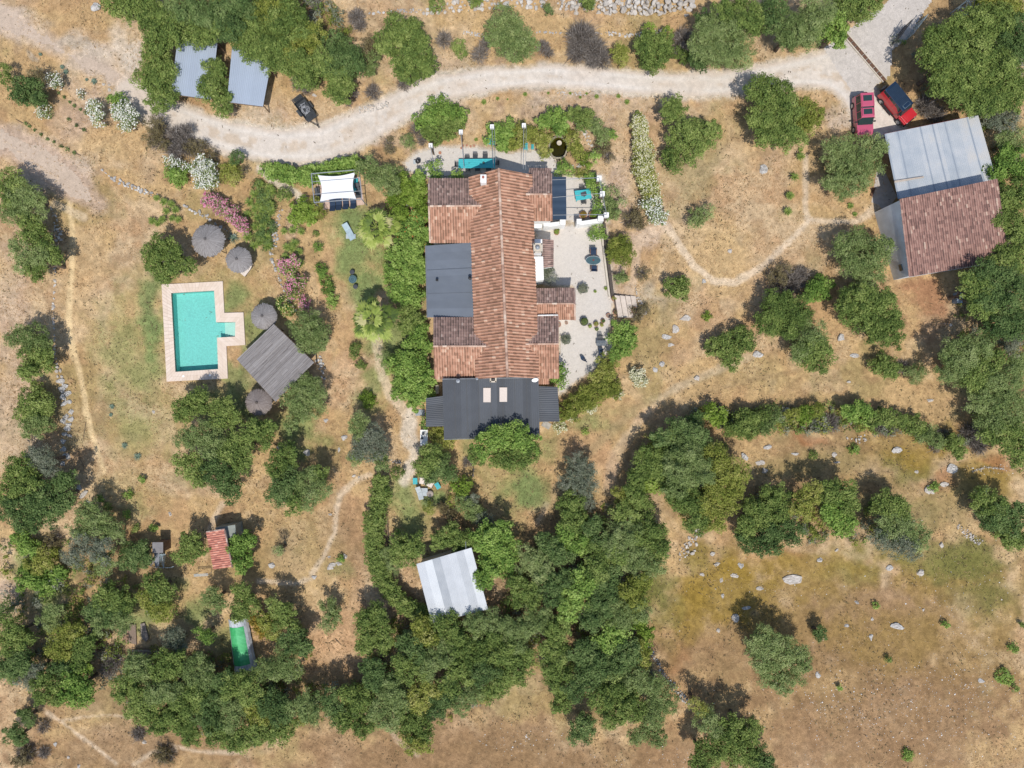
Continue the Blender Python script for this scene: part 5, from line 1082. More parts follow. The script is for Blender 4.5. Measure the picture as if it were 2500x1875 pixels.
# trailer
def trailer():
    root = thing('box_trailer', 'small open black trailer with coiled pipes, parked beside the track', 'trailer'); K = mat('black_trailer_paint', (.045, .05, .055), .55, var=.25)
    L, W = 2.1, 1.25
    MB().box((0, 0, .5), (L, W, .05)).build('floor', K, root)
    for y in (-W / 2, W / 2): MB().box((0, y, .75), (L, .05, .5)).build('side_panel', K, root)
    for x in (-L / 2, L / 2): MB().box((x, 0, .75), (.05, W, .5)).build('end_panel', K, root)
    for x, k in ((-L / 2 - .22, 3), (L / 2 + .3, 4)): 
        q = MB()
        for j in range(k): q.box((x + (j - k / 2) * .14, 0, .95), (.1, W, .04))
        q.build('rail_rack', K, root)
    q = MB(); q.tube((L / 2, -.5, .45), (L / 2 + 1.15, 0, .45), .04).tube((L / 2, .5, .45), (L / 2 + 1.15, 0, .45), .04).tube((L / 2 + 1.1, 0, .45), (L / 2 + 1.45, 0, .5), .05).tube((L / 2 + 1.0, .1, 0), (L / 2 + 1.0, .1, .7), .03); q.build('drawbar', M_black, root)
    for y in (-W / 2 - .17, W / 2 + .17): wheel(root, -.05, y, .3, .18); MB().box((-.05, y, .66), (.8, .26, .05)).build('mudguard', M_dgrey, root, bevel=.02)
    q = MB(); r = random.Random(4)
    for rr, zz, cx, cy in ((.42, .62, .1, 0), (.36, .66, .15, .05), (.3, .7, .1, -.04), (.46, .58, .05, .02), (.22, .74, -.4, .1)):
        pts = [(cx + rr * math.cos(a) * (1 + .12 * math.sin(3 * a + rr * 9)), cy + rr * math.sin(a), zz + .04 * math.sin(2 * a)) for a in np.linspace(0, 6.28, 22)]
        for a, b in zip(pts[:-1], pts[1:]): q.tube(a, b, .03, 4)
    for k in range(7): q.tube((r.uniform(-.9, .8), r.uniform(-.5, .5), .6), (r.uniform(-.9, .8), r.uniform(-.5, .5), .8), .025, 4)
    o = q.build('coiled_pipes', mat('grey_pipes', (.30, .31, .33), .6, var=.4)); tag(o, 'tangle of coiled grey pipes lying in the black trailer', 'pipes'); p = S(745, 267, .6); o.location = (p.x, p.y, .0); o.rotation_euler = (0, 0, R(-53)); return root
c = trailer(); p = S(745, 267, .6); place(c, (p.x, p.y, 0), R(-53))
# ------------------------------------------------------------------ PYLON, GATES, CATTLE GRID
M_steel = mat('galvanised_steel', (.30, .38, .42), .5, var=.15, metal=.3)
pb = S(2337, 38); py = thing('lattice_pylon', 'pale steel lattice pylon rising beyond the top edge', 'pylon', tuple(pb)); mb = MB(); HT = 16.0; s0_, s1_ = .85, .38
def leg(k, z): a = math.pi / 4 + k * math.pi / 2 + .6; s = s0_ + (s1_ - s0_) * z / HT; return Vector((pb.x + s * math.cos(a), pb.y + s * math.sin(a), z))
for k in range(4): MB().tube(leg(k, 0), leg(k, HT), .06, 5).build('leg', M_steel, py)
for j in range(11):
    z0, z1 = HT * j / 11, HT * (j + 1) / 11
    for k in range(4): mb.tube(leg(k, z0), leg((k + 1) % 4, z1), .03, 4).tube(leg(k, z1), leg((k + 1) % 4, z1), .03, 4).tube(leg((k + 1) % 4, z0), leg(k, z1), .03, 4)
mb.build('bracing', M_steel, py)
def gate(a, b, h, m, label, n=5):
    A, B = S(*a), S(*b); root = thing('field_gate', label, 'gate', tuple((A + B) / 2)); mb = MB(); up = Vector((0, 0, 1))
    A0, B0, A1, B1_ = A + up * .15, B + up * .15, A + up * h, B + up * h
    for u, v in ((A0, B0), (A1, B1_), (A0, A1), (B0, B1_)): mb.tube(u, v, .04, 5)
    mb.build('frame', m, root); mb = MB()
    for k in range(1, n * 3): mb.tube(A0.lerp(B0, k / (n * 3)), A1.lerp(B1_, k / (n * 3)), .012, 4)
    mb.tube(A0.lerp(A1, .5), B0.lerp(B1_, .5), .03, 4); mb.build('bars', m, root); return root
gate((2173, 113), (2203, 70), 1.9, M_black, 'open black metal gate leaf at the edge of the concrete drive')
gate((2205, 104), (2240, 58), 1.9, M_steel, 'grey mesh gate leaf standing beside the black gate')
cg = thing('cattle_grid', 'narrow rust-brown cattle grid set diagonally across the drive', 'cattle grid', tuple(S(2110, 141)))
A, B = S(2062, 84), S(2160, 199); d = (B - A).normalized(); s = Vector((-d.y, d.x, 0)); M_rust = mat('rusty_iron', (.13, .07, .045), .85, var=.4, scale=6)
for k in range(11):
    u, v = A.lerp(B, k / 11 + .004), A.lerp(B, (k + 1) / 11 - .012); z = Vector((0, 0, .17)); MB().hexa([u - s * .17 + z * .5, v - s * .17 + z * .5, v + s * .17 + z * .5, u + s * .17 + z * .5], [u - s * .17 + z, v - s * .17 + z, v + s * .17 + z, u + s * .17 + z]).build('grid_panel', M_rust, cg)
for e in (-.24, .24): q = MB(); u, v = A + s * e, B + s * e; z = Vector((0, 0, .15)); q.hexa([u - s * .05, v - s * .05, v + s * .05, u + s * .05], [u - s * .05 + z, v - s * .05 + z, v + s * .05 + z, u + s * .05 + z]).build('kerb', M_stone, cg)
# ------------------------------------------------------------------ FURNITURE
M_turq = mat('turquoise_paint', (.055, .42, .45), .6, var=.10, scale=4)
M_char = mat('charcoal_metal', (.055, .06, .068), .55, var=.15)
M_navy = mat('navy_cushion', (.025, .045, .085), .85, var=.12)
M_teak = mat('dark_teak', (.18, .085, .05), .7, var=.2)
M_cush = mat('cream_cushion', (.66, .58, .50), .9, var=.08)
M_lgrey = mat('pale_grey_fabric', (.40, .44, .45), .85, var=.1)
M_terra = mat('terracotta_pot', (.40, .19, .12), .85, var=.2, scale=6)
M_glz = mat('glazed_table_glass', (.06, .11, .12), .12, var=.1, spec=.7)
def chair_proto(label, group, seatm=M_char, framem=M_char, w_=.5, name='garden_chair', slats=True, arm=False):
    root = thing(name, label, 'chair', group=group)
    q = MB()
    if slats:
        for k in range(5): q.box((0, -.2 + .1 * k, .45), (w_ * .95, .075, .03))
    else: q.box((0, 0, .46), (w_ * .95, .5, .08))
    q.build('seat', seatm, root, bevel=0 if slats else .03)
    q = MB()
    if slats:
        for k in range(5): q.hexa([(-w_ / 2 + .02 + k * w_ * .2, .24, .45), (-w_ / 2 + .09 + k * w_ * .2, .24, .45), (-w_ / 2 + .09 + k * w_ * .2, .27, .45), (-w_ / 2 + .02 + k * w_ * .2, .27, .45)], [(-w_ / 2 + .02 + k * w_ * .2, .32, .9), (-w_ / 2 + .09 + k * w_ * .2, .32, .9), (-w_ / 2 + .09 + k * w_ * .2, .35, .9), (-w_ / 2 + .02 + k * w_ * .2, .35, .9)])
        q.tube((-w_ / 2, .33, .9), (w_ / 2, .33, .9), .02)
    else: q.hexa([(-w_ / 2, .22, .5), (w_ / 2, .22, .5), (w_ / 2, .3, .5), (-w_ / 2, .3, .5)], [(-w_ / 2, .3, .9), (w_ / 2, .3, .9), (w_ / 2, .38, .9), (-w_ / 2, .38, .9)])
    q.build('backrest', seatm, root)
    for x in (-w_ / 2, w_ / 2):
        for y in (-.24, .26): MB().tube((x, y, 0), (x, y, .45), .02, 5).build('leg', framem, root)
        if arm: MB().box((x, 0, .66), (.05, .56, .03)).build('armrest', framem, root); MB().tube((x, -.24, .45), (x, -.24, .65), .018, 5).build('arm_post', framem, root)
    return root
c0 = chair_proto('dark slatted chair drawn up to the long turquoise table', 'chairs at the turquoise dining table', arm=True); first = True
CH = [(1, 0, 1800, 1345, 0, 'left chair on the upper side'), (1, 0, 1868, 1325, 0, 'middle chair on the upper side'), (1, 0, 1952, 1322, 0, 'right chair on the upper side'), (1, 0, 1805, 1425, 180, 'left chair on the lower side'), (1, 0, 1888, 1422, 180, 'middle chair on the lower side'), (1, 0, 1980, 1418, 180, 'right chair on the lower side'), (1, 0, 1722, 1392, 90, 'single chair at the left end'), (1, 0, 2045, 1375, -90, 'single chair at the right end')]
for (c_, r_2, x, y, a, lb) in CH:
    lb = lb.replace('single ', 'single ')
    o = c0 if first else copy_tree(c0); first = False; o['label'] = 'dark slatted ' + lb + ' of the long turquoise table'; p = T(c_, r_2, x, y, .5); place(o, (p.x, p.y, 0), R(a))
def table(p, L, W, h, rz, m, label, name='garden_table', planks=5):
    root = thing(name, label, 'table', (p.x, p.y, 0), 0); Mx = Matrix.Translation((p.x, p.y, 0)) @ Matrix.Rotation(rz, 4, 'Z'); q = MB()
    for k in range(planks): q.box((0, -W / 2 + W / planks * (k + .5), h), (L, W / planks - .012, .04), 0, Mx)
    q.build('tabletop', m, root)
    for x in (-L / 2 + .1, L / 2 - .1):
        for y in (-W / 2 + .08, W / 2 - .08): MB().box((x, y, h / 2), (.06, .06, h - .04), 0, Mx).build('leg', m, root)
    return root
table(T(1, 0, 1880, 1380, .75), 4.0, 1.02, .75, R(.6), M_turq, 'long turquoise dining table at the top end of the house', 'dining_table')
for k, (x, y) in enumerate(((1815, 1376),)): p = T(1, 0, x, y, .8); tag(MB().cyl((p.x, p.y, .775), .05, .14, 10, .04).build('bottle', M_dgrey), 'small dark jar on the left part of the turquoise dining table', 'jar')
p = T(1, 0, 1938, 1374, .8); tag(MB().lathe((p.x, p.y, .775), [(.02, 0), (.11, .03), (.13, .09)], 12).build('bowl', M_dgrey), 'small bowl on the right part of the turquoise dining table', 'bowl')
def kettle_bbq(p):
    root = thing('kettle_barbecue', 'round black kettle barbecue with side shelf on the gravel', 'barbecue', (p.x, p.y, 0))
    MB().lathe((p.x, p.y, .55), [(.0, 0), (.2, .04), (.29, .2), (.29, .24), (.2, .38), (.0, .42)], 18).build('bowl', M_black, root, smooth=True)
    MB().box((p.x, p.y, 1.0), (.12, .03, .04)).build('handle', M_alloy, root); MB().cyl((p.x - .02, p.y + .02, .965), .05, .02, 10).build('vent', M_alloy, root)
    for a in (0, 2.1, 4.2): MB().tube((p.x + .15 * math.cos(a), p.y + .15 * math.sin(a), .6), (p.x + .32 * math.cos(a), p.y + .32 * math.sin(a), 0), .02, 5).build('leg', M_alloy, root)
    MB().box((p.x - .36, p.y - .1, .72), (.3, .42, .02)).build('side_shelf', M_lgrey, root)
kettle_bbq(T(1, 0, 1383, 1358, .8))
def bench(p, L, rz, m, label, back=True):
    root = thing('garden_bench', label, 'bench', (p.x, p.y, 0)); Mx = Matrix.Translation((p.x, p.y, 0)) @ Matrix.Rotation(rz, 4, 'Z'); q = MB()
    for k in range(4): q.box((0, -.18 + .13 * k, .45), (L, .1, .03), 0, Mx)
    q.build('seat', m, root)
    if back: MB().box((0, .3, .72), (L, .05, .42), 0, Mx).build('backrest', m, root)
    for x in (-L / 2 + .06, L / 2 - .06): MB().box((x, 0, .22), (.06, .45, .44), 0, Mx).build('leg', m, root); MB().box((x, 0, .62), (.06, .5, .04), 0, Mx).build('armrest', m, root)
    return root
bench(T(1, 0, 1998, 1198, .6), 1.0, R(-2), M_turq, 'turquoise bench half under the terrace vine')
bench(T(2, 0, 148, 1240, .6), .5, 0, M_turq, 'small turquoise chair under the vine left of the pond')
bench(T(2, 0, 208, 1238, .5), .28, 0, M_turq, 'smallest turquoise stool between the vine and the pond', False)
for (x, y, w_) in ((205, 1400, 'left'), (270, 1405, 'right')): tag(MB().tube(T(2, 0, x, y, .5) + Vector((0, -.2, -.5)), T(2, 0, x, y, 1.4), .05, 6, .02).build('candle_lantern', M_black), w_ + ' black spike lantern above the small upper tile roof', 'lantern')
# courtyard table and chairs
table(T(2, 1, 635, 52, .75), 1.75, 1.1, .75, R(9), M_turq, 'turquoise square table in the white-walled courtyard')
o = copy_tree(c0); o['label'] = 'dark chair above the turquoise courtyard table'; o['group'] = 'chairs at the courtyard table'; p = T(2, 0, 628, 1600, .5); place(o, (p.x, p.y, 0), R(5))
o = copy_tree(c0); o['label'] = 'dark chair below the turquoise courtyard table'; o['group'] = 'chairs at the courtyard table'; p = T(2, 1, 640, 108, .5); place(o, (p.x, p.y, 0), R(185))
p = T(2, 1, 640, 45, .8); o = MB().box((p.x, p.y, .79), (.62, .42, .03), .3).box((p.x + .1, p.y - .12, .8), (.4, .3, .03), .6).build('table_mats', M_char); tag(o, 'dark cloth mats lying on the courtyard table', 'table mats')
# oval glass patio table with two teak chairs
p = T(2, 1, 720, 607, .72); root = thing('oval_table', 'oval dark glass table on the gravel patio', 'table', (p.x, p.y, 0)); n = 28
el = [(p.x + .82 * math.cos(2 * math.pi * k / n) * (1 if True else 1), p.y + .48 * math.sin(2 * math.pi * k / n)) for k in range(n)]
MB().prism(el, .70, .73).build('tabletop', M_glz, root); q = MB(); el3 = [Vector((x, y, .735)) for x, y in el]
for k in range(n): q.tube(el3[k], el3[(k + 1) % n], .022, 5)
q.build('rim', M_lgrey, root)
for sx, sy in ((-.45, -.2), (.45, -.2), (-.45, .2), (.45, .2)): MB().tube((p.x + sx, p.y + sy, 0), (p.x + sx * .8, p.y + sy * .8, .7), .025, 5).build('leg', M_lgrey, root)
o = MB().cyl((p.x + .02, p.y + .02, .735), .09, .12, 10, .07).build('candle_holder', mat('dull_red', (.25, .04, .035), .7)); tag(o, 'small red pot standing on the oval glass table', 'pot')
c1_ = chair_proto('teak armchair with navy cushion above the oval glass table', 'armchairs at the oval table', M_navy, M_teak, .62, 'teak_armchair', False, True); q = T(2, 1, 720, 538, .45); place(c1_, (q.x, q.y, 0), 0, 1.1)
o = copy_tree(c1_); o['label'] = 'teak armchair with navy cushion below the oval glass table'; q = T(2, 1, 726, 675, .45); place(o, (q.x, q.y, 0), R(180), 1.1)
# lower patio: bench table, chair, single chair, dark abstract sculpture
p = T(2, 1, 790, 1305, .6); table(p, 1.1, .6, .6, R(-2), mat('worn_grey_paint', (.12, .14, .16), .8, var=.4, scale=12), 'worn grey wooden table on the lower gravel patio')
o = copy_tree(c0); o['label'] = 'dark chair above the worn grey table'; o['group'] = 'single dark chairs on the lower patio'; q = T(2, 1, 778, 1262, .5); place(o, (q.x, q.y, 0), 0)
o = chair_proto('navy-seated stool chair by the yellowish hedge end', None, M_navy, M_char, .5, 'garden_chair', False); q = T(2, 1, 786, 1382, .5); place(o, (q.x, q.y, 0), R(8))
sp = thing('curved_sculpture', 'dark S-curved lounger shell lying on the lower gravel', 'lounger', tuple(T(2, 1, 640, 1442))); V = []; 
for k in range(15):
    t = k / 14; c = T(2, 1, 615 + 50 * t, 1418 + 50 * t + 0 * t); wv = .17 * math.sin(math.pi * min(1, t * 1.1 + .12)) + .05; zz = .30 + .22 * math.cos(t * 6.0); d_ = Vector((.35, .94, 0)) if t < .5 else Vector((.75, .65, 0)); d_ = Vector((.95 - .2 * t, .3 + .4 * t, 0)).normalized()
    a, b = Vector((c.x, c.y, zz)) + d_ * wv * (1 if True else 1), Vector((c.x, c.y, zz)) - d_ * wv; V += [a, b, b - Vector((0, 0, .06)), a - Vector((0, 0, .06))]
F = []
for k in range(14):
    for j in range(4): j2 = (j + 1) % 4; F.append((k * 4 + j, k * 4 + j2, k * 4 + 4 + j2, k * 4 + 4 + j))
mesh_np('shell', V, F, M_navy, sp, tint=np.ones(len(F)) * .5); q = T(2, 1, 640, 1442); MB().cyl((q.x, q.y, 0), .1, .25, 10).build('base', M_char, sp)
# terracotta pots, some planted
def pot(c, r, h, label, m=M_terra, plant_=None, group=None):
    root = thing('plant_pot', label, 'plant pot', (c.x, c.y, 0), group=group)
    MB().lathe((c.x, c.y, 0), [(r * .7, 0), (r * .95, h * .8), (r * 1.05, h * .82), (r * 1.05, h), (r * .85, h), (r * .82, h * .85), (0, h * .85)], 16).build('pot', m, root)
    MB().cyl((c.x, c.y, h * .8), r * .83, .03, 12).build('soil', MS1, root)
    if plant_:
        rg = np.random.default_rng(int(abs(c.x * 50))); P, N, Tt = crown_pts([(c.x, c.y, h + r * .5, r * plant_[1])], rg, .09, 1.2, .12, False); leaf_mesh('foliage', P, N, Tt, .1, .5, LM[plant_[0]], root, rg)
    return root
for (x, y, r, lb, pl) in [(893, 932, .3, 'planted terracotta pot at the top of the garden steps', ('ygreen', .8)), (980, 918, .2, 'small pot on the second garden step', None), (907, 1050, .3, 'round pot at the lower left of the garden steps', ('brown', .8)), (998, 1040, .18, 'small pot on the third garden step', None), (1062, 1028, .34, 'large empty terracotta pot right of the garden steps', None), (845, 1073, .24, 'terracotta pot left of the garden steps', None), (800, 1120, .24, 'lone terracotta pot on the speckled gravel', ('dark', .7)), (741, 1145, .27, 'planted pot between two small cacti', ('ygreen', .8)), (640, 1128, .44, 'large round stone planter in the middle of the patio', ('olive', .9)), (630, 855, .42, 'large grey planter with a wispy olive on the patio', ('grey', 1.4)), (428, 1150, .26, 'terracotta pot at the corner of the tile porch', None), (493, 1136, .17, 'small pot below the tile porch', None), (632, 232, .42, 'left wide terracotta pot behind the white parapet', ('gold', .8)), (715, 232, .46, 'right wide terracotta pot behind the white parapet', ('lime', .9)), (410, 375, .3, 'orange pot under the yellow-green plant', ('lime', .9)), (692, 1163, .2, 'small spiky plant pot left of the planted pot', ('bright', 1.)), (748, 1190, .17, 'small spiky pot below the planted pot', ('bright', 1.)), (790, 1153, .18, 'small spiky pot right of the planted pot', ('ygreen', 1.)), (485, 1275, .3, 'grey pot with a sprawling silver-green sapling', ('grey', 1.9))]:
    pot(T(2, 1, x, y), r, r * 1.1, lb, M_terra if 'grey' not in lb and 'stone' not in lb else M_dgrey, pl)
for k, (x, y) in enumerate([(1765, 1232), (1797, 1230), (1828, 1238), (1858, 1232), (1750, 1252)]): p = T(1, 0, x, y); tag(MB().cyl((p.x, p.y, 0), .1, .16, 10, .12).build('plant_pot', M_terra), 'tiny terracotta pot in the row above the dining table', 'plant pot', 'tiny pots above the dining table')
p = T(1, 0, 1570, 1290); tag(MB().cyl((p.x, p.y, 0), .17, .06, 14).build('ground_lid', M_terra), 'round brown lid set in the terrace gravel', 'lid')
# loungers
def lounger(p, rz, label, m=M_lgrey, fm=M_char, L=1.9, W=.65, head=.45, group=None, name='sun_lounger'):
    root = thing(name, label, 'lounger', (p.x, p.y, 0), rz, group=group); p0 = root.location.copy(); root.location = (0, 0, 0)
    MB().box((0, -L * .18, .33), (W, L * .62, .07)).build('mattress', m, root, bevel=.02)
    a = .45; MB().hexa([(-W / 2, L * .13, .30), (W / 2, L * .13, .30), (W / 2, L * .13 + .7, .30 + a), (-W / 2, L * .13 + .7, .30 + a)], [(-W / 2, L * .13, .37), (W / 2, L * .13, .37), (W / 2, L * .13 + .7, .37 + a), (-W / 2, L * .13 + .7, .37 + a)]).build('backrest', m, root)
    q = MB()
    for x in (-W / 2, W / 2): q.tube((x, -L / 2, .27), (x, L / 2, .27), .025, 5)
    q.build('frame', fm, root)
    for x in (-W / 2, W / 2):
        for y in (-L * .42, L * .42): MB().tube((x, y, 0), (x, y, .27), .022, 5).build('leg', fm, root)
    root.location = p0; return root
l0 = lounger(T(1, 1, 662, 132, .4), R(185), 'dark lounger end sticking out below the white shade sail', M_navy, group='loungers under the shade sail', L=1.3, W=.62)
for (x, y) in ((714, 124), (773, 117), (835, 112)): o = copy_tree(l0); p = T(1, 1, x, y, .4); o.location = (p.x, p.y, 0)
lounger(T(1, 0, 855, 1560, .4), R(175), 'turquoise-framed lounger at the right edge under the shade sail', M_turq, M_turq, 1.5, .4)
lounger(T(1, 1, 875, 30, .4), R(5), 'dark lounger at the lower right under the shade sail', M_char, M_char, 1.3, .5)
lounger(T(1, 1, 535, 65, .4), R(0), 'dark chair at the left edge under the shade sail', M_char, M_char, 1.0, .5)
lounger(T(0, 1, 2085, 680, .35), R(-38), 'pale lounger beside the second round thatch parasol', M_cush, M_char, 1.7, .6)
lounger(T(1, 1, 803, 368, .35), R(28), 'blue-grey reclining lounger on the left lawn', mat('blue_grey_sling', (.33, .42, .46), .7), M_lgrey, 1.9, .66)
p = T(1, 1, 817, 405, .3); t2 = thing('low_table', 'two-panelled pale grey low table at the foot of the lawn lounger', 'table', (p.x, p.y, 0))
for e in (-.28, .28): MB().box((p.x + e, p.y, .3), (.52, .5, .04)).build('panel', M_lgrey, t2)
MB().box((p.x, p.y, .14), (.8, .3, .28)).build('base', M_lgrey, t2)
p = T(1, 1, 833, 767, .6); rt = thing('round_table', 'round dark green metal table on the left lawn', 'table', (p.x, p.y, 0)); MB().cyl((p.x, p.y, .58), .43, .04, 24).build('tabletop', mat('dark_teal_metal', (.05, .10, .11), .45), rt); q = MB()
for rr in (.42, .25):
    for k in range(24): a, b = k * math.pi / 12, (k + 1) * math.pi / 12; q.tube((p.x + rr * math.cos(a), p.y + rr * math.sin(a), .63), (p.x + rr * math.cos(b), p.y + rr * math.sin(b), .63), .018, 4)
q.build('rim', mat('teal_rim', (.14, .24, .26), .5), rt); MB().cyl((p.x, p.y, 0), .1, .58, 10).build('pedestal', M_char, rt)
for (x, y, lb) in ((828, 706, 'round dark stool above the green lawn table'), (856, 828, 'round dark stool below the green lawn table')):
    p = T(1, 1, x, y, .4); st2 = thing('stool', lb, 'stool', (p.x, p.y, 0)); MB().lathe((p.x, p.y, .38), [(0, .0), (.24, 0), (.27, .05), (.2, .09), (0, .09)], 16).build('seat', M_char, st2)
    for a in (0, 1.57, 3.14, 4.71): MB().tube((p.x + .16 * math.cos(a), p.y + .16 * math.sin(a), .38), (p.x + .24 * math.cos(a), p.y + .24 * math.sin(a), 0), .02, 5).build('leg', M_char, st2)
bench(T(1, 1, 1328, 125, 1.0), 1.25, R(-4), M_white, 'white garden bench among the pale vines'); 
# seating group below the house
def side_table(p, rz, label): return table(p, .7, .5, .45, rz, M_turq, label, 'side_table', 4)
side_table(T(1, 2, 1360, 880, .45), R(92), 'turquoise side table at the left end of the seating group'); side_table(T(1, 2, 1550, 920, .45), R(-60), 'turquoise side table at the right end of the seating group')
for (x, y, a, lb) in ((1422, 880, -12, 'cream-cushioned armchair beside the left turquoise table'), (1487, 905, -28, 'cream-cushioned armchair beside the right turquoise table')):
    p = T(1, 2, x, y, .45); ac = thing('garden_armchair', lb, 'armchair', (0, 0, 0), 0, 'cream armchairs'); MB().box((0, 0, .42), (.66, .66, .16)).build('cushion', M_cush, ac, bevel=.05); MB().box((0, .36, .68), (.7, .1, .5)).build('backrest', M_teak if False else M_cush, ac, bevel=.03)
    q = MB()
    for e in (-.38, .38): q.tube((e, -.34, .6), (e, .42, .64), .025).tube((e, -.34, 0), (e, -.34, .6), .022).tube((e, .42, 0), (e, .5, .95), .022)
    q.tube((-.38, .5, .95), (.38, .5, .95), .022).tube((-.38, .7, .5), (.38, .7, .5), .018).tube((-.38, .5, .95), (-.38, .7, .5), .018).tube((.38, .5, .95), (.38, .7, .5), .018); q.build('frame', M_char, ac); place(ac, (p.x, p.y, 0), R(a))
p = T(1, 2, 1485, 988, .4); pf = thing('pouf', 'round beige pouf at the lower right of the seating group', 'pouf', (p.x, p.y, 0)); MB().lathe((p.x, p.y, 0), [(.28, 0), (.38, .1), (.38, .32), (.28, .42), (0, .44)], 20).build('cushion', mat('beige_knit', (.40, .34, .29), .95, var=.2, scale=14), pf, smooth=True); MB().cyl((p.x, p.y, .43), .03, .02, 8).build('button', M_dgrey, pf)
lounger(T(1, 2, 1400, 990, .4), R(15), 'grey reclining deck chair at the lower left of the seating group', M_lgrey, M_lgrey, 1.3, .55)
p = T(1, 2, 1440, 960, .35); t3 = thing('low_table', 'pale grey low table and footstool in the seating group', 'table', (p.x, p.y, 0)); MB().box((p.x - .12, p.y + .05, .33), (.9, .45, .05)).build('tabletop', M_lgrey, t3); MB().box((p.x, p.y - .4, .28), (.5, .42, .05)).build('footstool', M_lgrey, t3); MB().box((p.x, p.y, .15), (.5, .3, .3)).build('base', M_lgrey, t3)
p = T(1, 2, 1434, 505, .8); wt = thing('potting_table', 'narrow white table carrying plant pots beside the dark roof', 'table', (p.x, p.y, 0)); MB().box((p.x, p.y - .1, .78), (.82, 1.7, .05)).build('tabletop', M_white, wt)
for sx in (-.36, .36):
    for sy in (-.9, .7): MB().box((p.x + sx, p.y + sy, .38), (.06, .06, .76)).build('leg', M_white, wt)
for (x, y, r_3, lb) in ((1428, 480, .16, 'upper pot on the narrow white table'), (1418, 518, .14, 'lower pot on the narrow white table')): q = T(1, 2, x, y, 1.0); o = MB().lathe((q.x, q.y, .81), [(r_3 * .7, 0), (r_3, .2), (r_3 * .8, .2), (0, .17)], 12).build('plant_pot', M_dgrey); tag(o, lb, 'plant pot')
p = T(1, 2, 1402, 302); MB().box((p.x, p.y, .03), (1.0, .68, .1)).build('slab', mat('slate_slab', (.30, .33, .35), .7, var=.15), thing('paving_slab', 'grey paved step beside the small left dark roof', 'paving', (p.x, p.y, 0)))
p = T(2, 2, 325, 405); MB().box((p.x, p.y, .02), (.95, .7, .1), -.5).build('slab', mat('flat_grey_stone', (.34, .32, .28), .9, var=.2), thing('paving_slab', 'flat grey stone below the small right dark roof', 'paving', (p.x, p.y, 0)))
bk = thing('bicycle', 'dark bicycle leaning in the shrubs below the house', 'bicycle', tuple(T(1, 2, 1842, 810))); A_, B_ = T(1, 2, 1850, 770), T(1, 2, 1835, 850)
for P_ in (A_, B_):
    q = MB(); d = (B_ - A_).normalized() + Vector((.15, 0, 0)); d.normalize()
    for k in range(18): a, b = k * math.pi / 9, (k + 1) * math.pi / 9; f = lambda t: Vector((P_.x, P_.y, .36)) + d * .34 * math.cos(t) + Vector((.25, 0, .95)).normalized() * .34 * math.sin(t); q.tube(f(a), f(b), .022, 4)
    q.build('wheel', M_black, bk)
q = MB(); up = Vector((.12, 0, .6)); q.tube(A_ + up * .6, B_ + up * .6, .025).tube(A_ + up * .6, A_ + up * 1.6, .025).tube(A_.lerp(B_, .6) + up * .5, A_.lerp(B_, .65) + up * 1.5, .025).tube(A_ + up * 1.4, A_.lerp(B_, .62) + up * 1.3, .025).tube(A_ + up * 1.6 + Vector((-.25, 0, 0)), A_ + up * 1.6 + Vector((.25, 0, 0)), .02); q.build('frame', M_char, bk)
MB().box(A_.lerp(B_, .66) + up * 1.55, (.12, .24, .05)).build('saddle', M_black, bk)
# odds and ends
p = T(1, 2, 1500, 100, .6); tag(MB().box((p.x + .6, p.y - .1, .4), (.35, .9, .9)).build('gas_cupboard', M_cream), 'cream cupboard tucked above the small left dark roof', 'cupboard')
p = T(3, 1, 1655, 925, .5); sb = thing('blue_crate', 'pale blue-grey crate half under the oak right of the barn', 'crate', (p.x, p.y, 0)); MB().box((p.x, p.y, .4), (.62, 1.1, .8), -.1).build('box', mat('pale_blue_plastic', (.26, .34, .42), .6), sb, bevel=.02); MB().box((p.x, p.y, .82), (.66, 1.14, .05), -.1).build('lid', mat('pale_blue_lid', (.38, .46, .52), .6), sb)
p = T(3, 0, 935, 1620, .1); pt = thing('brick_stack', 'short row of dark bricks on the slab left of the barn', 'bricks', (p.x, p.y, 0))
for k in range(3): MB().box((p.x - .1 + .1 * k, p.y - .3 + .3 * k, .12), (.26, .3, .14), -.35).build('brick', M_rust, pt)
p = T(0, 3, 1695, 35, 1.0); tr_ = thing('clothes_rack', 'pale blue rack of rails among the lower left trees', 'rack', (p.x, p.y, 0)); q = MB()
for k in range(4): q.tube(T(0, 3, 1635, 25 + 6 * k, 1.1), T(0, 3, 1755, 18 + 6 * k, 1.1), .022, 4)
for x in (1640, 1750): q.tube(T(0, 3, x, 30, 1.1), (T(0, 3, x, 30, 1.1).x, T(0, 3, x, 30, 1.1).y, 0), .03, 4)
q.build('rails', mat('pale_blue_rail', (.4, .5, .55), .5), tr_)
q = thing('fence_post', 'thin dark fallen pole between the yuccas and the dotted plants', 'pole', tuple(T(0, 0, 160, 1020))); MB().tube(T(0, 0, 135, 1008, .08), T(0, 0, 195, 1040, .08), .035, 5).build('pole', M_wood, q)
q = thing('fence_post', 'short dark pole at the end of the lower dotted plant row', 'pole', tuple(T(0, 0, 660, 1300))); MB().tube(T(0, 0, 610, 1282, .08), T(0, 0, 680, 1312, .1), .045, 5).build('pole', M_wood, q)
q = thing('fence_post', 'short stake at the end of the middle dotted plant row', 'pole', tuple(T(0, 0, 700, 1100))); MB().tube(T(0, 0, 668, 1080, .08), T(0, 0, 735, 1115, .1), .04, 5).build('pole', M_wood, q)
q = thing('fallen_branch', 'long thin dead branch lying right of the boulder row', 'branch', tuple(T(0, 2, 710, 470))); MB().tube(T(0, 2, 725, 380, .06), T(0, 2, 695, 560, .06), .03, 5, .012).tube(T(0, 2, 712, 460, .06), T(0, 2, 735, 425, .1), .015, 4, .006).build('branch', M_bark, q)
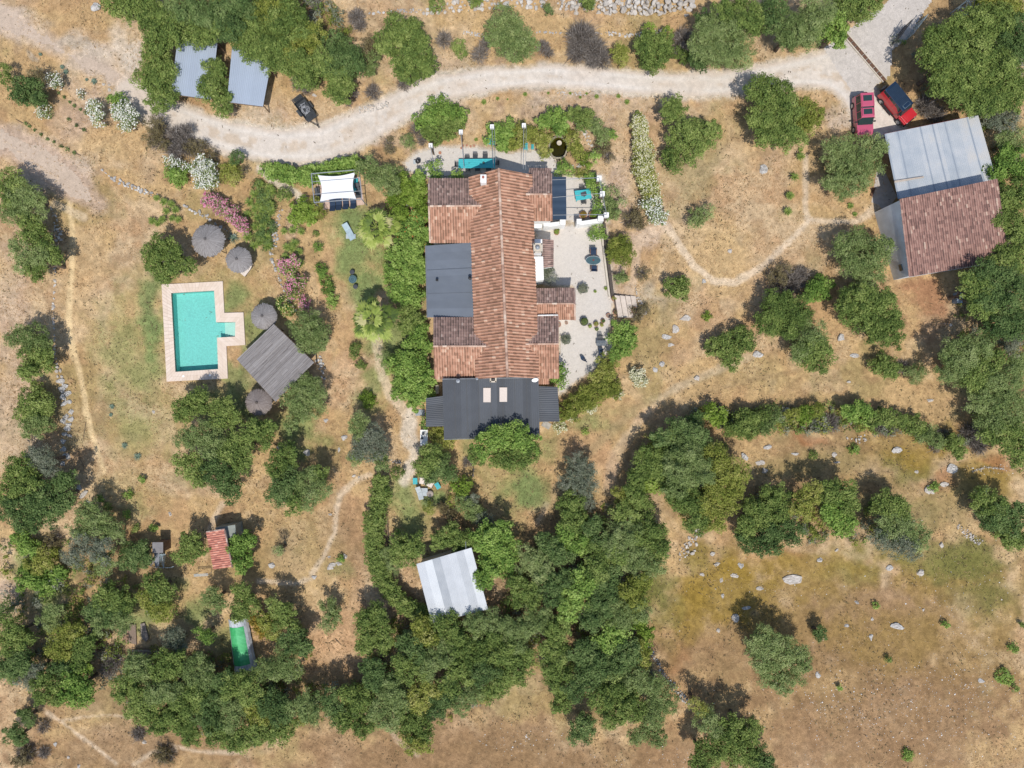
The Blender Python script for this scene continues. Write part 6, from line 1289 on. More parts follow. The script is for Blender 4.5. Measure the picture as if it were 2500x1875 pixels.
q = thing('fallen_branch', 'lower thin dead branch in the straw beside the worn path', 'branch', tuple(T(0, 2, 680, 710))); MB().tube(T(0, 2, 660, 660, .06), T(0, 2, 705, 750, .06), .025, 5, .01).build('branch', M_bark, q)
q = thing('fallen_branch', 'small dead branch lying in the clearing below the curved hedge', 'branch', tuple(T(1, 3, 710, 595))); MB().tube(T(1, 3, 685, 568, .06), T(1, 3, 740, 625, .06), .04, 5, .015).build('branch', M_bark, q)
# ------------------------------------------------------------------ STONE WALLS AND BOULDERS
stone_wall('terrace_wall', [(905, 24, 1.2), (960, 18, 1.5), (1040, 8, 1.6), (1120, 4, 1.4), (1180, 8, 1.6)], 'upper dry-stone terrace wall at the top of the picture, left stretch', .46, 1.5, .7, M_rockp, 5)
stone_wall('terrace_wall', [(1205, 8, 1.6), (1290, 10, 2.2), (1380, 12, 2.4), (1440, 10, 2.0), (1495, 4, 1.2)], 'wide dry-stone terrace wall at the top of the picture, right stretch', .48, 2.3, .9, M_rockp, 6)
stone_wall('terrace_wall', [(795, 28, .4), (850, 24, .5), (905, 24, .6)], 'low tumbled wall end below the top edge', .24, .5, .3, seed=7)
stone_wall('terrace_wall', [(1000, 70, .5), (1040, 76, .5), (1060, 78, .3)], 'short line of stones between two bushes above the track', .24, .5, .3, seed=8)
stone_wall('terrace_wall', [(1155, 68, .4), (1215, 70, .4), (1300, 70, .6), (1360, 76, .6), (1440, 64, .4)], 'thin line of stones along the lower terrace edge', .22, .5, .3, seed=9)
stone_wall('rubble_line', [(840, 225, .8), (800, 235, .9), (775, 240, .5)], 'pale rubble along the upper side of the track', .2, .8, .2, M_rockp, 10)
stone_wall('rubble_line', [(1205, 198, .5), (1235, 204, .4), (1268, 202, .6)], 'pale rubble among small agaves under the track', .2, .5, .2, M_rockp, 11)
stone_wall('edging_stones', [(3, 300, .35), (40, 325, .4), (75, 352, .4), (105, 372, .4), (128, 382, .6)], 'line of pinkish edging stones on the bare earth at far left', .17, .4, .2, tint_mat('sandstone', [(.38, .27, .18), (.50, .38, .27), (.60, .48, .36)], .95), 12)
stone_wall('dry_stone_wall', [(218, 362, .5), (240, 382, .6), (262, 395, .6), (290, 405, .7), (318, 415, .8), (342, 422, .6)], 'grey dry-stone wall running towards the spiky yuccas', .3, .7, .4, seed=13)
stone_wall('dry_stone_wall', [(395, 440, .5), (425, 458, .6), (450, 470, .5), (480, 490, .4), (520, 515, .3)], 'grey stone edge in front of the pink oleander hedge', .28, .5, .35, seed=14)
stone_wall('rock_edge', [(608, 452, .6), (600, 480, .9), (592, 505, 1.1), (588, 535, .8), (590, 560, .5), (600, 590, .4), (612, 620, .5), (625, 645, .5), (645, 680, .6)], 'rock edge winding down between yuccas and pink oleanders', .27, .7, .35, seed=15)
stone_wall('rock_edge', [(672, 752, .5), (685, 770, .9), (698, 800, .8), (700, 820, .5)], 'rocks beside the right corner of the rectangular thatch roof', .3, .8, .3, seed=16)
stone_wall('boundary_wall', [(110, 440, .5), (120, 465, .8), (125, 490, .9), (128, 520, .5), (122, 560, .4), (120, 600, .4), (118, 640, .35), (116, 680, .4), (120, 720, .5), (121, 770, .5)], 'long low boundary wall of stones at far left, upper half', .3, .6, .4, M_rockp, 17)
stone_wall('boundary_wall', [(122, 770, .6), (128, 800, .9), (136, 830, 1.0)], 'piled grey stones linking low wall to the big boulders', .36, .9, .45, M_rockp, 18)
BW = [(131, 822, 9, 8), (142, 833, 8, 7), (133, 842, 10, 8), (146, 850, 8, 8), (136, 858, 10, 8), (148, 868, 7, 6), (137, 873, 9, 7), (153, 890, 7, 6), (143, 900, 9, 7), (152, 905, 7, 7), (138, 911, 8, 7), (150, 917, 8, 6), (147, 925, 9, 6), (141, 938, 8, 6), (151, 941, 5, 5), (138, 953, 7, 6), (137, 970, 8, 8), (147, 985, 10, 7), (136, 1002, 6, 6)]
for i, (x, y, a, b) in enumerate(BW): boulder(x, y, a, b, 'grey boulder in the boundary row of big stones beside the worn footpath', None, 'boulders in the boundary row')
boulder(182, 1068, 13, 6, 'pale oblong wall block tumbled beside the large round oak', M_rockp, None, .7)
boulder(172, 1055, 9, 7, 'grey block just above the pale oblong one, beside the round oak')
boulder(190, 1085, 9, 4, 'thin grey stone just below the pale oblong block', None, None, -.8)
stone_wall('rock_edge', [(1372, 615, .3), (1378, 640, .5), (1390, 665, .6), (1398, 680, .4)], 'pale broken stones on the right of the garden steps', .2, .6, .25, M_rockp, 19)
stone_wall('rock_edge', [(1235, 250, .8), (1245, 262, .8), (1262, 280, .7), (1272, 300, .7), (1278, 325, .6), (1282, 345, .6)], 'pale rock edge on the right of the pond', .3, .7, .4, M_rockp, 20)
stone_wall('rock_edge', [(1183, 338, .4), (1205, 352, .5), (1228, 362, .6), (1250, 358, .7), (1262, 350, .6)], 'rocks around the lower side of the pond', .28, .5, .3, M_rockp, 21)
stone_wall('rock_outcrop', [(1468, 1205, .6), (1475, 1190, .9), (1488, 1172, 1.0), (1500, 1155, 1.0), (1512, 1145, .6)], 'jagged pale rock outcrop beside the big spreading oak', .3, 1.0, .5, M_rockp, 22)
stone_wall('rock_ledge', [(1462, 1212, .5), (1488, 1195, .9), (1508, 1178, .8)], 'smooth pale rock ledge below the jagged outcrop', .4, .8, .25, M_rockp, 23)
stone_wall('rock_outcrop', [(1828, 945, .4), (1850, 950, .9), (1875, 945, .9)], 'pale broken outcrop under the grey scrub row', .3, .8, .4, M_rockp, 24)
stone_wall('dry_stone_wall', [(1382, 1368, .4), (1395, 1385, .5), (1410, 1410, .5), (1425, 1440, .6), (1450, 1475, .7), (1475, 1505, .7), (1490, 1522, .4)], 'half-hidden stone wall along the right edge of the wood', .22, .6, .3, seed=25)
stone_wall('rubble_line', [(1835, 697, .3), (2038, 697, .4), (2056, 700, .4)][1:], 'jagged grey rock below the red earth patch', .25, .6, .3, seed=26)
stone_wall('rubble_line', [(2098, 1018, .3), (2130, 1008, .3), (2170, 1012, .3)], 'faint white pebbles in an arc near the right edge', .1, .3, .1, M_rockp, 27)
stone_wall('rubble_line', [(2068, 1135, .6), (2085, 1150, .9), (2105, 1165, .8), (2120, 1172, .5)], 'brownish stony scree below the right-hand olives', .18, .8, .2, M_rockp, 28)
stone_wall('stepping_stones', [(763, 1029, .3), (775, 1031, .4), (790, 1030, .5)], 'row of flat pale stones above the footpath bend', .42, .5, .15, M_rockp, 29)
stone_wall('stepping_stones', [(826, 990, .4), (845, 996, .4), (866, 998, .3)], 'low stones crossing the pale path below the house', .2, .4, .2, M_rockp, 30)
B1 = [(208, 15, 11, 12, 'smooth grey boulder at the top left against the oaks', None), (1650, 366, 11, 10, 'round pale boulder in the dry grass left of the footpath', None), (679, 1247, 6, 5, 'pale grey stone left of the curved hedge', None),
 (704, 908, 5, 5, 'grey stone nearest the olive tree below the thatch', None), (745, 946, 8, 6, 'flat grey stone left of the bluish olive', None), (664, 978, 8, 9, 'dark grey slab between two trees', None), (605, 967, 7, 5, 'grey slab above the round oak', None), (732, 972, 3, 6, 'narrow pale stone below the flat grey one', None), (713, 1111, 5, 4, 'small white stone below the round oak', M_rockp),
 (712, 1226, 8, 8, 'white stone, lowest left of the stepping cluster', M_rockp), (733, 1217, 8, 7, 'flat pale stone in the middle of the stepping cluster', M_rockp), (745, 1203, 9, 8, 'largest flat stone of the stepping cluster', M_rockp), (720, 1219, 7, 6, 'flat pale stone left in the stepping cluster', M_rockp), (712, 1203, 4, 3, 'tiny pale stone above the stepping cluster', M_rockp), (588, 1220, 8, 8, 'grey rock under the dead sapling', None),
 (1638, 765, 11, 9, 'large dark grey rock right of the bushy patio tree', None), (1817, 730, 9, 9, 'round grey rock between two oaks', None), (1846, 768, 10, 5, 'flat pale slab below the round grey rock', None), (1832, 825, 5, 4, 'small whitish stone in the grass above the scrub row', M_rockp), (2008, 865, 7, 5, 'white and dark stone in the dry grass at upper right', M_rockp),
 (1936, 971, 11, 9, 'round grey rock in the upper meadow', None), (1804, 982, 7, 6, 'small pale rock right of two green tufts', M_rockp), (1807, 999, 8, 3, 'thin white stone below the two green tufts', M_rockp), (1715, 980, 9, 4, 'thin grey stone left of the green tufts', None), (2002, 1056, 9, 12, 'whitest and largest meadow boulder, left of the lower right olives', M_rockp), (2012, 1062, 8, 6, 'lower part-buried white boulder touching the whitest one', M_rockp), (1980, 1020, 5, 4, 'small round white stone above the whitest boulder', M_rockp), (2039, 1047, 10, 6, 'flat white stone right of the whitest boulder', M_rockp), (2055, 1012, 12, 10, 'broad grey slab above the flat white stone', None), (2128, 1060, 9, 10, 'grey rock inside the shadow at right', None),
 (2032, 1176, 7, 10, 'upright white rock below the right-hand shadow', M_rockp), (1716, 1252, 24, 11, 'largest pale boulder of the meadow, oblong', M_rockp), (1770, 1208, 6, 6, 'small grey rock above the largest oblong boulder', None), (1807, 1188, 5, 4, 'small white rock near the lower tree row', M_rockp), (1922, 1227, 8, 7, 'grey rock in the green meadow, middle', None), (1987, 1237, 9, 7, 'white rock at the lower edge of the green meadow', M_rockp), (1850, 1301, 5, 5, 'small round grey stone right in the meadow centre', None), (1938, 1353, 15, 9, 'long lichen-grey rock in the middle of the stony meadow', None), (1828, 1351, 6, 6, 'small grey rock left of the long grey rock', None), (1884, 1337, 4, 4, 'tiny pale stone between grey rocks', M_rockp), (1880, 1375, 5, 9, 'narrow broken grey rock below the tiny pale stone', None), (1767, 1457, 6, 8, 'dark-holed grey rock right of the lone tree', None), (2120, 1470, 7, 6, 'flat grey rock left of the largest tuft', None), (1995, 1317, 4, 4, 'tiny pale stone near the green meadow edge', M_rockp),
 (1588, 1243, 11, 5, 'thin white rock left of the largest boulder', M_rockp), (1516, 1241, 6, 4, 'pale rock farthest left in the meadow rocks', M_rockp), (1559, 1253, 4, 8, 'narrow upright pale rock in the ochre grass', M_rockp), (1642, 1271, 8, 5, 'white rock above the lone tree', M_rockp), (1561, 1288, 4, 6, 'small grey rock below the narrow upright one', None), (1613, 1313, 10, 5, 'flat dark-edged rock above the lone tree shadow', None), (1588, 1335, 8, 9, 'crumbling pale rock at the corner of the lone tree shadow', M_rockp), (1551, 1362, 4, 5, 'small pale stone left of the crumbling rock', M_rockp), (1540, 1196, 6, 5, 'white stone in the upper ochre grass', M_rockp), (1600, 1222, 7, 8, 'grey diagonal rock below the upper oak', None), (1548, 1218, 7, 5, 'pale stone left of the grey diagonal rock', M_rockp),
 (1607, 987, 9, 10, 'twin grey rocks right of the big oak', None), (1641, 1000, 10, 6, 'pale flat rock right of the twin grey rocks', M_rockp), (1650, 1017, 8, 8, 'round pale rock below the flat one', M_rockp), (1655, 965, 10, 6, 'grey rock at the foot of the scrub row', None), (1699, 886, 9, 7, 'grey boulder poking above the scrub row', None), (1502, 908, 9, 6, 'grey boulder behind the lime bush', None),
 (1459, 711, 8, 10, 'tall pale rock in the dry grass right of the vegetable hedge', M_rockp), (1440, 727, 10, 6, 'flat grey rock below the tall pale one', None), (1478, 688, 12, 8, 'broken rocks at the top of the rock group', M_rockp), (1450, 745, 9, 5, 'lowest flat rock of the rock group', M_rockp), (1428, 786, 7, 6, 'grey stone beside a green weed', None), (1416, 798, 6, 6, 'round grey stone left of the other', None), (1504, 817, 7, 7, 'pale stone low in the dry grass', M_rockp), (1519, 607, 6, 5, 'stone at the bend of the two footpaths', None), (1578, 542, 6, 6, 'faint pale stone inside the footpath loop', M_rockp),
 (2088, 110, 1, 1, '', None), (236, 184, 3, 3, 'tiny orange stone near the aloe', M_rockp), (224, 183, 4, 4, 'orange round stone beside the aloe', M_rockp), (236, 194, 4, 4, 'white round stone below the aloe', M_rockp), (367, 1110, 4, 5, 'small pinkish stone above the wire cage', M_rockp), (332, 889, 4, 4, 'small pinkish stone left of the oaks below the pool', M_rockp), (680, 207, 6, 5, 'round pale stone by the black trailer', M_rockp), (1245, 28, 6, 5, 'white stone below the upper terrace wall', M_rockp), (1483, 33, 5, 4, 'grey stone under the right end of the terrace wall', None), (119, 1609, 4, 7, 'grey stone beside the lower left footpath', None), (170, 1655, 5, 5, 'pale stone at the bottom left edge', M_rockp), (313, 1602, 5, 5, 'white stone in the shade of the bare shrub', M_rockp), (147, 1637, 4, 4, 'small pale stone at the bottom left', M_rockp)]
for (x, y, a, b, lb, m_) in B1:
    if lb: boulder(x, y, a, b, lb, m_)
# scattered white pebbles
r = np.random.default_rng(77); items = []
for (cx, cy, sx, sy, n) in ((1980, 1540, 330, 150, 700), (1800, 1500, 130, 90, 150), (2050, 1300, 150, 120, 110), (1600, 1590, 60, 50, 60), (1130, 1600, 90, 40, 90), (1480, 1640, 200, 25, 90), (1700, 1250, 200, 60, 60), (2100, 1480, 100, 100, 150), (2150, 1015, 60, 12, 40), (1250, 620, 40, 60, 60)):
    for k in range(n):
        p = D(cx + r.normal() * sx * .5, cy + r.normal() * sy * .5); s = .022 + abs(r.normal()) * .03; items.append(((p.x, p.y, float(gz(p.x, p.y)) + .02), (s, s * .8, s * .5)))
o = rocks_mesh('pebbles', items, tint_mat('white_pebbles', [(.55, .52, .47), (.74, .72, .68)], .9), None, 5); tag(o, 'scattered whitish pebbles over the bare meadow', 'pebbles', kind='stuff')
# ------------------------------------------------------------------ TREES AND BUSHES (picture-plan centre x, y and radius of each limb's crown)
def PL(txt):
    for ln in txt.strip().splitlines():
        ln = ln.strip()
        if not ln or ln.startswith('#'): continue
        f = ln.split('|'); kind, h = f[0].split(); spots = [tuple(float(v) for v in q.split(',')) for q in f[1].split()]
        plant(kind, float(h), spots, f[2].strip() if len(f) > 2 and f[2].strip() else None)
PL('''
oak 4.5|338,122,36 352,160,30 330,175,40 345,208,34|tall green oak on the left edge of the first carport roof
oak 3.8|463,155,30 460,190,34 478,222,26|narrow green oak standing between the two carport roofs
oak 5|255,5,38 300,15,36 
oak 5.5|330,40,40 368,62,36 335,85,28
dark 5.5|395,20,40 435,35,36 
oak 4.8|425,68,32 455,50,30 452,80,18|green oak hanging over the top of the first carport roof
dark 5.5|480,35,38 520,12,38 500,62,30
oak 5|548,95,38 520,75,30 560,60,35|green oak hanging over the top of the second carport roof
ygreen 5|575,25,36 605,12,36
oak 5.5|615,40,44 598,75,34 648,58,36
ygreen 5|640,98,42 668,78,32
oak 5|590,112,38 620,128,36
oak 5|658,158,36 640,135,28 690,128,26
dark 4.5|728,105,38 748,135,38 712,140,24
oak 4.5|728,178,34 735,205,22
brown 2.2|800,95,24 790,120,22
olive 2.4|796,148,18 805,125,14
oak 4.2|852,58,30 838,88,34 882,66,34 905,85,22
oak 4.2|892,130,42 868,148,26 920,140,24
olive 5.5|1095,45,36 1075,72,34 1115,72,38 1112,105,30 1145,95,22
dead 2.2|766,26,22 774,48,16
dead 1.5|680,4,20
dead 1.2|646,172,24 660,190,14
dead 1.2|958,82,22
dead .9|804,195,20
dead .8|764,200,13
dead .9|871,178,18
dead 1.2|1035,112,22 1048,92,18
dead .8|751,218,12
oak 1.6|990,98,14 997,110,12
oak 1.4|943,8,14
oak 1.2|1025,0,16
dark 1.4|1184,18,10
dead 2.6|1258,72,38 1250,100,30 1285,95,32
dead 2.0|1302,118,26 1282,125,18
dead 1.4|1174,95,18 1185,108,14
oak 3.6|1415,112,40 1395,92,26 1432,95,24
lime 2.2|1404,62,14 1442,68,12
ygreen 2.2|1340,110,20 1345,125,14
dead 3|1482,72,26 1475,100,18
oak 2|1484,120,18 1462,110,12
olive 5.5|1532,62,34 1525,98,36 1548,118,30|
olive 5.5|1583,85,44 1598,118,34 1570,55,30
oak 6|1605,28,42 1570,20,26 1632,50,26
dark 4|1525,40,22 1512,128,24
oak 1.8|1271,4,18
olive 5.5|1720,60,38 1692,62,26 1708,85,22
olive 6|1760,30,46 1745,75,30
bright 4.5|1800,55,36 1812,85,20
dark 5|1673,15,32 1668,48,24
oak 4.5|1830,12,32 1862,12,34 1895,0,22
oak 7|2040,95,44 2085,118,52 2040,135,34 2062,165,44 2030,185,26 2012,120,26|huge round green oak beside the gate at the upper right
oak 6.5|2110,62,44 2078,58,34 2155,45,40
ygreen 5|2165,8,36 2200,12,30 2130,5,26
dark 6|2192,70,38 2180,100,36 2208,110,28
oak 6.5|2130,175,44 2165,145,44 2110,215,38 2140,222,30 2070,205,26|
oak 5.5|2195,185,36 2178,215,30
dead 2.0|2010,222,26 2034,238,24
grey 4|2158,248,30 2185,262,30
olive 4|2200,305,28 2172,300,22
bright 4.5|2180,340,30 2160,368,26 2200,370,28
oak 5|2170,445,38 2195,420,34
oak 5|2160,482,28 2190,486,32
grey 2|2185,515,24 2160,512,12
oak 5.5|2185,562,38 2205,530,26
dark 6.5|2130,600,38 2172,610,44 2150,645,38 2190,650,34|dark green oak at the lower right corner of the tile barn
oak 6|2112,625,32 2125,660,30 2095,600,20
dark 6|2200,700,34 2165,705,34
grey 2.6|2185,738,24 
olive 5.5|2080,762,38 2118,748,34 2068,800,34 2052,770,24
oak 5.5|2108,815,38 2145,780,30
olive 5.5|2160,830,46 2195,800,34
olive 5.5|2190,885,44 2150,895,42 2120,865,28
oak 5.5|2200,945,38 2160,940,34 2205,990,24
olive 4.6|1830,528,32 1862,515,30 1895,540,34 1848,562,32 1915,525,18 |olive tree touching the grey wall of the tile barn
olive 3.6|1882,585,34 1868,605,24
oak 4.6|1848,640,34 1885,652,38 1858,685,34 1828,660,24|
oak 4.2|1912,650,26 1928,682,22
oak 4|1900,712,36 1932,728,26 1928,698,24
bright 2.2|1771,622,30 1750,638,16
dead 2.0|1715,608,32 1740,588,20
brown 2.0|1680,598,24 1700,580,14
oak 4.4|1684,660,38 1722,672,34 1665,695,30 1700,705,32
olive 4.2|1752,728,38 1728,758,24
oak 4|1762,772,36 1745,758,24 1775,745,22
oak 2.6|1912,790,28 1930,800,20
dead 1.5|1958,792,18
olive 2.2|1980,806,24
oak 5|1652,192,34 1682,200,36 1625,195,14|
oak 5|1655,245,38 1700,240,36 1662,285,36 1705,290,32 |
ygreen 4.6|1742,242,34 1738,275,26 1762,250,20
olive 4.4|1800,325,28 1838,322,34 1882,318,32 1818,362,34|
olive 4.4|1868,358,36 1832,400,30 1795,395,18 1860,390,26 1905,320,16
oak 4.2|1456,230,28 1448,250,18|
oak 4.6|1480,280,36 1518,288,34 1496,318,34 1540,275,16
oak 3.2|1450,338,26 1462,358,14 
olive 2.2|1512,468,22 1530,455,14 1498,478,12
oak 2.2|1468,620,28 1450,612,12
brown 1.4|1389,590,15
ygreen 2.4|1338,528,26 1350,548,22 1328,552,18
olive 1.6|1343,600,16
brown 1.8|1368,468,24 1382,482,16
lime .6|1527,682,9
oak 2.8|1545,752,24 1568,742,24 1582,770,28
oak 2.8|1605,732,26 1618,745,16|
bright 2.6|1345,718,28 1358,735,20
bright 2.2|1346,752,20 1332,768,16
brown 1.2|1378,676,20 1395,668,12
ygreen 2.2|1312,792,26 1300,822,30 1290,850,28
ygreen 2.2|1262,862,28 1240,880,26 1318,838,24 1222,895,18
bright 2.4|1212,800,13 1208,825,15 1200,812,12|bright green shrub with orange flowers at the farmhouse corner
bright 6.6|1048,958,32 1078,945,30 1112,940,32 1142,955,28
oak 6.0|1088,985,34 1125,985,32 1030,985,22 1150,975,16
ygreen 1.6|945,938,20 968,955,18 962,975,12
bright 2.0|922,905,10 918,918,8
oak 4.2|930,985,28 915,1005,24
dark 3.6|945,1010,30 965,1022,24 930,1030,18
lime 2|1000,1062,16 985,1050,14 1008,1042,12
dead 1.2|1010,1000,14
brown 1.6|958,1098,16 972,1110,16
ygreen 1.8|978,1082,12 924,1095,10 930,1104,8
olive 2.6|1004,1088,22 1022,1108,24
grey 2.6|1045,1125,22 1052,1145,18 1020,1080,16
bright 4.6|1050,1160,34 1085,1150,26 1080,1185,38|
bright 4.2|1062,1225,36 1095,1215,26 1045,1255,22|broad-leaved fig tree overlapping the right edge of the white metal roof
oak 3.4|968,1158,28 1000,1172,28 945,1172,18
oak 3.8|872,1192,34 893,1180,26
olive 2.6|838,1195,18 852,1222,20
bright 1|859,1150,6
grey 4|1245,1005,26 1240,1035,30 1270,1050,28 1268,1015,22|grey-green olive tree on the right edge of the garden lawn
grey 3|1258,1078,20 1272,1090,14
oak 4.6|1402,1000,36 1442,962,38 1430,1010,34|
dark 5|1468,935,30 1500,955,36 1425,945,22
olive 6|1480,985,38 1465,1030,42 1515,1020,36|the big spreading oak, its olive-green crown among darker ones
ygreen 5.6|1550,990,34 1590,1025,32 1560,1050,36
ygreen 5|1578,1082,30 1530,1095,34 1545,1125,28
oak 5|1490,1080,38 1462,1062,30 1505,1125,32
lime 3.6|1395,1040,24 1418,1048,20
oak 4.4|1380,1030,24 1370,1060,26
oak 4|1233,1092,30 1240,1120,32 1225,1140,24
bright 4|1225,1160,28 1250,1178,28
ygreen 3.4|1340,1068,20 1352,1082,18
oak 4.2|1375,1095,34 1345,1110,24
dark 4.2|1278,1140,24 1295,1165,26
olive 5|1355,1160,38 1335,1185,32
oak 5|1405,1155,38 1425,1185,28
oak 5|1315,1205,40 1290,1230,30
olive 5|1378,1212,38 1410,1225,28
dark 4.6|1200,1195,34 1180,1168,22
olive 4.6|1150,1215,36 1172,1235,28
oak 4.6|1135,1285,36 1115,1262,22
dark 5|1190,1275,36 1215,1250,26
bright 5|1238,1295,32 1255,1262,34 1225,1325,26|
dark 5|1300,1280,38 1318,1252,30
ygreen 5|1370,1285,40 1390,1258,24
olive 5|1342,1325,36 1380,1325,26
dark 5|1290,1325,32 1275,1345,24
olive 4.6|1160,1340,34 1135,1355,24
oak 4.6|1212,1352,30 1195,1375,22
bright 4.4|1330,1365,32 1305,1388,26
lime 3.4|1384,1352,20 1398,1368,16 1392,1395,14
ygreen 4|1390,1420,22 1378,1395,20
dark 5|1265,1412,34 1290,1435,30
dark 5|1330,1432,38 1358,1410,26
oak 4.4|1208,1412,28 1182,1402,20
oak 4.6|1208,1462,32 1190,1445,24
dark 5|1270,1468,36 1240,1490,26
oak 5|1328,1488,40 1300,1515,28
olive 5|1380,1472,36 1412,1485,28
oak 5|1360,1530,38 1325,1545,30
olive 4.6|1432,1515,34 1412,1545,28
oak 3.6|1218,1510,26 1208,1528,18
dark 3.6|1256,1582,30 1265,1560,22|round dark oak standing free on the bare lower meadow
olive 3.6|1408,1578,28 1378,1590,24 1425,1598,18
olive 4.4|1530,1560,28 1548,1578,24
ygreen 4|1515,1535,14 1500,1522,12
oak 5|1580,1565,22 1622,1580,28
oak 5|1530,1632,34 1510,1655,24
oak 5|1575,1608,32 1605,1632,38
dark 4.6|1638,1642,32 1660,1655,20
olive 5.4|1650,1375,26 1638,1400,28 1678,1392,30 1652,1432,32 1700,1405,32|lone meadow tree, grey-green, standing free with a dark shadow above
olive 4.8|1728,1420,28 1705,1455,32 1672,1465,30 1740,1438,16 1695,1485,20|
dark 2|1772,1372,16 1768,1360,10
oak 4.6|1640,1115,38 1618,1135,28
oak 4.6|1672,1075,34 1668,1112,34
dark 5|1700,1150,36 1665,1165,32
ygreen 5|1752,1068,28 1735,1100,26
oak 5|1800,1060,28 1825,1068,30 1835,1092,22
bright 4.6|1812,1098,28 1822,1130,32 1790,1110,20
oak 4.6|1920,1092,32 1942,1108,30
olive 5|1955,1140,38 1918,1140,28 1985,1165,28
grey 5|1940,1172,36 1900,1160,22 1970,1185,26
dark 4|1615,1165,24 1640,1175,22
oak 4.6|2128,1085,30 2155,1092,28|
dark 4.6|2150,1118,34 2185,1128,32 2200,1100,22|
oak 4|2195,1165,28 2170,1150,22
lime 2.6|1540,892,22 1555,905,18|
oak 3|1598,922,32 1615,900,20
oak 2.6|1642,908,28 1625,932,18
dark 2.8|1492,922,22 1508,905,18
olive 2.6|1668,902,24 1655,925,18
lime 2|1738,900,20 1745,890,14
ygreen 2|1712,895,16 1765,885,14
dead 1.6|1800,912,24 1772,918,20
bright 2.6|1862,892,28 1835,888,18
oak 2.4|1912,900,24 1890,910,16
dead 1.5|1928,926,20 1905,930,14
oak 2.6|1978,920,26 1955,910,18
olive 2.6|2008,942,24 2030,955,18
dead 1.6|2045,945,20 2028,968,14
oak 2.4|2064,958,22 2075,978,16
dead 2|2108,942,30 2130,965,22
oak 4.4|18,392,32 12,420,26
olive 4.4|48,420,36 78,432,20|
olive 4|22,452,32 52,462,24 90,462,12
oak 4.2|68,500,30 85,520,24 55,478,20
olive 4.2|58,560,36 92,548,28 30,530,16|
oak 4|112,548,20 75,585,24 118,560,12
olive 4.2|42,728,26 68,728,32 90,742,20 20,735,14|
oak 4.2|72,782,36 95,765,20 55,800,20
oak 3|72,862,34 60,892,30 92,880,24|
olive 3|85,915,30 60,925,20
oak 5.4|40,1010,32 30,1050,36 58,1040,32|
grey 5|88,992,28 105,1010,22 70,985,20
dark 5.6|55,1090,46 20,1100,30 60,1130,30|
dark 5.2|118,1068,40 138,1042,26 100,1105,34|
olive 4.6|185,1105,28 215,1130,30 170,1140,26|
grey 4.6|188,1175,38 215,1190,30 160,1200,26|
olive 4.2|240,1150,26 225,1215,26
dark 3.2|292,1195,30 275,1215,22 315,1210,16
bright 2|62,1185,24 40,1160,20|
ygreen 2|98,1205,26 75,1225,22|
bright 1.6|60,1250,30 100,1262,26 125,1240,20|
brown 1.6|110,1168,18 98,1185,14
oak 4.6|402,880,32 425,868,28 388,895,16|
oak 4.4|480,880,27 498,902,26 470,912,24|
olive 5|438,935,34 402,950,26 460,960,32|
oak 5|505,965,34 540,935,28 520,995,26|
oak 4.6|405,1005,34 430,1030,26|
dark 4.8|480,1030,36 462,1000,30 495,1058,26|
oak 4.4|550,925,20 568,945,26 582,920,16
olive 4.2|655,838,34 632,858,30 685,855,22|
olive 3.6|665,880,34 640,895,24 628,920,18 |
oak 4.4|340,538,28 365,535,24 372,562,28|
oak 4|330,568,26 355,588,26 405,575,18|
olive 4.2|664,692,28 682,718,30 645,712,26|
olive 3.6|662,745,22 690,740,20
olive 4.2|775,912,24 770,930,20|
grey 4.2|806,945,30 785,968,32 820,975,26|
olive 3.8|822,998,22 768,990,18
oak 4.4|616,985,28 598,1010,24|
dark 4.6|622,1042,38 600,1068,28|
olive 4.6|668,1035,30 692,1055,28 665,1078,28
oak 4.2|635,1085,28 690,1025,20
oak 3.6|410,1170,24 398,1198,26 428,1188,18|
bright 3.4|528,1165,22 508,1185,26 522,1215,26|
olive 3|600,1190,10
oak 4|330,1262,26 345,1282,30|
ygreen 4|348,1318,28 322,1298,26
grey 3.4|372,1378,28 385,1398,18|
olive 3.6|455,1288,24 470,1305,20
oak 4|520,1282,24 532,1308,28 515,1328,18|
gold 3|556,1345,16 566,1364,16
oak 4|225,1292,28 255,1300,32
dark 4|240,1330,30 205,1325,24
olive 4|262,1348,26 215,1350,22
bright 3|430,1368,12 448,1378,14|
olive 3.6|102,1338,26 118,1320,18
oak 4.6|35,1385,32 15,1352,26
dark 4.6|18,1440,34 42,1432,28
grey 4|52,1465,26 78,1448,20
ygreen 4.4|150,1372,30 128,1402,30
oak 4.4|182,1398,26 170,1428,24
bright 4.6|165,1470,34 178,1498,28 150,1500,22|
lime 3.6|182,1440,16 190,1395,10
oak 4.6|92,1480,32 118,1500,28 90,1510,18
dark 4|120,1450,22 145,1440,18
dead 2.6|235,1432,24 222,1455,20
oak 4.6|278,1478,30 262,1500,20
olive 4.6|305,1448,30 285,1430,22
oak 5|352,1442,34 378,1430,24
olive 5|418,1445,36 440,1465,24
oak 5|305,1510,34 290,1535,24
olive 5|345,1492,34 378,1498,28
oak 5|400,1518,34 425,1500,28
dark 5|458,1500,34 478,1475,26
oak 4.6|318,1548,28 340,1568,22
oak 4.6|372,1548,34 398,1562,26
dark 4.6|438,1548,34 460,1570,26
olive 4.6|500,1540,34 488,1565,26
oak 4|410,1595,22 395,1575,20
oak 4.4|472,1588,28 500,1600,24
oak 5|505,1480,34 538,1490,34
ygreen 4.4|550,1525,26 562,1550,28
oak 4.4|518,1600,26 548,1585,26
dark 5|582,1518,34 605,1540,30
oak 4.4|575,1582,30 612,1578,26
gold 2.6|545,1338,11
oak 4.4|612,1335,30 598,1312,22
ygreen 4|588,1360,26 572,1340,18
dark 4.4|632,1385,32 655,1398,20
olive 4.6|612,1438,36 580,1448,30|
olive 3|708,1315,24 718,1338,20 702,1355,14|
